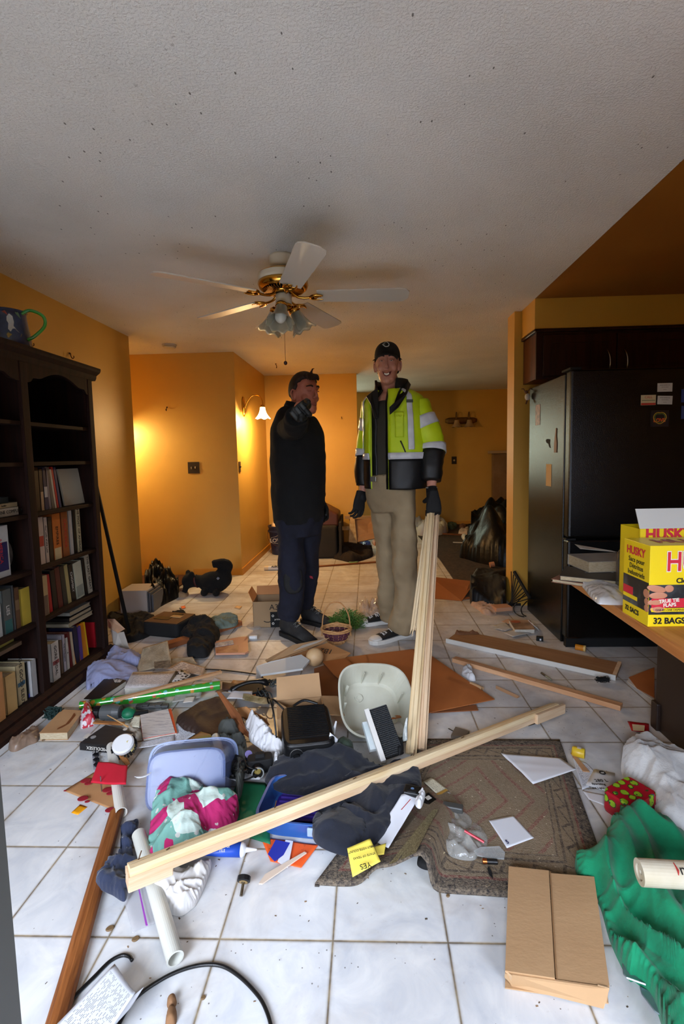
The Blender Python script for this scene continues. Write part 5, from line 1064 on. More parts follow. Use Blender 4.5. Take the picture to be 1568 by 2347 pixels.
# ---- gift, light box, candle, bottles
def giftmat():
    m,nt,b=newmat('tree_gift_wrap'); t=NT(nt); P=t.coord('Object'); vo=t.n('ShaderNodeTexVoronoi'); vo.inputs['Scale'].default_value=28; vo.inputs['Randomness'].default_value=.6; t.l(P,vo.inputs['Vector'])
    d=t.math('ADD',vo.outputs['Distance'],t.math('MULTIPLY',t.noise(P,60,2),.3)); k=t.math('LESS_THAN',d,.56); k2=t.math('LESS_THAN',d,.5); v3=t.n('ShaderNodeTexVoronoi'); v3.inputs['Scale'].default_value=70; t.l(P,v3.inputs['Vector']); dot=t.math('LESS_THAN',v3.outputs['Distance'],.3)
    c=t.mix(k,lin((172,18,38)),lin((40,80,24))); c=t.mix(k2,c,lin((150,190,40))); c=t.mix(t.math('MULTIPLY',k2,dot),c,lin((30,90,60))); v4=t.n('ShaderNodeTexVoronoi'); v4.inputs['Scale'].default_value=23; t.l(P,v4.inputs['Vector'])
    c=t.mix(t.math('MULTIPLY',t.math('LESS_THAN',v4.outputs['Distance'],.14),t.math('SUBTRACT',1.,k)),c,lin((60,120,150))); t.l(c,b.inputs['Base Color']); b.inputs['Roughness'].default_value=.35; return m
c=G(1445,1862,.0); Mg=frame((c.x,c.y+.005,.0),(.85,.5,0),z=(0,0,1))
gt=thing('gift_box','red gift box wrapped in paper with green trees','gift',Mg)
part('wrapped_box',loft([[(x*s,y*s,z) for x,y in rrect(.075,.055,24,9)] for s,z in ((.96,0),(1,.01),(1,.07),(.97,.078))]),giftmat(),gt)
lc=sheet('light_box_card','white light box card with a round emblem beside the gift','card',[(1362,1763,.006),(1410,1772,.006),(1412,1820,.006),(1343,1798,.006)],mat('white_card2',(206,208,210),.5),n=4,curl=.0005,th=.002)
Ml=MW[lc].inverted()
text('280 L',lc,Ml@frame(G(1378,1789,.0088),(1,.02,0),z=(0,0,1)),.022,M_ink); text('Sparkling',lc,Ml@frame(G(1372,1797,.0088),(1,-.05,0),z=(0,0,1)),.014,M_ink); text('Tape Light',lc,Ml@frame(G(1368,1806,.0088),(1,-.05,0),z=(0,0,1)),.013,M_ink)
part('emblem',T(lathe([(.001,0),(.012,0),(.012,.0006),(.001,.0006)],20),tr(*G(1381,1771,.0085))),M_ink,lc,world=True); text('GE',lc,Ml@frame(G(1381,1771,.0094),(1,-.05,0),z=(0,0,1)),.011,M_wink)
sheet('printed_leaflet','printed leaflet under the light box card right of the rug','paper',[(1312,1735,.003),(1345,1750,.003),(1385,1790,.003),(1335,1810,.003)],M_print,curl=.002)
sheet('paper_scrap','small white scrap beside the rug edge under the gift','paper',[(1335,1812),(1388,1822),(1385,1845),(1350,1832)],M_paper,n=6,curl=.002)
cn=thing('candle_stub','yellow candle stub lying on the tiles beyond the rug corner','candle',frame(G(1311,1720,.022),(.85,-.5,0),z=(0,0,1)))
part('wax',T(lathe([(.001,0),(.017,.001),(.02,.006),(.02,.048),(.018,.05),(.006,.045)],24),rt(0,90)),mat('yellow_wax',(222,196,50),.35,c2=(200,160,40),scale=8),cn,smooth=True); part('label',T(cbox(.016,.012,.001),tr(.028,0,.0198)),M_paper2,cn)
solo('wood_splinter',slab([at(ZG,*p,.003) for p in ((690,290),(720,300),(835,435),(785,430))],.005),mat('splinter_wood',(176,136,100),.7),'flat wedge of wood beside the yellow candle stub','splinter')
pbt=thing('pill_bottle','orange pill bottle with a white cap beside the refrigerator corner','bottle',frame(at(ZI,880,890,.02),(.8,-.5,0),z=(0,0,1)))
part('bottle',T(lathe([(.001,0),(.019,.001),(.019,.05),(.016,.052)],20),rt(0,90)),mat('amber_plastic',(206,130,30),.3,alpha=.9),pbt); part('cap',T(lathe([(.0195,.05),(.0195,.062),(.001,.063)],20),rt(0,90)),mat('yellow_cap',(214,180,110),.4),pbt)
pbt=thing('pill_bottle','small white pill bottle lying left of the boots','bottle',frame(at(ZK,35,945,.014),(1,.12,0),z=(0,0,1)))
part('bottle',T(lathe([(.001,0),(.014,.001),(.014,.045)],20),rt(0,90)),mat('white_hdpe',(215,215,215),.4),pbt); part('cap',T(lathe([(.0145,.045),(.0145,.057),(.001,.058)],20),rt(0,90)),M_white,pbt)
mk=thing('marker_pen','black marker pen on the tiles before the long panel','pen',frame(at(ZI,665,1055,.006),at(ZI,755,1120,.006)-at(ZI,665,1055,.006),z=(0,0,1)))
part('cap',T(lathe([(.001,0),(.006,.001),(.006,.045)],12),rt(0,90)),M_black,mk); part('barrel',T(lathe([(.0058,.045),(.0058,.09),(.003,.1),(.001,.102)],12),rt(0,90)),mat('pen_grey',(120,124,110),.4),mk)
random.seed(3); q=at(ZI,1055,1110,.01)
fz=[tube(spline([q+Vector((random.uniform(-.04,.04),random.uniform(-.022,.022),random.uniform(0,.025))) for _ in range(4)],4),.0014,4) for _ in range(46)]
solo('steel_wool','tangled',None,'','') if 0 else solo('scouring_pad',J(*fz),M_mblack,'tangled black scouring pad by the end of the long panel','scouring pad')
t=gadget(ZI,(655,825),(.045,.03),.03,-20,M_mblack,'binder_clip','small black binder clip near the refrigerator foot','clip',.0); part('white_dot',cbox(.01,.002,.012,.005,-.016,.008),M_paper,t)
solo('sock_scrap',heap(GP(ZI((160,1050),(190,1018),(225,1030),(235,1070),(250,1095),(215,1095),(185,1075)),.01),.035,0,amp=.02,fr=22,n=50,rings=10),mat('white_cotton',(210,210,212),.9,bump=.3,bscale=200),'crumpled white cloth scrap on the point of the cardboard sheet','cloth',smooth=True)
rw=sheet('snack_wrapper','red wrapper with a cream label against the counter base','wrapper',[(1438,1654,.004),(1488,1660,.004),(1488,1680,.004),(1448,1676,.004)],mat('red_foil',(176,22,36),.3),n=6,curl=.004); part('cream_label',slab([G(*p,.012) for p in ((1449,1660),(1478,1663),(1477,1676),(1451,1674))],.001),mat('cream_note',(222,206,166),.7),rw,world=True)
cw=thing('kraft_bag','torn kraft paper piece with a white edge beside the counter base','paper',tr(*G(1470,1570)))
part('kraft_face',slab([G(*p,.02) for p in ((1441,1553),(1500,1530),(1500,1600),(1478,1588),(1460,1578))],.002),M_cardo,cw,world=True); part('white_edge',slab([G(*p,.008) for p in ((1437,1562),(1442,1556),(1480,1588),(1500,1600),(1500,1608))],.002),M_paper2,cw,world=True)
solo('metal_bracket',J(T(cbox(.05,.02,.004),tr(*at(ZG,390,65,.004))@rt(0,0,25)),T(cbox(.03,.012,.014),tr(*at(ZG,370,60,.006))@rt(0,0,25))),mat('dull_brass_hinge',(120,110,90),.35,1),'small metal hinge lying under the right end of the casing','hinge',bevel=.002)
sc2=thing('wood_scrap','small grey wood scrap with a dark cord above the rug','scrap',tr(*at(ZD,1250,900)))
part('board',slab([at(ZD,*p,.003) for p in ((1210,862),(1330,900),(1290,945),(1170,938))],.012),mat('grey_scrap',(110,98,84),.8),sc2,world=True); part('cord',tube([at(ZD,1150,858,.005),at(ZD,1200,885,.008)],.002,5),M_black,sc2,world=True)
# ---- fluffy batting at the right
hp_('fiber_batting','soft white fluffy stuffing spread against the counter base','stuffing',[(1440,1700),(1480,1680),(1520,1705),(1600,1740),(1700,1850),(1650,1950),(1570,1900),(1510,1880),(1500,1850),(1490,1810),(1465,1780),(1430,1760),(1425,1725)],.09,mat('white_batting',(212,212,210),1.,c2=(196,196,194),scale=9,bump=1.,bscale=40,sheen=1),amp=.03,fr=6,n=120,rings=26,seed=9,fine=.7)
# ================================================================ MIDDLE GROUND AND LEFT OF THE PILE
def HP(name,label,cat,zz,pts,H_,m,**k): return hp_(name,label,cat,zz(*pts),H_,m,**k)
def SH_(name,label,cat,zz,pts,m,z=.004,**k):
    q=zz(*[(p[0],p[1]) for p in pts]); q=[(q[i][0],q[i][1],pts[i][2] if len(pts[i])>2 else z) for i in range(4)]
    return sheet(name,label,cat,q,m,**k)
def plank(name,label,cat,zz,a,b,w,h,m,za=.0,zb2=.0,**k):
    A=at(zz,*a,za); B_=at(zz,*b,zb2); return solo_beam(name,label,cat,A,B_,[(-w/2,0),(w/2,0),(w/2,h),(-w/2,h)],m,bevel=.001,**k)
# leaning black pole
a=G(298,1458,.0); b=Xp(213,1078,-2.13)
solo('black_pole',tube([a,b],.0135,12),M_mblack,'black pole leaning against the wall right of the bookcase','pole',smooth=True)
# carton of papers by the wall
c=at(ZA,330,450); wb=thing('file_box','white carton of papers with black edges against the left wall','box',tr(-1.99,c.y+.14,0)@rt(0,0,2))
part('carton',box(-.13,.1,-.12,.12,0,.19),mat('dusty_white_card',(190,184,178),.7),wb,bevel=.002); part('folders',J(box(.105,.112,-.12,.12,0,.18),box(.118,.13,-.12,.11,0,.17),box(.136,.15,-.11,.11,0,.15)),mat('grey_folders',(90,92,98),.5),wb)
HP('bin_bag','crumpled black bin bag at the hall corner behind the left wall','bag',ZA,((475,150),(560,120),(640,120),(660,170),(735,185),(748,235),(640,290),(560,325),(480,310)),.2,M_bag,amp=.1,fr=9,fine=.8,ew=.12,seed=2)
HP('sock','off white sock in front of the hall bin bag','cloth',ZA,((585,292),(640,288),(725,290),(730,312),(640,330),(600,342)),.03,mat('sock_white',(196,176,150),.9),n=40,rings=8,amp=.01)
HP('sock','tan rolled sock between the hall bin bag and the toy cat','cloth',ZA,((695,262),(750,245),(815,250),(828,280),(790,300),(710,290)),.05,mat('sock_tan',(170,140,104),.9),n=40,rings=8,amp=.01)
# plush animal
c=at(ZA,975,310); pl=thing('plush_cat','black plush cat with a curled tail lying on the hall tiles','plush toy',tr(c.x,c.y+.1,0))
part('body',J(sph(.15,.11,.105,.04,0,.11),sph(.09,.09,.10,.13,0,.15),sph(.07,.065,.07,-.19,-.02,.13),sph(.03,.03,.035,-.22,-.06,.05),sph(.03,.02,.03,-.21,.02,.2),sph(.03,.02,.03,-.15,-.05,.2),sph(.035,.05,.035,.1,-.12,.04),sph(.035,.05,.04,-.02,-.1,.04),tube(spline([(.17,0,.2),(.2,0,.27),(.14,0,.3),(.04,.0,.285)],6),[.035]*8+[.04]*11,10),tube([(-.19,-.02,.13),(-.06,0,.12)],.06,10)),mat('black_plush',(12,11,11),1.,bump=1,bscale=150),pl,remesh=.012)
part('collar',T(lathe([(.062,-.008),(.066,0),(.062,.008)],20,False),tr(-.12,-.01,.125)@rt(0,78,0)),mat('dark_red_ribbon',(70,20,16),.6),pl); part('muzzle',sph(.02,.012,.014,-.245,-.07,.06),mat('brown_muzzle',(110,70,44),.8),pl,smooth=True); part('tag',slab([(.1,-.1,.17),(.115,-.098,.155),(.13,-.09,.17),(.115,-.095,.185)],.002),mat('grey_tag',(110,110,120),.6),pl)
HP('black_garment','flat black garment by the foot of the leaning pole','clothing',ZA,((160,470),(240,440),(330,455),(420,460),(540,445),(570,500),(520,560),(500,610),(330,660),(300,600),(200,520)),.06,M_blackc,amp=.04,fr=8,seed=3)
plank('wood_board','reddish brown board under the black jacket','board',ZA,(560,760),(1245,540),.07,.035,W_old if 0 else wood('reddish_board',(170,106,66),(140,82,48),0,1.,.6,.2))
jk=HP('black_jacket','black jacket flung over the board beside the cash box','clothing',ZA,((650,475),(740,450),(800,455),(880,490),(960,495),(1020,520),(1060,555),(1085,570),(1070,620),(1020,690),(970,760),(850,762),(815,740),(815,690),(850,640),(770,610),(740,560),(700,520)),.09,M_blackc,amp=.05,fr=8,seed=7,ang=.2,zb=.01)
c=at(ZA,630,640,.0); cbx=thing('cash_box','open black cash box with a brown lid tray lying by the black jacket','box',tr(c.x,c.y+.12,0)@rt(0,0,-14))
part('case',loft([[(x*s,y*s,z) for x,y in rrect(.155,.13,40,8)] for s,z in ((.95,0),(1,.012),(1,.09),(.97,.1))]),M_mblack,cbx); part('tray',box(-.14,.14,-.115,.115,.1,.106),mat('brown_tray',(96,62,34),.6),cbx,bevel=.002)
part('slot',box(-.1,.02,-.06,.0,.106,.109),M_black,cbx); part('slot',T(lathe([(.001,0),(.045,0),(.045,.003),(.001,.003)],20),tr(.02,.07,.106)@Matrix.Diagonal((1,.5,1,1))),M_black,cbx); part('label',box(.0,.09,.0,.04,.107,.112),mat('pale_label',(190,150,96),.6),cbx)
HP('grey_green_cloth','crumpled grey green cloth at the end of the reddish board','cloth',ZA,((990,500),(1060,480),(1120,440),(1160,430),(1225,470),(1225,520),(1150,545),(1030,550)),.05,mat('sage_cloth',(116,128,116),.9,c2=(96,108,98),scale=9),amp=.03,fr=12,zb=.03)
solo('utility_knife',tube([at(ZA,755,405,.004),at(ZA,805,455,.004)],.004,6),M_black,'thin black stick lying behind the black jacket','stick')
SH_('orange_scrap','tiny orange plastic scrap behind the black jacket','scrap',ZA,((762,395),(795,388),(805,405),(775,412)),mat('orange_scrap',(230,110,40),.5),n=4,curl=.004)
SH_('beige_card','small beige square card on the warm lit tiles','card',ZA,((1200,402),(1220,385),(1265,390),(1248,412)),mat('beige_card',(210,170,120),.6),n=4,curl=.0)
# packet of cards
pk=thing('photo_packet','plastic packet with a desert picture and a small magazine on top','packet',tr(*at(ZA,1170,720)))
part('packet',slab([at(ZA,*p,.01) for p in ((1050,790),(1042,690),(1240,655),(1310,650),(1318,770),(1290,785))],.012),mat('clear_wrap',(196,140,110),.3),pk,world=True)
part('desert_picture',slab([at(ZA,*p,.0225) for p in ((1055,775),(1050,730),(1235,705),(1232,765))],.001),mat('desert_print',(130,62,38),.5,c2=(190,140,100),scale=14),pk,world=True)
part('magazine',slab([at(ZA,*p,.024) for p in ((1048,725),(1042,695),(1190,668),(1198,700))],.002),mat('magazine_print',(110,110,130),.5,c2=(200,190,180),scale=40),pk,world=True)
# newspaper, lavender cloth, folded card
nw=SH_('newspaper','folded newspaper page standing in the left of the clutter','newspaper',ZA,((400,925,.01),(690,870,.02),(655,670,.10),(450,745,.06)),M_news,curl=.014,seed=2)
part('photo',slab([at(ZA,*p,.052) for p in ((550,905),(675,890),(680,835),(545,845))],.001),mat('news_photo',(60,52,46),.7,c2=(130,120,104),scale=40),nw,world=True)
SH_('newspaper_scrap','smaller newsprint scrap right of the standing newspaper','newspaper',ZA,((680,890,.01),(900,860,.01),(860,800,.03),(690,810,.03)),M_news,curl=.01,seed=5)
HP('lavender_cloth','upper fold of pale lavender cloth against the bookcase foot','cloth',ZA,((140,860),(170,770),(210,728),(300,745),(435,775),(430,830),(330,850),(220,870)),.08,mat('lavender_cotton',(150,154,186),.9,c2=(134,138,172),scale=6,bump=.3,bscale=160),amp=.03,fr=7,seed=2)
HP('lavender_cloth','long lower roll of pale lavender cloth before the black covered book','cloth',ZA,((-10,1020),(0,900),(60,870),(200,860),(330,852),(410,870),(400,930),(340,960),(290,1000),(150,985),(60,1000)),.08,_mc['lavender_cotton'],amp=.04,fr=7,seed=4,ang=.1)
fb=thing('broken_card_box','torn white card box with a peach lining by the bookcase','box',tr(*at(ZA,250,700)))
part('side',slab([at(ZA,220,750,.0),at(ZA,300,745,.0),at(ZA,250,610,.14),at(ZA,190,570,.15)],.004),mat('torn_white_card',(196,188,178),.8),fb,world=True)
part('side',slab([at(ZA,300,745,.0),at(ZA,345,740,.0),at(ZA,300,600,.14),at(ZA,250,610,.14)],.004),mat('torn_white_card2',(180,172,162),.8),fb,world=True)
part('lining',slab([at(ZA,170,560,.15),at(ZA,165,495,.2),at(ZA,225,495,.21),at(ZA,310,575,.15),at(ZA,250,612,.141)],.003),mat('peach_lining',(196,160,130),.8),fb,world=True)
# books & pads on the floor
def floor_book(zz,c4,h,cm,label,lift=.0,rows=None,ttl=None,pm=None,cat='book',name='book'):
    """book lying on the floor; c4 = near-left, near-right, far-right, far-left corners of its top in the photograph"""
    q=[at(zz,*p,h+lift) for p in c4]; lo=[v-Vector((0,0,h)) for v in q]
    t=thing(name,label,cat,tr(*((q[0]+q[2])/2-Vector((0,0,h)))))
    part('cover',slab(q,.002),cm,t,world=True); part('back_cover',slab(lo,.002),cm,t,world=True)
    ins=lambda f,z:[v+((q[0]+q[2])/2-v)*.03+Vector((0,0,z)) for v in q]
    a=ins(0,-h+.002); 
    M_=a+ins(0,0)
    part('pages',([tuple(v) for v in M_],[(3,2,1,0),(4,5,6,7),(0,1,5,4),(1,2,6,5),(2,3,7,6),(3,0,4,7)]),pm or M_pagew,t,world=True)
    return t,q
t,q=floor_book(ZA,((-30,1150),(90,1155),(320,1000),(165,960)),.03,printmat('black_back_cover',(28,26,26),(90,86,82),22,5,.7) if 0 else mat('black_cover',(26,24,24),.4),'black covered thick book lying face down with a barcode label')
part('barcode_label',slab([at(ZA,*p,.034) for p in ((225,1012),(270,1012),(290,992),(212,985))],.001),mat('barcode_white',(206,204,200),.5,c2=(30,30,30),scale=60,stretch=(6,.3,1),p=(.5,.52)),t,world=True)
t,q=floor_book(ZA,((300,1065),(640,1058),(722,918),(372,930)),.035,M_paper2,'thick open pad of printed pages lying left of the green wrap',cat='book',name='printed_pad')
pg=SH_('printed_page','printed top page of the thick pad','paper',ZA,((305,1058,.0385),(640,1052,.0385),(718,920,.0385),(374,932,.0385)),printmat('pad_print',(206,198,194),(120,112,110),26,5,.8),curl=.0,n=4)
SH_('stamp_sheet','perforated sheet with rows of dark marks behind the green wrap','paper',ZA,((640,905,.02),(940,960,.02),(960,890,.02),(770,838,.03)),printmat('stamp_print',(200,178,158),(90,70,62),7,2,.9),n=8,curl=.004)
SH_('crossword_clipping','paper clipping with black squares lying on the printed pad','paper',ZA,((690,1010,.045),(800,1000,.045),(850,945,.045),(760,905,.05)),mat('crossword',(200,196,190),.7,c2=(24,24,24),scale=55,p=(.56,.58),detail=0),n=4,curl=.002)
solo('garden_cable',tube(spline([at(ZA,*p,.006) for p in ((965,905),(1100,912),(1250,928),(1375,945))],5),.004,6),M_black,'straight black cable running to the patterned box','cable')
plank('wooden_dowel','thin pale wooden stick lying over the green wrapping roll','stick',ZA,(215,1170),(1095,935),.022,.014,wood('dowel_wood',(196,158,120),(176,134,96),0,1,.6,.1),za=.06,zb2=.045)
def wrapmat():
    m,nt,b=newmat('balloon_gift_wrap'); t=NT(nt); P=t.coord('Object'); vo=t.n('ShaderNodeTexVoronoi'); vo.inputs['Scale'].default_value=34; t.l(P,vo.inputs['Vector']); s=t.n('ShaderNodeSeparateColor'); t.l(vo.outputs['Color'],s.inputs[0])
    r=t.n('ShaderNodeValToRGB'); r.color_ramp.interpolation='CONSTANT'; e=r.color_ramp.elements; e[0].color=lin((200,130,50)); e[1].position=.35; e[1].color=lin((110,190,190)); x=e.new(.6); x.color=lin((190,60,60)); x=e.new(.75); x.color=lin((50,140,40)); t.l(s.outputs[0],r.inputs[0])
    k=t.math('LESS_THAN',vo.outputs['Distance'],.38); t.l(t.mix(t.math('MULTIPLY',k,.8),lin((46,146,44)),r.outputs[0]),b.inputs['Base Color']); b.inputs['Roughness'].default_value=.2; b.inputs['Coat Weight'].default_value=.5; return m
A_=at(ZA,-60,1200,.02); B_=at(ZA,1085,1035,.045); M_=frame(A_,B_-A_,z=(0,0,1)); L_=(B_-A_).length
gw=thing('wrapping_roll','long roll of green gift wrap with coloured balloons across the left clutter','roll',M_)
part('roll',T(lathe([(.017,0),(.02,.001),(.022,L_*.5),(.024,L_),(.02,L_),(.02,L_-.05)],24,False),rt(0,90)),wrapmat(),gw,smooth=False); part('loose_edge',slab([(0,-.024,0),(L_*.45,-.045,-.016),(L_*.5,-.02,-.01),(0.02,-.01,.012)],.0008),wrapmat(),gw)
# leather folder & cardboard flaps
hp_('leather_bag','flat dark brown leather bag in the middle of the clutter','bag',ZA((720,1245),(800,1190),(940,1120),(1060,1080),(1120,1090),(1200,1180),(1290,1300),(1180,1420),(1060,1440),(900,1360),(770,1310)),.05,mat('dark_leather',(44,32,27),.6,c2=(58,38,29),scale=4,bump=.3,bscale=80),zb=.02,zo=.08,amp=.03,fr=5,n=100,seed=2)
cf=thing('cardboard_flap','bent brown cardboard strip standing over the leather bag','cardboard',tr(*at(ZC,620,300)))
part('panel',slab([at(ZC,435,90,.16),at(ZC,470,95,.16),at(ZC,640,290,.13),at(ZC,690,430,.08),at(ZC,910,610,.05),at(ZC,880,610,.03),at(ZC,620,420,.07),at(ZC,520,230,.12)],.003),M_cardd,cf,world=True)
part('panel',slab([at(ZC,610,235,.1),at(ZC,690,220,.12),at(ZC,860,330,.1),at(ZC,890,380,.07),at(ZC,760,380,.04),at(ZC,640,300,.08)],.003),mat('kraft_carton',(176,124,76),.7),cf,world=True)
HP('grey_gloves','pair of worn dark grey rubber gloves before the leather bag','gloves',ZC,((440,400),(480,330),(540,305),(600,350),(640,420),(690,480),(690,600),(670,700),(640,860),(600,870),(600,720),(580,620),(520,520),(450,470)),.06,mat('grey_rubber',(74,76,70),.7,c2=(58,60,56),scale=9,bump=.2,bscale=80),zb=.03,zo=.09,amp=.05,fr=12,seed=4,ang=1.5,ew=.04)
fg=J(*[tube(spline([at(ZC,580-20*i,700+10*i,.07),at(ZC,545-22*i,760,.06),at(ZC,510-8*i,800+14*i,.045)],4),[.014]*5+[.012,.011,.01,.008],8) for i in range(3)])
solo('black_glove','',None,'','') if 0 else solo('black_glove',J(fg,heap([at(ZC,*p,.05) for p in ((560,640),(640,660),(640,760),(560,770))],.05,.03,n=40,rings=8,amp=.01)),M_blackc,'black glove with limp fingers right of the clear bin','glove',smooth=True,remesh=.006)
cmr=thing('camera','old black camera with its lens facing out beside the green card','camera',frame(at(ZC,810,760,.03),(.95,.25,0),z=(0,0,1)))
part('body',loft([[(x,y,z) for x,y in rrect(.05*s,.028*s,32,5)] for s,z in ((.95,0),(1,.004),(1,.05),(.95,.055),(.4,.056),(.36,.07))]),M_mblack,cmr)
part('lens',T(lathe([(.022,0),(.024,.004),(.024,.03),(.02,.034),(.019,.028),(.012,.016),(.001,.015)],28),tr(-.012,-.026,.024)@rt(90)),M_black,cmr); part('lens_glass',T(sph(.014,.014,.004),tr(-.012,-.046,.024)@rt(90)),mat('amber_lens',(150,130,70),.1,.3),cmr,smooth=True); part('lens_ring',T(lathe([(.0245,.03),(.0245,.035),(.02,.035),(.02,.03)],28,False,True),tr(-.012,-.026,.024)@rt(90)),mat('silver_ring',(190,190,190),.3,.6),cmr)
part('strap',tube(spline([(-.05,0,.04),(-.09,.02,.03),(-.1,-.04,.01),(-.06,-.08,.02),(-.02,-.06,.02)],6),.004,6),M_mblack,cmr)
solo('usb_cable',J(*[T(tube(spline([(.05*cos(t),.03*sin(t),.008*sin(3*t+k)) for t in [2*PI*i/8 for i in range(9)]],4),.0025,5),tr(*at(ZC,650+22*k,730,.05+.006*k))@rt(15*k,20,40*k)) for k in range(4)]),M_black,'coiled thin black cable beside the camera','cable',smooth=True)
HP('white_shirt','crumpled white cloth lying on the bent cardboard strip','cloth',ZC,((660,350),(700,300),(750,300),(820,340),(880,390),(930,450),(1005,500),(960,600),(950,630),(890,580),(820,500),(720,430),(700,385)),.06,mat('white_cotton',(210,210,212),.9,bump=.3,bscale=200),zb=.05,zo=.1,amp=.05,fr=14,seed=5,ew=.04)
SH_('paper_sheet','white sheet lying behind the leather bag','paper',ZC,((520,160,.06),(735,185,.04),(740,95,.05),(570,90,.06)),M_paper,curl=.01,n=8)
SH_('magazine_page','crumpled coloured magazine page left of the open carton','paper',ZC,((650,190,.04),(870,225,.03),(860,150,.05),(660,130,.06)),mat('leaf_print',(110,96,56),.5,c2=(190,176,140),scale=20),curl=.014,n=8)
SH_('white_leaflet','white leaflet wedged beside the black grill','paper',ZC,((1370,600,.08),(1450,590,.08),(1475,500,.12),(1405,445,.16)),M_paper,n=6)
solo('plastic_spoon',tube([at(ZD,165,900,.1),at(ZD,188,800,.17)],[.007,.004],8),mat('white_hdpe',(215,215,215),.4),'white plastic handle poking up beside the basin','handle')
HP('green_hat','dark green round cap half buried behind the navy sweater','cap',ZD,((150,1010),(190,950),(260,925),(330,960),(330,1010),(250,1040),(180,1045)),.05,mat('bottle_green',(44,56,46),.5),zb=.07,zo=.1,amp=.004,n=50,rings=10)
SH_('teal_booklet','pale striped booklet leaning at the right side of the basin','book',ZD,((770,970,.06),(800,960,.08),(800,760,.16),(785,765,.16)),mat('striped_booklet',(150,160,156),.5,c2=(210,210,204),scale=40,stretch=(1,6,1)),n=4,curl=0,th=.01)
HP('black_cushion_pad','black round object inside the clutter right of the filter','object',ZD,((700,900),(740,895),(765,950),(760,1010),(720,1020)),.05,M_mblack,zb=.06,zo=.09,n=40,rings=8,amp=.004)
# notebook, papers, ornament, torch
t,q=floor_book(ZA,((455,1475),(735,1425),(685,1228),(432,1285)),.018,mat('orange_cover',(196,70,36),.5),'open spiral notebook of white pages with an orange back cover',lift=.02,cat='notebook',name='notebook')
o=part('top_page',slab([v+Vector((0,0,.003)) for v in q[:1]+[q[1].lerp(q[0],.06),q[2].lerp(q[3],.1),q[3]]],.001),mat('note_page',(206,202,198),.7,c2=(170,166,168),scale=30,stretch=(.6,5,1),p=(.55,.62)),t,world=True)
SH_('letter','white printed letter under the open notebook','paper',ZA,((480,1530,.02),(760,1520,.02),(940,1400,.03),(770,1330,.03)),M_print,n=8,curl=.008)
SH_('letter','wide white printed letter behind the clear bin','paper',ZB,((1215,615,.03),(1560,560,.03),(1568,485,.03),(1240,560,.03)),M_print,n=8,curl=.004)
SH_('magazine_cover','floral magazine cover lying beside the letters','magazine',ZC,((170,520,.03),(400,510,.04),(385,465,.05),(300,440,.04)),mat('flower_print',(170,120,90),.5,c2=(140,140,60),scale=16),n=6,curl=.004)
on=thing('yarn_ornament','green ribbed ball ornament beside the dark torch','ornament',tr(*(at(ZA,340,1265,.035))))
part('ball',sph(.034,.034,.03,n=24,m=14),mat('green_thread',(20,120,80),.5,c2=(14,90,60),scale=14,stretch=(1,9,1)),on,smooth=True); part('white_band',T(lathe([(.0345,-.002),(.035,0),(.0345,.002)],24,False),rt(20,10,0)),mat('pale_green_band',(170,210,190),.5),on)
tor=thing('hair_dryer','black and grey hand tool lying left of the green ornament','tool',frame(at(ZA,60,1255,.04),(1,.02,0),z=(0,0,1)))
part('nozzle',T(lathe([(.028,0),(.03,.004),(.03,.03),(.024,.034),(.024,.002)],20,False),rt(0,90)),M_black,tor,smooth=False); part('barrel',T(lathe([(.022,.03),(.036,.04),(.038,.1),(.03,.13),(.001,.14)],20),rt(0,90)),mat('dark_grey_plastic',(72,74,74),.5),tor,smooth=False)
part('handle',tube(spline([(.12,0,0),(.16,-.01,-.01),(.21,-.005,-.012),(.26,.02,-.015)],5),[.02]*5+[.018]*5+[.014]*6,10),M_blackc,tor,smooth=True)
solo('chain_links',J(*[T(cbox(.034,.03,.02),at(ZA,430+52*i,1222-6*(i%2),.006) and tr(*at(ZA,430+52*i,1222-6*(i%2),.006))@rt(0,0,8*(-1)**i)) for i in range(5)],tube([at(ZA,410,1222,.015),at(ZA,640,1210,.015)],.007,6)),mat('grey_links',(70,72,72),.6),'dark grey linked plastic blocks right of the green ornament','chain',bevel=.004)
# left foreground books
t,q=floor_book(ZB,((350,475),(605,470),(752,272),(555,262)),.034,mat('stained_cover',(190,150,108),.6,c2=(172,132,92),scale=4),'thick tan paperback with a long brown coffee stain',pm=M_page)
st=[at(ZB,*p,.0375) for p in ((510,440),(560,420),(620,385),(680,310),(665,290),(640,330),(590,390),(520,425))]; part('stain',slab(st,.0003),mat('coffee_stain',(120,68,34),.6),t,world=True)
t,q=floor_book(ZB,((720,560),(960,585),(1200,470),(950,400)),.03,mat('grey_black_cover',(50,50,52),.4,c2=(38,38,40),scale=30,stretch=(.5,6,1)),'dark grey book with spine reading MIDDLESEX near the red cloth',pm=M_page)
mid=(q[0]+q[1])/2+Vector((0,-.003,-.014)); part('spine',slab([q[0]+Vector((0,-.002,.001)),q[1]+Vector((0,-.002,.001)),q[1]+Vector((0,-.003,-.031)),q[0]+Vector((0,-.003,-.031))],.002),mat('black_cover',(26,24,24),.4),t,world=True)
xd=(q[1]-q[0]).normalized(); text('MIDDLESEX',t,MW[t].inverted()@frame(mid+xd*.02+Vector((0,-.0035,0)),-xd,z=(0,-1,.1)),.02,M_wink)
part('barcode_label',slab([at(ZB,*p,.0335) for p in ((745,512),(780,520),(820,480),(790,475))],.0008),M_paper2,t,world=True); part('badge',T(lathe([(.001,0),(.012,0),(.012,.001),(.001,.001)],16),tr(*at(ZB,838,508,.0325))),mat('grey_badge',(150,150,150),.5),t,world=True); part('badge',T(lathe([(.001,0),(.01,0),(.01,.001),(.001,.001)],16),tr(*at(ZB,1125,437,.0325))),M_paper2,t,world=True)
q=at(ZB,478,290,.03); random.seed(5)
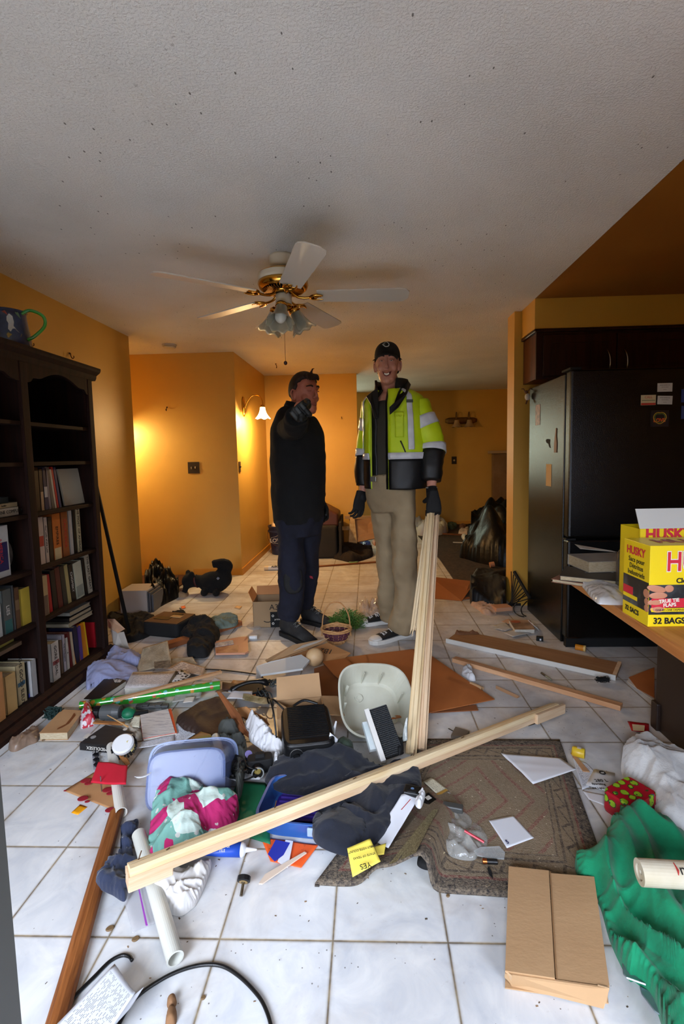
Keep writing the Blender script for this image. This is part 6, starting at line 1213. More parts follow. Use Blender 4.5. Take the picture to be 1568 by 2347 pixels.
solo('yarn_tangle',J(*[tube(spline([q+Vector((random.uniform(-.04,.04),random.uniform(-.03,.03),random.uniform(-.02,.025))) for _ in range(4)],4),.003,4) for _ in range(40)]),mat('dark_green_yarn',(26,48,44),.9),'tangle of dark green yarn against the bookcase foot','yarn')
HP('candy_wrapper','crumpled red and white patterned wrapper beside the stained book','wrapper',ZB,((720,380),(730,300),(790,195),(820,250),(865,300),(850,350),(780,375)),.06,mat('red_white_wrap',(176,40,56),.35,c2=(206,196,198),scale=40,p=(.48,.52),detail=1),amp=.03,fr=16,ew=.04,n=50,rings=10)
HP('torn_plastic','dusty crumpled clear plastic strip at the bookcase foot','plastic',ZB,((80,560),(200,500),(270,420),(350,430),(340,520),(250,560),(150,610),(90,610)),.03,mat('dusty_plastic',(150,124,104),.3,alpha=.7),amp=.02,fr=16,n=60,rings=10)
plank('wood_splinter','orange brown split wood strip beside the MIDDLESEX book','splinter',ZB,(740,375),(1110,395),.02,.008,wood('split_wood',(176,120,70),(150,96,52),0,1,.6,.2),za=.004,zb2=.02)
solo('wood_splinter',tube([at(ZB,965,310,.05),at(ZB,1150,415,.045)],[.002,.004],6),mat('dowel_light',(196,150,96),.6),'thin skewer lying over the black covered tools','stick')
for i,(a_,b_,l) in enumerate((((1045,620),(1145,740),'upper of the split wood strips by the white jar'),((1075,660),(1150,760),'lower of the split wood strips by the white jar'))): plank('wood_strip',l,'splinter',ZB,a_,b_,.018,.006,_mc['split_wood'] ,za=.03+.01*i,zb2=.02)
jr=thing('gear_jar','round white plastic jar lid with dark teeth below the MIDDLESEX book','lid',frame(at(ZB,1115,590,.06),(1,.2,0),z=(-.25,-.55,.8)))
part('disc',lathe([(.001,.0),(.04,.0),(.044,.01),(.044,.024),(.038,.03),(.001,.03)],28),mat('white_hdpe',(215,215,215),.4),jr); part('teeth',J(*[T(box(.036,.052,-.004,.004,-.012,.004),rt(0,0,i*15)) for i in range(24)]),M_black,jr)
SH_('yellow_card','pale yellow card stuck beside the white jar lid','card',ZB,((1180,640,.05),(1225,605,.05),(1190,515,.09),(1135,545,.09)),mat('pale_yellow_card',(200,184,120),.6),n=4,curl=0)
solo('foil_strip',([tuple(at(ZB,840+(62 if j else 0)-2*k,800-22*k,.004+.012*(k%2))) for k in range(10) for j in (0,1)],[(2*k,2*k+1,2*k+3,2*k+2) for k in range(9)]),mat('silver_foil',(200,200,206),.15,1),'crimped silver foil strip above the red cloth','foil',solid=.001)
solo('paper_curl',tube(spline([at(ZB,*p,.155) for p in ((1210,862),(1260,868),(1320,850),(1360,822))],5),[.002]*3+[.005]*10+[.002]*3,6,flat=.3),M_paper,'small curled white paper strip on the clear bin','scrap')
HP('plastic_cups','small pale plastic bits beside the open notebook','scrap',ZB,((1090,380),(1180,360),(1260,430),(1280,500),(1200,470),(1120,420)),.03,mat('bone_plastic',(196,186,170),.5),amp=.02,fr=20,n=40,rings=8)
SH_('seed_packet','small printed paper slip left of the notebook','paper',ZB,((1155,405,.02),(1250,430,.02),(1262,315,.04),(1210,315,.04)),printmat('tag_print',(206,200,176),(70,66,60),16,3,.7),n=6)
SH_('book_page','loose printed leaf beneath the green wrap roll','paper',ZA,((690,1190,.01),(920,1150,.01),(935,1100,.02),(720,1120,.02)),mat('grey_print',(150,146,138),.7,c2=(180,176,168),scale=20),n=6,curl=.008)
SH_('book_page','long loose tan leaf under the green wrap roll','paper',ZA,((420,1195,.01),(635,1165,.01),(632,1145,.01),(400,1180,.01)),M_paper2,n=4,curl=.002)
SH_('photo_print','small brown photograph right of the wrap roll end','photo',ZA,((1170,1025,.01),(1290,1045,.01),(1300,1005,.01),(1190,995,.01)),mat('brown_photo',(140,90,60),.5,c2=(190,150,110),scale=25),n=4)
SH_('brown_strip','dark brown card strip from the wrap roll to the telephone','card',ZA,((1100,1080,.03),(1340,1075,.03),(1345,1060,.03),(1105,1010,.03)),mat('dark_brown_card',(70,46,36),.6),n=4,th=.003)
SH_('shopping_list','silver grey wrapper beneath the end of the wrap roll','wrapper',ZA,((1040,1090,.012),(1150,1095,.012),(1185,1065,.012),(1070,1065,.012)),mat('grey_foil',(150,146,140),.3,.5,c2=(80,70,60),scale=30),n=6,curl=.01)
# ================================================================ AROUND THE BOOTS
ab=thing('shipping_carton','open brown shipping carton marked A3 with a black tape label','box',frame(at(ZK,190,905,.0)+Vector((-.02,.1,0)),(1,.06,0),z=(0,0,1)))
part('body',J(box(-.13,.17,0,.004,0,.2),box(-.13,-.126,0,.2,0,.2),box(.166,.17,0,.2,0,.2),box(-.13,.17,.196,.2,0,.2),box(-.13,.17,0,.2,0,.004)),mat('carton_front',(150,122,88),.7),ab)
part('flap',slab([(-.13,.2,.2),(.17,.2,.2),(.17,.24,.265),(-.135,.24,.26)],.003),mat('carton_lining',(196,136,84),.7),ab); part('flap',slab([(-.13,0,.2),(-.13,.2,.2),(-.17,.2,.27),(-.165,.02,.27)],.003),mat('carton_lining',(196,136,84),.7),ab)
text('A3',ab,frame((.03,-.001,.155),(1,0,0),z=(0,-1,0)),.06,M_ink); part('black_label',box(.0,.09,-.0015,0,.0,.12),M_mblack,ab); text('prime',ab,frame((.055,-.002,.062),(1,0,0),z=(0,-1,0)),.02,M_wink); part('smile_print',tube(spline([(-.05,-.001,.05),(-.03,-.001,.042),(-.01,-.001,.042),(.005,-.001,.05)],4),.003,6),M_ink,ab)
part('round_marks',J(*[T(lathe([(.005,0),(.009,0),(.009,.001),(.005,.001)],14,False,True),tr(.02,-.002,z)@rt(90)) for z in (.09,.03)]),M_wink,ab)
# basket
bk=thing('wicker_basket','small wicker basket with purple weave and a tall hoop handle','basket',tr(*(at(ZK,660,1000)+Vector((0,.05,0)))))
M_wick=mat('pale_wicker',(196,150,98),.7,c2=(170,120,72),scale=40,stretch=(1,1,4)); M_purw=mat('purple_wicker',(84,36,50),.6)
rr_=lambda z:.055+.045*(z/.1)
for k in range(8):
    z=.012+k*.011; n=28; m_=M_purw if 2<=k<=6 else M_wick
    part('weave_row',tube([((rr_(z)+.003*(-1)**(i+k))*cos(2*PI*i/n),(rr_(z)+.003*(-1)**(i+k))*.85*sin(2*PI*i/n),z) for i in range(n+1)],.0052,6),m_,bk)
for k in range(14):
    a_=2*PI*k/14; part('stake',tube([(rr_(0)*cos(a_),rr_(0)*.85*sin(a_),0),(rr_(.105)*cos(a_),rr_(.105)*.85*sin(a_),.105)],.003,5),M_wick,bk)
part('rim',J(tube([(.103*cos(2*PI*i/30),.088*sin(2*PI*i/30),.104+.003*sin(i)) for i in range(31)],.007,6),tube([(.106*cos(2*PI*i/30),.091*sin(2*PI*i/30),.094) for i in range(31)],.005,6)),M_wick,bk); part('bottom',lathe([(.001,0),(.055,0),(.055,.006),(.001,.006)],20),M_wick,bk)
part('handle',J(tube(spline([(-.1,0,.05),(-.088,0,.19),(-.045,0,.27),(0,0,.285),(.045,0,.27),(.088,0,.19),(.1,0,.05)],6),.0065,8,flat=.7),tube([(x_*1.0,.006*cos(i*1.1),z_+.0) for i,(x_,y_,z_) in enumerate(spline([(-.1,0,.05),(-.088,0,.19),(-.045,0,.27),(0,0,.285),(.045,0,.27),(.088,0,.19),(.1,0,.05)],8))],.003,5)),M_wick,bk)
random.seed(11); c=at(ZK,715,900)+Vector((.02,.12,0)); gv=[];gf=[]
for i in range(1500):
    r=random.random()**.6*.13; a_=random.uniform(0,2*PI); x=c.x+r*cos(a_)*1.1; y=c.y+r*sin(a_)*.8; z=random.uniform(0,.11*(1-(r/.15)**2)+.01)
    d=Vector((random.uniform(-1,1),random.uniform(-1,1),random.uniform(-.3,.7))).normalized()*.022; e=Vector((random.uniform(-1,1),random.uniform(-1,1),random.uniform(-1,1))).normalized()*.0011; p=Vector((x,y,z+.002)); k=len(gv)
    gv+= [tuple(p-e),tuple(p+e),tuple(p+d+e+Vector((random.uniform(-.006,.006),0,.004))),tuple(p+d*1.9)]; gf+=[(k,k+1,k+2),(k,k+2,k+3)]
gr=solo('easter_grass',(gv,gf),mat('green_shred',(56,96,30),.7,c2=(90,130,50),scale=20),'tuft of shredded green basket grass spilling behind the wicker basket','basket grass'); gr['kind']='stuff'
HP('bubble_wrap','clump of clear shiny bubble wrap behind the canvas shoes','bubble wrap',ZK,((820,760),(850,720),(900,740),(950,700),(985,730),(1000,790),(940,805),(860,810)),.09,mat('clear_bubbles',(215,190,170),.08,alpha=.35,coat=1),amp=.06,fr=22,n=70,rings=12,fine=.9)
HP('clear_bag','thin clear plastic scrap beside the shipping carton','plastic',ZK,((15,860),(50,835),(110,830),(125,870),(60,885)),.015,mat('clear_film2',(220,210,200),.1,alpha=.35),amp=.01,fr=20,n=40,rings=6)
SH_('red_print_card','small red and brown printed card at the left of the white bottle','card',ZK,((-15,1060),(15,1050),(25,990),(-5,940)),mat('red_brown_card',(160,70,44),.5),n=4)
# ================================================================ FAR BACKGROUND
bu=thing('bucket','navy blue plastic bucket reading LOWE\'S in the hall corner','bucket',tr(-1.18,6.50,0))
part('pail',lathe([(.001,.005),(.125,.0),(.13,.01),(.165,.36),(.172,.365),(.172,.385),(.16,.385),(.155,.36),(.12,.02),(.001,.015)],36),mat('navy_plastic',(36,42,66),.35),bu,smooth=False)
part('rim_band',lathe([(.17,.3),(.176,.305),(.176,.318),(.17,.323)],36,False),mat('navy_plastic',(36,42,66),.35),bu); 
text("LOWE'S",bu,tr(0,-.152,.2)@rt(83,0,8),.07,mat('silver_print',(150,140,130),.5),bold=.002)
part('logo_outline',tube([(x_,-.158+abs(x_)*.15,z_) for x_,z_ in ((-.1,.16),(.1,.16),(.11,.235),(.05,.25),(0,.275),(-.05,.25),(-.11,.235),(-.1,.16))],.003,5),mat('silver_print',(150,140,130),.5),bu)
part('handle',tube(spline([(-.172,0,.31),(-.15,-.1,.2),(0,-.19,.13),(.15,-.1,.2),(.172,0,.31)],6),.003,6),M_rust,bu)
solo('plastic_film',heap([(-1.18+.13*cos(t),6.5+.13*sin(t),.38) for t in [2*PI*i/10 for i in range(10)]],.12,.34,amp=.08,fr=18,n=60,rings=12,ew=.1),mat('warm_clear_plastic',(230,196,150),.3),'crumpled translucent plastic heaped in the navy bucket','plastic',smooth=True)
ac=thing('recliner','dark recliner seat with a brown top standing at the back wall','armchair',tr(-.72,6.35,0))
def wedge(x0,x1,y0,y1,z0,za,zb3): return [(x0,y0,z0),(x1,y0,z0),(x1,y1,z0),(x0,y1,z0),(x0,y0,za),(x1,y0,zb3),(x1,y1,zb3),(x0,y1,za)],[(3,2,1,0),(4,5,6,7),(0,1,5,4),(1,2,6,5),(2,3,7,6),(3,0,4,7)]
part('base',wedge(-.2,.32,-.25,.3,0,.42,.42),mat('charcoal_fabric',(42,38,34),.9,bump=.4,bscale=90),ac,bevel=.03,seg=3); part('seat_top',wedge(-.2,.34,-.2,.3,.4,.85,.56),mat('dark_brown_leather',(84,44,24),.5),ac,bevel=.03,seg=3); part('side_panel',slab([(.345,-.3,.05),(.345,.3,.05),(.345,.3,.5),(.345,-.3,.46)],.03),mat('charcoal_fabric',(42,38,34),.9),ac)
HP('seat_cushion','black flattened seat cushion on the floor by the back wall','cushion',ZK,((620,350),(640,295),(700,272),(770,262),(830,290),(910,305),(925,340),(880,365),(780,388),(700,375)),.12,mat('dusty_black_fabric',(34,26,22),.95),amp=.03,fr=4,ew=.12,zo=.03)
tb=thing('caulk_tube','white caulk tube with black lettering on the hall tiles','tube',frame(G(606,1302,.026),(1,.03,0),z=(0,0,1)))
part('barrel',T(lathe([(.001,0),(.026,.0),(.026,.22),(.001,.22)],20),rt(0,90)),mat('cream_tube',(214,190,150),.5),tb); part('black_band',T(lathe([(.0265,.05),(.0265,.2)],20,False),rt(0,90)),M_white,tb); text('ALEX',tb,frame((.12,-.0,.0272),(1,0,0),z=(0,-.7,.7)) if 0 else frame((.12,-.02,.0185),(1,0,0),z=(0,-.75,.66)),.03,M_ink,bold=.002)
dr=thing('cabinet_fragment','broken wooden drawer panel leaning by the back wall behind the tall person','drawer',tr(*Yp(850,1240,6.35)))
part('panel',slab([Yp(800,1190,6.45),Yp(857,1186,6.5),Yp(862,1235,6.3),Yp(812,1245,6.3)],.02),W_mdf,dr,world=True); part('torn_edge',slab([Yp(802,1187,6.43),Yp(812,1186,6.44),Yp(818,1246,6.29),Yp(799,1243,6.28)],.03),mat('chipped_ply',(196,166,120),.8,c2=(170,136,90),scale=20),dr,world=True)
part('top_rail',beam(Yp(790,1186,6.4),Yp(850,1186,6.5),[(-.02,-.02),(.02,-.02),(.02,.02),(-.02,.02)]),mat('chipped_ply2',(176,140,94),.8),dr,world=True)
solo('wooden_batten',beam(Yp(713,1214,6.05),Yp(800,1211,6.4),[(-.02,-.02),(.02,-.02),(.02,.03),(-.02,.03)]),mat('chipped_ply',(196,166,120),.8),'short wooden batten sticking out from the broken drawer','batten')
HP('blue_bag','small shiny blue plastic bag by the broken drawer','bag',ZK,((815,275),(850,258),(905,262),(905,285),(850,296)),.06,mat('blue_plastic_bag',(40,70,150),.3),n=40,rings=8,amp=.03,zo=.02)
HP('pink_scrap','pale pink scrap right of the small blue bag','scrap',ZK,((915,250),(945,242),(960,260),(935,275)),.05,mat('pink_scrap',(200,140,110),.6),n=30,rings=6,amp=.02,zo=.02)
SH_('green_scrap','teal scrap on the floor behind the two people','scrap',ZK,((750,412),(815,412),(820,392),(755,390)),mat('teal_scrap',(110,140,100),.7),n=4,curl=.006)
plank('floor_threshold','long thin brown strip on the tiles before the black cushion','strip',ZK,(500,440),(965,405),.05,.012,W_old)
# right side of the hall
cs=thing('cardboard_sheet','orange brown cardboard leaning on the floor right of the casings','cardboard',tr(*at(ZL,480,1130)))
part('panel',slab([at(ZL,*p) for p in ((235,1105),(620,1140),(640,1120))]+[Yp(1078,1350,at(ZL,720,1050).y+.02),Yp(1078,1332,at(ZL,720,1050).y+.14),Yp(985,1322,at(ZL,720,1050).y+.16)],.004),M_cardo,cs,world=True); part('lower_flap',slab([at(ZL,*p,.004) for p in ((640,1120),(740,1110),(715,1040),(690,1060))],.003),M_cardd,cs,world=True)
HP('black_duffel','black squared fabric bag with a loose tie by the yellow wall end','bag',ZL,((720,1080),(722,900),(760,860),(900,830),(1060,860),(1145,900),(1140,1140),(1000,1130),(800,1100)),.2,mat('black_nylon',(12,12,12),.6,bump=.3,bscale=30),zo=.06,amp=.03,fr=5,ew=.06,seed=3)
solo('bag_tie',tube(spline([at(ZL,*p,.05) for p in ((1060,1050),(1050,1090),(1075,1100),(1040,1130),(1025,1100)) ],5),.004,5),mat('pale_string',(150,130,104),.8),'pale string tie hanging from the black fabric bag','string')
tbg=HP('bin_bag','large full shiny black bin bag behind the yellow wall end','bag',ZL,((590,600),(700,520),(760,330),(900,300),(1100,260),(1300,300),(1400,500),(1350,700),(1150,725),(850,680),(680,630)),.6,M_bag,zo=.02,amp=.07,fr=2.6,ew=.6,seed=6,n=150,rings=34,fine=.45,ang=1.1)
for (pts,l,m_,h) in ((((55,290),(60,205),(160,190),(330,195),(400,205),(455,240),(440,290),(300,320),(120,320)),'white and clear foam packaging bags on the far floor',mat('foam_plastic',(176,170,180),.5,c2=(200,190,160),scale=4),.2),(((450,250),(455,215),(540,210),(560,250),(500,270)),'dark green crumpled cloth against the far wall',mat('green_grey_cloth',(70,84,66),.9),.1),(((590,255),(610,232),(665,235),(655,262)),'reddish brown crumpled scrap against the far wall',mat('red_brown_scrap',(120,80,60),.9),.06)):
    HP('packaging' if 'foam' in l else 'cloth_scrap',l,'scrap',ZL,pts,h,m_,amp=h*.4,fr=9,ew=.15,n=60,rings=12,zo=h*.3)
HP('paper_wad','crumpled pink white paper on the dark carpet','paper',ZL,((575,320),(630,275),(700,262),(745,300),(740,335),(640,335)),.08,mat('pinkish_paper',(196,170,150),.8),amp=.04,fr=12,n=50,rings=8,zo=.03)
solo('paper_roll',pipe(at(ZL,650,365,.05),at(ZL,685,410,.05),.045,.025,20),mat('white_tube_paper',(206,202,192),.6),'short white paper roll on the dark carpet beside the large bag','roll')
for a_,b_,l in (((515,438),(715,445),'long white plastic strip on the dark carpet'),((630,515),(715,508),'short white plastic strip on the dark carpet')): plank('plastic_strip',l,'strip',ZL,a_,b_,.03,.01,M_paper2,za=.013,zb2=.013)
plank('curtain_rod','thin reddish rod on the far edge of the dark carpet','rod',ZL,(310,335),(620,350),.03,.02,W_old,za=.013,zb2=.013)
solo('copper_cap',T(lathe([(.001,0),(.03,0),(.03,.05),(.001,.05)],16),tr(*at(ZL,955,705,.04))@rt(0,80)),mat('tan_cap',(190,130,90),.5),'small tan cylinder on the carpet before the large bag','cap')
# papers and things near the fridge
HP('paper_pile','crumpled printed papers by the end of the yellow wall','paper',ZL,((725,1155),(800,1150),(960,1145),(1060,1190),(1040,1270),(900,1280),(830,1230),(770,1190)),.04,printmat('tag_print',(206,200,176),(70,66,60),16,3,.7) if 0 else mat('warm_crumpled_paper',(190,158,134),.8,c2=(168,134,112),scale=14),amp=.03,fr=14,n=70,rings=12)
t=thing('small_carton','small peach carton with a grey base under the broom bristles','box',tr(*(at(ZL,1125,1300)+Vector((0,.07,0))))@rt(0,0,12)); part('carton',cbox(.14,.1,.05),mat('peach_carton',(186,136,104),.7),t,bevel=.002); part('grey_base',cbox(.142,.102,.02),mat('grey_carton_base',(120,104,92),.7),t,bevel=.002)
br=thing('bristle_broom','black bristled broom head leaning against the refrigerator side','broom',tr(*at(ZL,1200,1210)))
A_=Xp(1206,1352,1.262); pts=[]
part('bristles',J(*[tube([A_+Vector((-.0-.01*i,.03*i-.1,.02*i-.04)),at(ZL,1110+14*i,1200+4*i,.01)],.004,4) for i in range(9)]),M_mblack,br,world=True); part('block',tube([A_+Vector((0,-.1,-.04)),A_+Vector((-.06,.12,.12))],.014,6),M_mblack,br,world=True)
solo('thin_cable',tube(spline([Xp(1205,1360,1.24),at(ZL,1260,1180,.12),at(ZL,1250,1260,.03),at(ZL,1300,1310,.01),at(ZL,1370,1325,.01)],6),.004,6),M_black,'thin black cord looping down beside the broom head','cable',smooth=True)
solo('thin_cable',tube(spline([Xp(1208,1378,1.25),at(ZL,1335,1220,.08),at(ZL,1345,1290,.02),at(ZL,1390,1320,.01)],6),.005,6),M_black,'second black cord curling against the refrigerator side','cable',smooth=True)
t,q=floor_book(ZL,((1255,1480),(1495,1480),(1440,1370),(1180,1360)),.03,mat('dark_photo_cover',(110,84,66),.4,c2=(176,140,110),scale=9),'white edged book with a dark photo cover beside the refrigerator foot')
part('round_badge',T(lathe([(.001,0),(.035,0),(.035,.001),(.001,.001)],20),tr(*at(ZL,1265,1385,.034))@Matrix.Diagonal((1,.7,1,1))),mat('rust_badge',(160,84,50),.6),t,world=True)
for pts,l in ((((985,1440),(1100,1500),(1210,1480),(1150,1400)),'crumpled pale envelope left of the photo cover book'),(((1115,1520),(1230,1580),(1460,1530),(1330,1480)),'thin grey paper sheet below the photo cover book'),(((1000,1470),(1150,1505),(1220,1470),(1120,1440)),'small folded receipt lying on the pale envelope'),(((1095,1390),(1180,1420),(1230,1380),(1180,1350)),'peach slip of paper behind the photo cover book')):
    SH_('paper_sheet',l,'paper',ZL,pts,mat('grey_white_paper',(176,172,166),.7) if 'peach' not in l else mat('peach_slip',(190,150,120),.7),curl=.008,n=8)
solo('glove_leaflet',slab([at(ZL,*p,z) for p,z in (((1410,1365),.05),((1530,1470),.03),((1545,1495),.005),((1480,1440),.02))],.002),M_print,'narrow leaflet leaning on the photo cover book','leaflet')
t=thing('picture_frame','tape dispenser',None,tr(0,0,0)) if 0 else None
# small loose bits that fill the gaps of the pile
xs=[((1150,1090),(1250,1110),(1240,1060),(1170,1050),'torn white form between the leather bag and telephone',M_print),
((900,1440),(1010,1480),(1060,1430),(960,1400),'small ochre picture card under the grey gloves',mat('leaf_print',(110,96,56),.5)),
((780,1190),(860,1180),(880,1140),(800,1145),'white envelope corner poking out above the leather bag',M_paper2),
((640,1380),(730,1400),(760,1360),(680,1340),'blank note beside the open notebook',M_paper),
((560,1130),(640,1120),(650,1090),(575,1095),'dark cover scrap under the wooden stick',mat('dark_brown_card',(70,46,36),.6)),
((1010,1010),(1060,1030),(1090,990),(1040,975),'pale receipt at the right end of the printed pad',M_print)]
for a_,b_,c_,d_,l,m_ in xs: SH_('paper_scrap',l,'paper',ZA,(a_,b_,c_,d_),m_,z=.02,curl=.008,n=6)
xs=[((560,520),(640,560),(690,520),(610,480),'grey foil piece between the gloves and white cloth',mat('grey_foil',(150,146,140),.3,.5)),
((500,840),(600,870),(640,820),(540,800),'torn white paper right of the clear bin',M_paper),
((690,850),(800,860),(830,800),(720,790),'white paper under the old camera',M_paper),
((900,650),(960,680),(990,620),(930,600),'clear plastic lid between the camera and grill',mat('clear_film',(200,200,205),.12,alpha=.5))]
for a_,b_,c_,d_,l,m_ in xs: SH_('paper_scrap' if 'paper' in l else 'plastic_scrap',l,'paper' if 'paper' in l else 'plastic',ZC,(a_,b_,c_,d_),m_,z=.03,curl=.01,n=6)
solo('purple_cap',T(lathe([(.012,0),(.015,.002),(.015,.018),(.001,.02)],18),tr(*at(ZC,705,640,.06))@rt(40,20,0)),mat('lavender_plastic',(120,110,160),.4),'small lavender plastic cap behind the old camera','cap')
solo('black_strap',tube(spline([at(ZC,*p,.05) for p in ((490,660),(500,760),(560,830),(640,810),(700,740),(690,690),(620,700))],6),.007,6,flat=.4),M_blackc,'black webbing strap looping before the grey gloves','strap',smooth=True)
# fine grit over the rug and floor
random.seed(21); gv=[];gf=[]
def chip(p,s):
    k=len(gv); a_=random.uniform(0,PI); dx,dy=Vector((cos(a_),sin(a_),0))*s,Vector((-sin(a_),cos(a_),0))*s*random.uniform(.25,.7); 
    for z in (.0,s*.3): 
        for m_,n_ in ((-1,-1),(1,-1),(1,1),(-1,1)): gv.append(tuple(p+dx*m_+dy*n_*random.uniform(.6,1)+Vector((0,0,z))))
    gf.extend([(k+3,k+2,k+1,k),(k+4,k+5,k+6,k+7),(k,k+1,k+5,k+4),(k+1,k+2,k+6,k+5),(k+2,k+3,k+7,k+6),(k+3,k,k+4,k+7)])
for i in range(380): 
    u,v=random.random(),random.random(); p=Vector(rugf(u,v)); chip(p+Vector((0,0,.0075)),random.uniform(.0008,.003))
o=solo('wood_chips',(gv,gf),mat('chip_mix',(190,176,150),.8,c2=(110,90,66),scale=12,p=(.45,.55)),'fine pale chips and grit scattered over the worn rug','debris'); o['kind']='stuff'
gv=[];gf=[]
for i in range(520):
    b_=random.random(); x=random.gauss(.1,1.) ; y=random.uniform(1.05,4.2)
    if not -1.5<x<1.25: continue
    chip(Vector((x,y,.0003)),random.uniform(.001,.0035))
o=solo('floor_grit',(gv,gf),mat('dark_grit',(70,58,44),.9,c2=(140,110,80),scale=9,p=(.45,.55)),'fine dark grit and leaf bits strewn across the white tiles','debris'); o['kind']='stuff'
# ================================================================ PEOPLE
def sring(c,sx,dy,a,b,n=36,p=2.3,a0=0,a1=360,nf=0,seed=0,fq=9):
    """cross-section ring: half-width a along sx, half-depth b along dy, with cloth folds nf"""
    out=[]; full=(a1-a0)>=360; c=Vector(c)
    for i in range(n if full else n+1):
        t=math.radians(a0+(a1-a0)*i/n); ct,st=cos(t),sin(t)
        x=abs(ct)**(2/p)*math.copysign(a,ct); y=abs(st)**(2/p)*math.copysign(b,st)
        q=c+sx*x+dy*y
        if nf:
            d=(q-c).normalized(); k=noise.noise(Vector((q.x*fq,q.y*fq,q.z*fq*.7+seed)))*.7+(.5-abs(noise.noise(Vector((q.x*fq*1.3+seed,q.y*fq*1.3,q.z*fq*1.8)))))*.6
            q=q+d*nf*k
        out.append(tuple(q))
    return out
def lerp_rings(keys,k):
    """keys: list of (centre,a,b) -> smooth list"""
    cs=spline([Vector(x[0]) for x in keys],k); ab=spline([Vector((x[1],x[2],0)) for x in keys],k)
    return [(c,v.x,v.y) for c,v in zip(cs,ab)]
def limb(keys,sx,dy,k=5,n=24,nf=0,seed=0,p=2.1,cap=True,fq=11,a0=0,a1=360):
    R=[]
    L=lerp_rings(keys,k); m=len(L)
    for i,(c,a,b) in enumerate(L):
        t=(L[min(i+1,m-1)][0]-L[max(i-1,0)][0]).normalized(); x=Vector(sx)-t*Vector(sx).dot(t); x.normalize(); y=t.cross(x).normalized()
        if y.dot(Vector(dy))<0: y=-y
        R.append(sring(c,x,y,a,b,n,p,a0,a1,nf,seed,fq))
    return loft(R,cap=cap,closed=(a1-a0)>=360)
M_skin=mat('skin_tall',(196,138,114),.5,c2=(184,122,100),scale=22); M_skin2=mat('skin_short',(190,120,98),.5,c2=(178,104,84),scale=22)
M_hair=mat('brown_hair',(48,30,22),.7,c2=(30,19,14),scale=60,stretch=(1,1,.3)); M_lip=mat('lip_skin',(150,78,70),.5); M_eyew=mat('eye_white',(205,200,195),.2); M_iris=mat('dark_iris',(40,28,22),.2); M_mouth=mat('mouth_dark',(60,20,18),.6); M_teeth=mat('teeth',(225,218,205),.3)
def head_geo(s=1.,smile=0.):
    g=[sph(.078,.094,.105,0,-.008,.02,24,16),sph(.062,.072,.07,0,.012,-.06,20,12),sph(.05,.045,.036,0,.04,-.092,16,10),sph(.024,.02,.02,0,.072,-.108,12,8),
       tube([(0,.084,.035),(0,.097,.012),(0,.11,-.014),(0,.114,-.026)],[.008,.008,.0095,.010],10),sph(.009,.011,.008,.010,.097,-.03,10,8),sph(.009,.011,.008,-.010,.097,-.03,10,8),
       tube(spline([(-.052,.062,.034),(-.03,.079,.04),(0,.083,.036),(.03,.079,.04),(.052,.062,.034)],3),.011,8),
       sph(.024,.02,.022,.042,.053,-.03+.004*smile,12,8),sph(.024,.02,.022,-.042,.053,-.03+.004*smile,12,8),
       sph(.03,.02,.02,0,.072,-.066,12,8),sph(.05,.05,.06,0,.035,-.02,14,10),sph(.069,.07,.075,0,.0,-.035,16,12),
       sph(.009,.02,.032,.08,-.008,-.012,12,10),sph(.009,.02,.032,-.08,-.008,-.012,12,10)]
    return T(J(*g),Matrix.Scale(s,4))
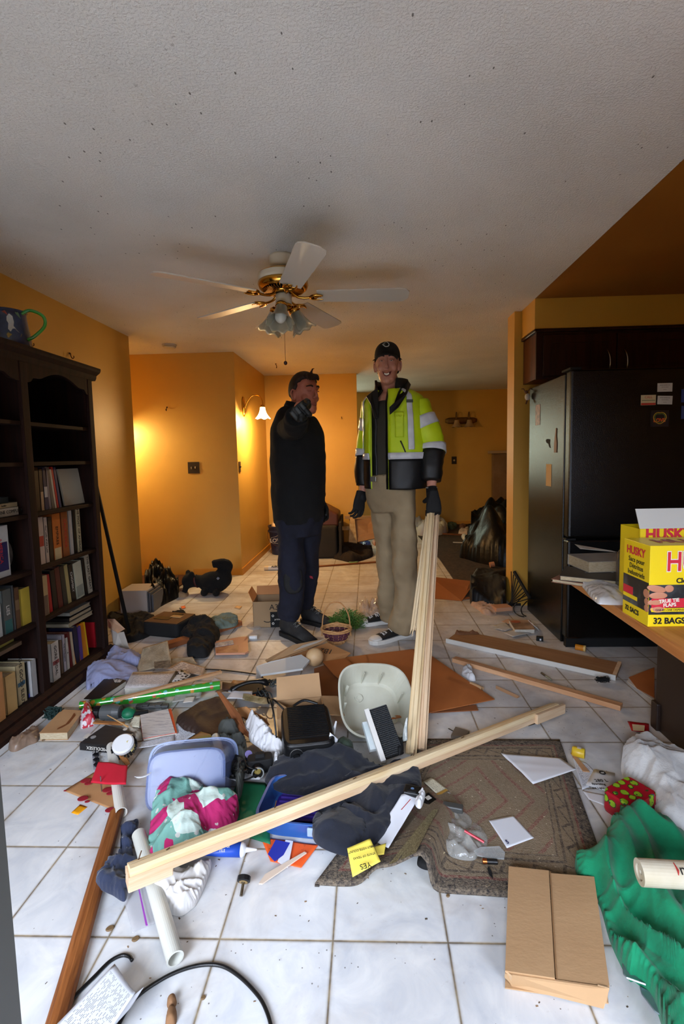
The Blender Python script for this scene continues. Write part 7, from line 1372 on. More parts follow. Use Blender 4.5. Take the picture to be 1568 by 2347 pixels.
def face_parts(t,Mh,s,smile,skin,closed=False):
    A=Mh@Matrix.Scale(s,4); kw=dict(world=True)
    for x in (-1,1):
        part('eye',T(sph(.0125,.010,.0036 if not closed else .003,.031*x,.0745,.012,12,8),A),M_eyew if not closed else skin,t,smooth=True,**kw)
        part('iris',T(sph(.0055,.003,.0034 if not closed else .0016,.031*x,.083,.0118,10,6),A),M_iris,t,smooth=True,**kw)
        part('upper_eyelid',T(tube(spline([(.031*x-.016,.076,.012),(.031*x,.0865,.0162 if not closed else .012),(.031*x+.016,.074,.012)],4),.0035,6),A),skin,t,smooth=True,**kw)
        part('eyebrow',T(tube(spline([(.014*x,.091,.036),(.03*x,.091,.042),(.053*x,.072,.036)],4),[.004,.006,.0065,.0065,.006,.006,.0055,.005,.003],6,flat=.8),A),M_hair,t,smooth=True,**kw)
        part('ear',T(J(tube(spline([(.083*x,.006,.012),(.09*x,-.012,.02),(.093*x,-.022,-.002),(.088*x,-.012,-.03),(.083*x,.002,-.042)],4),.0055,6)),A),skin,t,smooth=True,**kw)
    if smile:
        def lipc(dz,dy=0,w=.030,up=.011): return spline([(-w,.072+dy,-.062+up+dz*.1),(-w*.6,.09+dy,-.07+up*.25+dz*.8),(0,.0965+dy,-.074+dz),(w*.6,.09+dy,-.07+up*.25+dz*.8),(w,.072+dy,-.062+up+dz*.1)],5)
        U,Lw=lipc(.006),lipc(-.0075); n=len(U)
        part('mouth_opening',T(([tuple(p) for p in U]+[tuple(p) for p in Lw],[(i,i+1,n+i+1,n+i) for i in range(n-1)]),A@tr(0,.0012,0)),M_mouth,t,**kw)
        T2=lipc(-.005,.0014,.027)
        U2=lipc(.0055,.0014,.027); part('teeth',T(([tuple(p) for p in U2]+[tuple(p) for p in T2],[(i,i+1,n+i+1,n+i) for i in range(n-1)]),A@tr(0,.0012,0)),M_teeth,t,**kw)
        part('upper_lip',T(tube(lipc(.0085,.0),[.0008]+[.0022]*(n-2)+[.0008],6),A),M_lip,t,smooth=True,**kw); part('lower_lip',T(tube(lipc(-.0095,.0),[.0008]+[.003]*(n-2)+[.0008],6),A),M_lip,t,smooth=True,**kw)
    else:
        part('upper_lip',T(tube(spline([(-.022,.083,-.066),(0,.094,-.062),(.022,.083,-.066)],5),.0026,6),A),M_lip,t,smooth=True,**kw); part('lower_lip',T(tube(spline([(-.019,.083,-.072),(0,.093,-.075),(.019,.083,-.072)],5),.0034,6),A),M_lip,t,smooth=True,**kw)
def hand_geo(curl=(20,30,20),thumb=(35,20),side=1,s=1.,spread=4,indexpt=None):
    """palm in xy, fingers along +y, palm side -z, thumb leaves the +x*side edge near its base"""
    g=[loft([sring((0,y,-.002),Vector((1,0,0)),Vector((0,0,1)),a,b,16,2.6) for y,a,b in ((-.03,.024,.018),(0,.03,.019),(.03,.038,.017),(.065,.042,.015),(.088,.04,.013))]),sph(.02,.03,.017,.02*side,.02,-.008,12,8)]
    for k,(x,L) in enumerate(((.031,.074),(.0105,.084),(-.0105,.078),(-.031,.06))):
        x*=side; p=Vector((x,.084-abs(k-1)*.004,0)); a=0; sa=math.radians(-spread*(k-1.5))*side*-1
        pts=[tuple(p)]; cu=curl if not(indexpt and k==0) else indexpt
        for j,fr_ in enumerate((.44,.31,.25)):
            a+=math.radians(cu[j]); d=Vector((sin(sa)*cos(a)*-1,cos(a),-sin(a))); p=p+d*L*fr_*1.02; pts.append(tuple(p))
        g.append(tube(spline(pts,4),[.0098-.0022*i/12 for i in range(13)],10)); g.append(sph(.0078,.0078,.0078,*pts[-1],10,6))
    ta=math.radians(thumb[0]); tc=math.radians(thumb[1]); p=Vector((.026*side,.012,-.006)); pts=[tuple(p)]; a=ta
    for L in (.04,.032,.026): p=p+Vector((sin(a)*side,cos(a)*cos(tc),-sin(tc)))*L; pts.append(tuple(p)); a-=math.radians(14); tc+=math.radians(14)
    g.append(tube(spline(pts,4),[.0135-.003*i/12 for i in range(13)],10)); g.append(sph(.0105,.0105,.0105,*pts[-1],10,6))
    return T(J(*g),Matrix.Scale(s,4))
def shoe(M,t,L,up,sole,toe=None,high=.1,laces=None,wd=.05,name='shoe'):
    def ring(x,w,z0,z1,k=20): return [(x,w*cos(a)*(1 if sin(a)<0.2 else (1-.35*(sin(a)-.2))),z0+(z1-z0)*(.5+.5*sin(a))) for a in [2*PI*i/k for i in range(k)]]
    xs=[(-.0,.6,.02,high*.75),(.02,.8,.02,high),(.07,.82,.02,high),(.10,.86,.02,high*.86),(.14,.92,.02,high*.66),(.19,1.,.02,high*.5+.01),(.24,1.0,.02,.052),(.275,.86,.02,.046),(.298,.55,.02,.034)]
    g=loft([ring(x*L/.3,w*wd,z0,z1) for x,w,z0,z1 in xs]); part(name,T(g,M),up,t,world=True,smooth=True,sub=1)
    o=[(x*L/.3,w*wd*1.1) for x,w in ((-.006,.0),(-.004,.5),(.02,.78),(.07,.84),(.12,.84),(.19,1.),(.24,1.02),(.28,.85),(.302,.5),(.31,0))]; o=o+[(x,-y) for x,y in o[::-1][1:-1]]
    part('sole',T(slab([(x,y,0) for x,y in o],.03),M),sole,t,world=True,bevel=.004)
    if toe:
        g=loft([ring(x*L/.3,w*wd*1.02,.02,z1) for x,w,z1 in ((.238,1.,.054),(.26,.94,.052),(.28,.84,.047),(.299,.58,.036))]); part('toe_cap',T(g,M),toe,t,world=True,smooth=True,sub=1)
    if laces:
        zt=lambda x:(high*.86 if x<.1 else high*.86+(high*.5+.012-high*.86)*(x-.1)/.09 if x<.19 else .056)
        g=[]
        for k in range(6):
            x=(.09+.026*k)*L/.3; z=zt(.09+.026*k)+.004
            g.append(tube(spline([(x,-.028,z-.012),(x+.004,0,z+.002),(x+.018*(-1)**k,.028,z-.012)],3),.0028,6)); g.append(tube(spline([(x+.018*(-1)**k,-.028,z-.012),(x+.004,0,z+.003),(x,.028,z-.012)],3),.0028,6))
        g.append(tube(spline([(.08,0,high),(.07,-.03,high+.012),(.1,-.045,high-.01),(.09,0,high)],4),.0026,6))
        part('laces',T(J(*g),M),laces,t,world=True,smooth=True)
def Mfoot(h,toe):
    d=toe-h; d.z=0; return frame((h.x,h.y,.0),d,z=(0,0,1)),d.length
M_khaki=mat('khaki_cotton',(150,132,102),.9,c2=(136,118,90),scale=5,bump=.2,bscale=260); M_lime=mat('hi_vis_lime',(196,220,20),.55,c2=(180,206,14),scale=6,bump=.15,bscale=30); M_tape=mat('reflective_tape',(206,208,212),.3,c2=(186,188,194),scale=12,bump=.3,bscale=50); M_nyl=mat('black_nylon_shell',(13,13,14),.5,bump=.25,bscale=40)
M_tee=mat('olive_tee',(52,48,40),.9); M_glv=mat('black_knit_glove',(16,16,17),.8,bump=.4,bscale=300)
# ---------------------------------------------------------------- tall person
base=Vector((.09,3.43,0)); tp_=thing('person','tall smiling person in black cap and open lime jacket holding pine casings upright','person',base)
W=lambda u,v,y:Yp(u,v,y)
d=Vector((-.5,-.866,0)); s_=Vector((.866,-.5,0)); zz=Vector((0,0,1))
Hc=W(888,836,3.40); Mh=Matrix(((1,0,0,0),(0,1,0,0),(0,0,1,0),(0,0,0,1)))
hd=Vector((-.10,-.995,.02)).normalized(); hx=Vector((-hd.y*-1,hd.x*-1,0)) ; hx=zz.cross(hd)*-1
Mh=frame(Hc,hd.cross(zz).normalized(),z=(0.04,-.0,1)); Mh=Matrix.Translation(Hc)@frame((0,0,0),hd.cross(zz),z=(.05,.0,1))
# local y must point along the gaze
yv=Mh.to_3x3()@Vector((0,1,0))
if yv.dot(hd)<0: Mh=Mh@rt(0,0,180)
HSc=1.0; HSM=Matrix.Diagonal((1.0,1.0,1.08,1))
tor=[(W(892,1120,3.43),.15,.11),(W(894,1060,3.43),.155,.11),(W(898,1000,3.44),.175,.12),(W(900,950,3.45),.19,.12),(W(900,915,3.46),.165,.1),(W(899,895,3.46),.08,.075),(W(895,880,3.44),.062,.064),(W(889,862,3.42),.06,.062)]
shL,elL,wrL,haL=W(955,925,3.40),W(994,1015,3.36),W(989,1118,3.28),W(993,1150,3.235)
shR,elR,wrR,haR=W(852,925,3.52),W(840,1025,3.56),W(833,1128,3.52),W(826,1152,3.5)
hipN,knN,anN=W(924,1130,3.38),W(928,1290,3.34),W(920,1432,3.36)
hipF,knF,anF=W(880,1130,3.5),W(885,1290,3.54),W(893,1412,3.60)
def arm(a,b,c,r): return limb([(a,r[0],r[0]),((a+b)/2,r[0]*.95,r[0]*.95),(b,r[1],r[1]),((b+c)/2,r[1]*.95,r[1]*.9),(c,r[2],r[2]*.8)],(1,0,0),(0,1,0),4,16)
body=J(T(head_geo(HSc,1),Mh@HSM),limb(tor,s_,d,4,28),arm(shL,elL,wrL,(.05,.04,.031)),arm(shR,elR,wrR,(.05,.04,.031)),
  limb([(hipN,.07,.07),(knN,.055,.055),(anN,.04,.04)],(1,0,0),(0,1,0),4,16),limb([(hipF,.07,.07),(knF,.055,.055),(anF,.04,.04)],(1,0,0),(0,1,0),4,16),
  sph(.02,.018,.04,*(haL+Vector((0,.03,-.01)))),sph(.02,.02,.04,*(haR+Vector((0,0,-.0)))),tube([wrL,haL.lerp(wrL,.4)],.028,10),tube([wrR,haR.lerp(wrR,.4)],.025,10))
part('body',body,M_skin,tp_,world=True,remesh=.005)
face_parts(tp_,Mh@HSM,HSc,True,M_skin)
# light stubble-free jaw, hair tufts under the cap
hg=[]
random.seed(4)
for x in (-1,1):
    for i in range(8): 
        z=.03-.006*i; hg.append(sph(.010,.016,.013,(.079+.004*random.random())*x,-.03+.02*random.random()-.012*(i%3),z+.02*random.random()-.005,8,6))
    hg.append(sph(.008,.02,.02,.07*x,-.045,-.03,10,8))
    hg.append(tube(spline([(.083*x,.0,.035),(.096*x,.0,.03),(.108*x,.005,.018)],3),[.008,.007,.006,.005,.003,.002,.001],6))
hg.append(sph(.076,.05,.06,0,-.055,-.02,16,10))
part('hair',T(J(*hg),Mh@HSM),M_hair,tp_,world=True,smooth=True,remesh=.005)
cg=[]
for k in range(11):
    a=PI/2*k/10; cg.append([(.0875*cos(a)**.8*cos(t) if cos(a)>0 else 0,(-.006+.1*cos(a)**.8*sin(t)),.048+.092*sin(a)**.95) for t in [2*PI*i/32 for i in range(32)]])
cg[-1]=[(.002*cos(2*PI*i/32),-.006+.002*sin(2*PI*i/32),.14) for i in range(32)]
part('cap_crown',T(loft([[(x*1.0,y*1.0,z-.004) for x,y,z in cg[0]]]+cg),Mh@HSM),mat('black_cap_cotton',(15,15,15),.85,bump=.3,bscale=250),tp_,world=True,smooth=True)
bg_=[]
N=20
for side in (0,1):
    for i in range(N+1):
        t=-1+2*i/N; bg_.append((.078*t,.062+.0*abs(t)+ (1-abs(t)**2)*.03*1.0,.052-.016*t*t-.003*side)); bg_.append((.07*t,.075+(1-t*t)*.075,.047-.03*t*t-.004*side))
F=[]
for i in range(N): F+=[(2*i,2*i+1,2*i+3,2*i+2)]
o_=2*(N+1)
for i in range(N): F+=[(o_+2*i,o_+2*i+2,o_+2*i+3,o_+2*i+1),(2*i+1,o_+2*i+1,o_+2*i+3,2*i+3)]
part('cap_brim',T((bg_,F),Mh@HSM),mat('black_cap_cotton2',(20,20,19),.8),tp_,world=True,smooth=True)
sw=[Vector((-.014+.030*t+(.0),0,0)) for t in (0,)]
swp=spline([(.02,.088,.112),(.0,.087,.122),(-.017,.087,.11),(-.014,.092,.096),(.004,.0945,.093),(.018,.0925,.102),(.024,.089,.108),(.006,.094,.108)],5)
part('cap_emblem',T(tube(swp,[.0006+.0024*sin(PI*min(1,i/(len(swp)-1)))for i in range(len(swp))],6),Mh@HSM),mat('grey_white_thread',(190,192,188),.6),tp_,world=True,smooth=True)
part('cap_button',T(sph(.006,.006,.004,0,-.006,.14,10,6),Mh@HSM),M_mblack,tp_,world=True,smooth=True)
# tee shirt (with belt under it)
tk=[(W(893,1105,3.43),.162,.118),(W(894,1060,3.43),.168,.12),(W(898,1000,3.44),.188,.132),(W(900,950,3.45),.2,.134),(W(899,922,3.46),.175,.11),(W(898,908,3.455),.1,.085),(W(896,900,3.45),.075,.074)]
part('t_shirt',limb(tk,s_,d,5,48,.01,3.,2.3),M_tee,tp_,world=True,smooth=True)
# trousers
def trousers(t,waist,legs,m,nf,seed,name='trousers',vox=.008):
    g=[limb(waist,s_,d,4,40,nf*.5,seed,2.4)]
    for keys,sx in legs: g.append(limb(keys,sx,(0,1,0),6,40,nf,seed+len(g),2.2,fq=8))
    return part(name,J(*g),m,t,world=True,remesh=vox)
tr1=trousers(tp_,[(W(890,1085,3.43),.166,.125),(W(892,1110,3.43),.172,.13),(W(897,1145,3.43),.17,.128),(W(900,1170,3.43),.15,.11)],
 [([(W(921,1125,3.385),.09,.105),(W(925,1180,3.37),.088,.1),(W(927,1240,3.36),.083,.092),(W(929,1290,3.35),.08,.088),(W(930,1345,3.35),.079,.082),(W(925,1400,3.355),.076,.078),(W(919,1436,3.36),.078,.078),(W(917,1446,3.362),.07,.07)],(1,-.15,0)),
  ([(W(880,1125,3.49),.088,.1),(W(881,1180,3.5),.082,.095),(W(883,1240,3.52),.074,.088),(W(886,1290,3.54),.071,.08),(W(888,1345,3.56),.069,.074),(W(892,1400,3.59),.066,.068),(W(895,1418,3.6),.064,.066)],(1,-.1,0))],M_khaki,.032,2.)
part('belt',limb([(W(891,1088,3.43),.172,.13),(W(891,1101,3.43),.173,.131)],s_,d,2,40),M_black,tp_,world=True); bp=W(880,1096,3.43)+d*.131
part('belt_buckle',T(cbox(.045,.006,.034,0,0,-.017),frame(bp+Vector((-.01,0,0)),s_,z=(0,0,1))),mat('dull_steel',(150,146,136),.35,.8),tp_,world=True,bevel=.003)
# jacket: outer shell open at the front, lining, collar
GL,GR=28,7
def jring(c,a,b,gap,grow=0,nf=.0,n=60,seed=1): 
    # angle 90deg = front (d); shell runs from 90+gap round to 90-gap+360
    return sring(c,s_,d,a+grow,b+grow,n,2.3,90+GL-gap,450-GR+gap*.5,nf,seed,7)
jk_=[(W(908,1118,3.43),.212,.165,0),(W(908,1085,3.43),.216,.168,0),(W(907,1045,3.43),.214,.166,0),(W(906,1000,3.44),.212,.162,0),(W(905,960,3.44),.212,.158,0),(W(903,930,3.45),.205,.148,0),(W(902,912,3.455),.19,.125,32),(W(900,896,3.46),.12,.1,34)]
def jshell(zlo,zhi,grow,nf=.016,k=6,inside=False):
    cs=spline([Vector(x[0]) for x in jk_],k); ab=spline([Vector(x[1:]) for x in jk_],k); R=[]
    for c,q in zip(cs,ab):
        if zlo<=c.z<=zhi: R.append(jring(c,q.x,q.y,(0 if not inside else 12),grow,nf))
    return loft(R,cap=False,closed=False)
zh=W(900,1053,3.3).z
zhem=jk_[0][0].z
part('jacket_shell',jshell(zh-.004,9,0),M_lime,tp_,world=True,smooth=True,solid=.012,soff=0,label='lime yellow upper jacket shell')
part('jacket_hem_panel',jshell(-1,zh+.012,0),M_nyl,tp_,world=True,smooth=True,solid=.014,soff=0,label='black lower jacket panel')
part('jacket_lining',jshell(-1,9,-.018,inside=True),M_nyl,tp_,world=True,smooth=True,solid=.006,label='black quilted lining')
part('jacket_tape',jshell(zh-.0,zh+.062,.012),M_tape,tp_,world=True,smooth=True,solid=.004,label='silver waist tape')
# vertical tape over the left breast and shoulder
def vtape(a0,w,z0,z1,grow=.014):
    cs=spline([Vector(x[0]) for x in jk_],10); ab=spline([Vector(x[1:]) for x in jk_],10); R=[]
    for c,q in zip(cs,ab):
        if z0<=c.z<=z1: R.append(sring(c,s_,d,q.x+grow,q.y+grow,6,2.3,a0,a0+w,.016,1,7))
    return loft(R,cap=False,closed=False)
part('jacket_tape',vtape(36,12,zh+.05,9),M_tape,tp_,world=True,smooth=True,solid=.004,label='vertical silver tape on the chest'); part('jacket_tape',vtape(140,12,zh+.05,9),M_tape,tp_,world=True,smooth=True,solid=.004)
part('radio_loop',vtape(35,14,W(900,925,3.3).z,W(900,917,3.3).z,.02),mat('grey_webbing',(70,74,66),.6),tp_,world=True,solid=.004)
# chest pocket, zip edges, drawcord
part('chest_pocket',vtape(56,15,W(900,1003,3.3).z,W(900,950,3.3).z,.017),M_lime,tp_,world=True,smooth=True,solid=.004); part('pocket_flap',vtape(55,17,W(900,957,3.3).z,W(900,945,3.3).z,.017),M_lime,tp_,world=True,smooth=True,solid=.004)
def edge(sgn):
    cs=spline([Vector(x[0]) for x in jk_],4); ab=spline([Vector(x[1:]) for x in jk_],4); P=[]
    for c,q in zip(cs,ab):
        t=math.radians(90+(GL if sgn>0 else -GR)); ct,st=cos(t),sin(t); P.append(c+s_*(abs(ct)**(2/2.3)*math.copysign(q.x,ct))+d*(abs(st)**(2/2.3)*q.y))
    return P
part('zip_edge',tube(edge(-1),.007,8),mat('lime_edge',(170,190,30),.6),tp_,world=True,smooth=True); part('zip_edge',tube(edge(1),.007,8),mat('lime_edge',(170,190,30),.6),tp_,world=True,smooth=True)
zp=[W(925,1010,3.24),W(936,1035,3.235),W(945,1062,3.235),W(947,1075,3.24)]; zp=[p+Vector((-.02,0,0)) for p in zp]; part('pocket_zip',tube(spline(zp,4),.005,6),M_black,tp_,world=True,smooth=True)
# collar
def collar(gap,nf=0):
    R=[]
    for (u,v,y,a,b,g) in ((899,912,3.455,.15,.118,34),(898,898,3.46,.108,.1,36),(897,884,3.465,.098,.096,40),(897,872,3.47,.1,.1,46)):
        R.append(sring(W(u,v,y),s_,d,a,b,44,2.2,90+g,450-g,.004,5,9))
    return loft(R,cap=False,closed=False)
part('jacket_collar',collar(0),M_nyl,tp_,world=True,smooth=True,solid=.014)
# collar points folding outward at the neck
for sg,pts in ((1,((903,925,3.24),(912,900,3.28),(922,884,3.34),(934,874,3.43),(941,884,3.42),(932,905,3.27),(914,934,3.225),(893,952,3.22),(892,935,3.23))),(-1,((866,890,3.36),(852,900,3.38),(840,910,3.40),(850,928,3.34),(858,960,3.32),(868,960,3.33),(868,920,3.35)))):
    part('lapel',slab([W(*p) for p in pts],.012),M_nyl,tp_,world=True,bevel=.003)
# sleeves
def sleeve(a,b,c,r,seed):
    m1=(a+b)/2; m2=(b+c)/2; K=[(a+Vector((0,0,.025)),r[0]*.75,r[0]*.75),(a,r[0],r[0]),(m1,r[0]*1.02,r[0]*1.02),(b,r[1],r[1]),(m2,r[1]*.97,r[1]*.97),(c,r[2],r[2])]
    cs=lerp_rings(K,8); R=[]; m=len(cs)
    for i,(p,x,y) in enumerate(cs):
        t=(cs[min(i+1,m-1)][0]-cs[max(i-1,0)][0]).normalized(); X=Vector((1,0,0)); X=(X-t*X.dot(t)).normalized(); Y=t.cross(X); R.append((p,X,Y,x,y))
    def seg(i0,i1,grow=0,cap=False): return loft([sring(p,X,Y,x+grow,y+grow,32,2.1,0,360,.016,seed,10) for p,X,Y,x,y in R[i0:i1+1]],cap=cap)
    return seg,m
sg,m=sleeve(shL+Vector((-.012,0,0)),elL+Vector((-.018,0,0)),wrL+Vector((.0,0,.045)),(.088,.086,.062),3)
part('sleeve',sg(0,28,cap=True),M_lime,tp_,world=True,smooth=True); part('sleeve_cuff_panel',sg(28,m-1,cap=True),M_nyl,tp_,world=True,smooth=True,label='black lower sleeve'); part('sleeve_tape',sg(14,18,.006),M_tape,tp_,world=True,smooth=True,solid=.004); part('sleeve_tape',sg(25,28,.006),M_tape,tp_,world=True,smooth=True,solid=.004)
sg,m=sleeve(shR+Vector((.012,0,0)),elR,wrR+Vector((0,0,.045)),(.075,.068,.055),8)
part('sleeve',sg(0,28,cap=True),M_lime,tp_,world=True,smooth=True); part('sleeve_cuff_panel',sg(28,m-1,cap=True),M_nyl,tp_,world=True,smooth=True,label='black lower sleeve'); part('sleeve_tape',sg(14,18,.006),M_tape,tp_,world=True,smooth=True,solid=.004); part('sleeve_tape',sg(25,28,.006),M_tape,tp_,world=True,smooth=True,solid=.004)
# gloves: the left closes round the two casings, the right hangs
top=hand
Mg_=frame(haL+Vector((0,.03,.035)),(1,.05,0),z=(0,.95,.1)); 
# fingers point down: local y -> -z, palm (-z local) toward the boards/camera
yy=Vector((.0,-.1,-1)).normalized(); zl=Vector((0,-1,.1)).normalized(); xx_=yy.cross(zl); Mg_=Matrix(((xx_.x,yy.x,zl.x,haL.x),(xx_.y,yy.y,zl.y,haL.y-.022),(xx_.z,yy.z,zl.z,haL.z+.04),(0,0,0,1)))
part('glove',T(hand_geo((48,58,40),(18,70),1,1.22,spread=3),Mg_),M_glv,tp_,world=True,remesh=.0035)
part('glove_cuff',tube([wrL+Vector((0,0,-.0)),wrL.lerp(haL,.75)],[.037,.041],16),M_glv,tp_,world=True,smooth=True); part('cuff_hem',tube([wrL+Vector((0,0,.004)),wrL+Vector((0,0,-.001))],.0385,16),mat('white_cuff_hem',(200,196,190),.7),tp_,world=True)
part('glove_emblem',tube([haL+Vector((.01,-.028,.0)),haL+Vector((.035,-.02,.008))],.004,6),mat('silver_print',(150,140,130),.5),tp_,world=True)
yy=Vector((-.12,-.15,-1)).normalized(); zl=Vector((.6,-.8,.05)).normalized(); zl=(zl-yy*zl.dot(yy)).normalized(); xx_=yy.cross(zl); Mr=Matrix(((xx_.x,yy.x,zl.x,haR.x),(xx_.y,yy.y,zl.y,haR.y),(xx_.z,yy.z,zl.z,haR.z+.05),(0,0,0,1)))
part('glove',T(hand_geo((28,34,22),(18,20),-1,1.2),Mr),M_glv,tp_,world=True,remesh=.0035); part('glove_cuff',tube([wrR,wrR.lerp(haR,.8)],[.035,.036],16),M_glv,tp_,world=True,smooth=True)
# canvas shoes
M_can=mat('black_canvas',(16,16,17),.85,bump=.3,bscale=300); M_rub=mat('white_rubber',(206,204,198),.5); M_lace=mat('white_laces',(205,202,198),.8)
for (h,t2) in ((G(946,1452),G(850,1477)),(G(904,1424),G(826,1433))):
    Mf,L=Mfoot(h,t2); shoe(Mf,tp_,L,M_can,M_rub,M_rub,.105,M_lace,.053,'canvas_shoe')
# ---------------------------------------------------------------- shorter person pointing at the viewer
p2=thing('person','shorter person in black sweater, navy trousers and hiking boots pointing a gloved hand forward','person',Vector((-.42,3.43,0)))
d=Vector((.82,-.57,0)).normalized(); s_=Vector((-d.y,d.x,0))   # s_ = far side
Hc=W(699,903,3.42)
hd=Vector((.74,-.67,-.02)).normalized(); Mh=frame((0,0,0),hd.cross(zz),z=(.03,0,1)); Mh=Matrix.Translation(Hc)@Mh
yv=Mh.to_3x3()@Vector((0,1,0))
if yv.dot(hd)<0: Mh=Mh@rt(0,0,180)
HS2=1.1
tor=[(W(688,1180,3.43),.15,.12),(W(686,1120,3.43),.155,.13),(W(684,1060,3.43),.165,.135),(W(680,1000,3.43),.17,.13),(W(677,965,3.43),.15,.11),(W(678,948,3.43),.075,.07),(W(684,932,3.43),.06,.062),(W(690,920,3.43),.058,.06)]
sh,el,wr,ha=W(668,985,3.28),W(676,972,3.02),W(682,952,2.86),W(688,934,2.78)
sh2,el2,wr2,ha2=W(690,985,3.6),W(712,1070,3.66),W(732,1140,3.58),W(738,1165,3.55)
body=J(T(head_geo(HS2,0),Mh),limb(tor,s_,d,4,28),limb([(sh,.05,.05),(el,.042,.042),(wr,.031,.028)],(1,0,0),(0,0,1),5,16),arm(sh2,el2,wr2,(.048,.04,.03)),tube([wr,ha],.028,10),sph(.035,.035,.035,*ha),tube([wr2,ha2],.028,10),sph(.03,.03,.045,*ha2),
  limb([(W(668,1190,3.36),.07,.07),(W(668,1320,3.33),.055,.055),(W(662,1420,3.34),.042,.042)],(1,0,0),(0,1,0),4,16),limb([(W(704,1190,3.5),.07,.07),(W(703,1310,3.54),.055,.055),(W(701,1390,3.6),.042,.042)],(1,0,0),(0,1,0),4,16))
part('body',body,M_skin2,p2,world=True,remesh=.0055)
face_parts(p2,Mh,HS2,False,M_skin2,closed=True)
hg=[]; random.seed(9)
for i in range(420):
    z=1-1.35*i/420; a_=i*2.39996; x,y=cos(a_)*(1-z*z)**.5,sin(a_)*(1-z*z)**.5
    if y>.42 and z<.66: continue
    if y>.12 and z<.42: continue
    if y>-.22 and z<.02: continue
    if z<-.28: continue
    hg.append(sph(.016,.016,.014,.079*x,-.008+.094*y,.022+.106*z,8,6))
for i in range(12): x=random.uniform(-.05,.05); hg.append(tube(spline([(x,.05,.115),(x+.01,.082,.095),(x+.015,.09,.066+random.random()*.012)],3),[.012,.012,.011,.009,.007,.004,.002],6))
hg.append(tube(spline([(.0,.06,.12),(.0,.075,.145),(-.012,.085,.15),(-.02,.08,.165)],3),[.01,.009,.007,.006,.005,.004,.003,.002,.002,.001],6)); hg.append(sph(.07,.055,.075,0,-.045,.0,16,10))
part('hair',T(J(*hg),Mh@Matrix.Scale(HS2,4)),M_hair,p2,world=True,remesh=.006)
M_swt=mat('black_sweater',(15,15,15),.95,c2=(10,10,10),scale=6,bump=.4,bscale=220)
sk=[(W(686,1196,3.43),.178,.160),(W(684,1150,3.43),.185,.17),(W(684,1100,3.43),.19,.178),(W(684,1050,3.43),.195,.178),(W(682,1010,3.43),.2,.165),(W(677,975,3.43),.19,.14),(W(674,953,3.43),.13,.11),(W(677,940,3.43),.085,.08),(W(679,932,3.43),.075,.072)]
g=[limb(sk,s_,d,5,48,.012,4.,2.2),limb([(W(660,1000,3.36),.085,.085),(sh,.085,.08),(el,.078,.074),((el+wr)/2,.072,.068),(wr,.06,.056)],(1,0,0),(0,0,1),6,28,.016,2.),
   limb([(W(688,975,3.5),.07,.07),(sh2,.075,.075),(el2,.062,.062),(wr2,.045,.045)],(1,0,0),(0,1,0),6,28,.014,6.)]
part('sweater',J(*g),M_swt,p2,world=True,remesh=.008)
part('collar',limb([(W(679,938,3.43),.08,.078),(W(682,926,3.43),.072,.07)],s_,d,3,32,.003,1.,cap=False),M_swt,p2,world=True,smooth=True,solid=.008)
M_nt=mat('navy_work_trousers',(24,26,42),.9,c2=(17,18,30),scale=7,bump=.3,bscale=200)
trousers(p2,[(W(687,1165,3.43),.172,.15),(W(687,1195,3.43),.17,.152),(W(687,1225,3.43),.15,.13)],
 [([(W(666,1195,3.37),.092,.1),(W(667,1250,3.35),.09,.095),(W(668,1300,3.33),.088,.09),(W(666,1340,3.33),.084,.084),(W(664,1390,3.34),.078,.078),(W(661,1417,3.345),.07,.07)],(1,-.15,0)),
  ([(W(706,1195,3.5),.09,.095),(W(704,1250,3.52),.08,.085),(W(704,1300,3.54),.074,.078),(W(702,1345,3.56),.068,.07),(W(701,1388,3.6),.062,.064)],(1,-.1,0))],M_nt,.03,7.)
part('knee_pad',heap([(x*.06,y*.085,0) for x,y in rrect(1,1,20,2.6)],.012,0,amp=.008,fr=20,n=40,rings=8,ew=.03) and T(heap([(x*.065,y*.1,0) for x,y in rrect(1,1,20,2.6)],.016,0,amp=.008,fr=20,n=40,rings=8,ew=.03),frame(W(672,1328,3.262),(1,.25,0),z=(.1,-1,.1))),mat('black_knee_pad',(24,24,24),.8),p2,world=True,smooth=True)
part('red_tab',slab([W(709,1319,3.47),W(716,1321,3.47),W(718,1327,3.47),W(711,1325,3.47)],.006),mat('red_tab',(150,20,40),.5),p2,world=True)
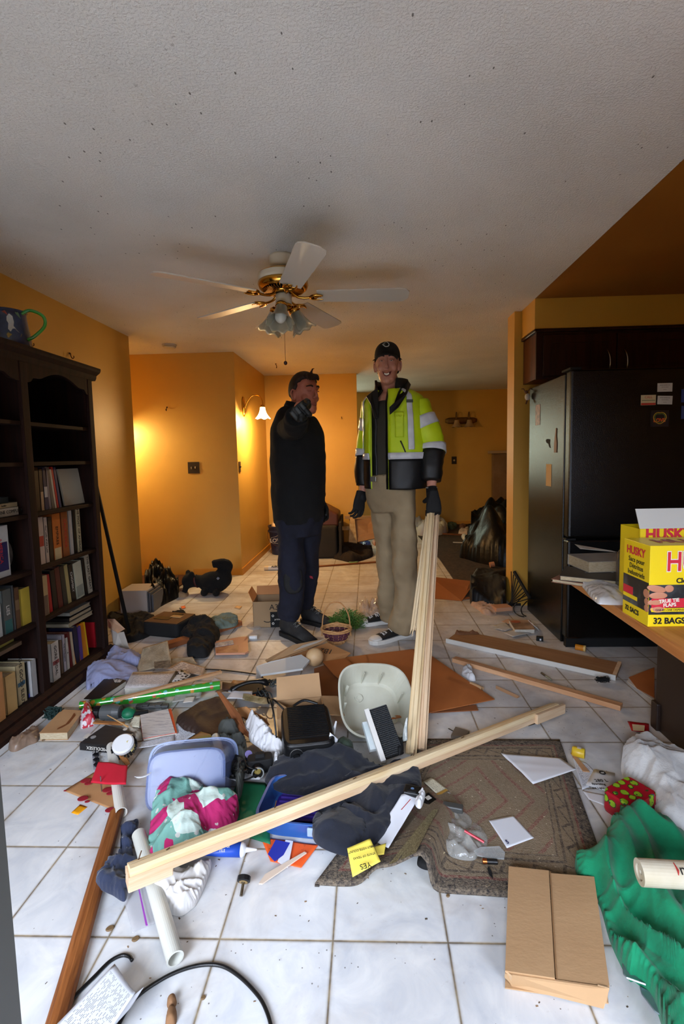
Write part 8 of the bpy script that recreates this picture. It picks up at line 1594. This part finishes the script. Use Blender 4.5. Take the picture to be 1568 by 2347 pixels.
# pointing glove: knuckles and index toward the viewer
yy=(Vector((0,0,CH))-ha); yy.z+=.12; yy.x-=.15; yy.normalize(); zl=Vector((-.62,.1,.78)); zl=(zl-yy*zl.dot(yy)).normalized(); xx_=yy.cross(zl)
Mp=Matrix(((xx_.x,yy.x,zl.x,ha.x),(xx_.y,yy.y,zl.y,ha.y),(xx_.z,yy.z,zl.z,ha.z),(0,0,0,1)))@tr(0,-.06,0)
M_gl2=mat('black_work_glove',(22,24,24),.55,bump=.2,bscale=120)
part('glove',T(hand_geo((80,92,55),(-18,6),-1,1.62,spread=2,indexpt=(4,6,4)),Mp),M_gl2,p2,world=True,remesh=.004)
for k,x in enumerate((-.0105,.0105,.031)): part('knuckle_guard',T(loft([sring((x*1.62,.152-.006*k+zq*.1,.0+zq),Vector((1,0,0)),Vector((0,1,0)),.012,.009,14) for zq in (-.045,-.02,.0,.012)]),Mp),mat('grey_guard',(52,56,56),.5),p2,world=True,smooth=True)
part('glove_cuff',tube([wr+Vector((0,.03,0)),wr.lerp(ha,.6)],[.05,.044],16),M_gl2,p2,world=True,smooth=True)
yy=Vector((.2,-.1,-1)).normalized(); zl=Vector((.5,.85,.0)).normalized(); zl=(zl-yy*zl.dot(yy)).normalized(); xx_=yy.cross(zl); Mr=Matrix(((xx_.x,yy.x,zl.x,ha2.x),(xx_.y,yy.y,zl.y,ha2.y),(xx_.z,yy.z,zl.z,ha2.z+.04),(0,0,0,1)))
part('glove',T(hand_geo((28,34,22),(30,20),1,1.05),Mr),M_gl2,p2,world=True,remesh=.0035)
M_boot=mat('dark_grey_suede',(52,52,52),.85,c2=(32,32,33),scale=12); M_bsole=mat('dark_sole',(26,26,26),.7); M_bl=mat('dark_laces',(96,96,92),.8)
for (h,t2,hh) in ((G(648,1452),G(720,1480),.165),(G(694,1424),G(766,1438),.15)):
    Mf,L=Mfoot(h,t2); L=max(L,.27); shoe(Mf,p2,L,M_boot,M_bsole,None,hh,M_bl,.056,'hiking_boot')
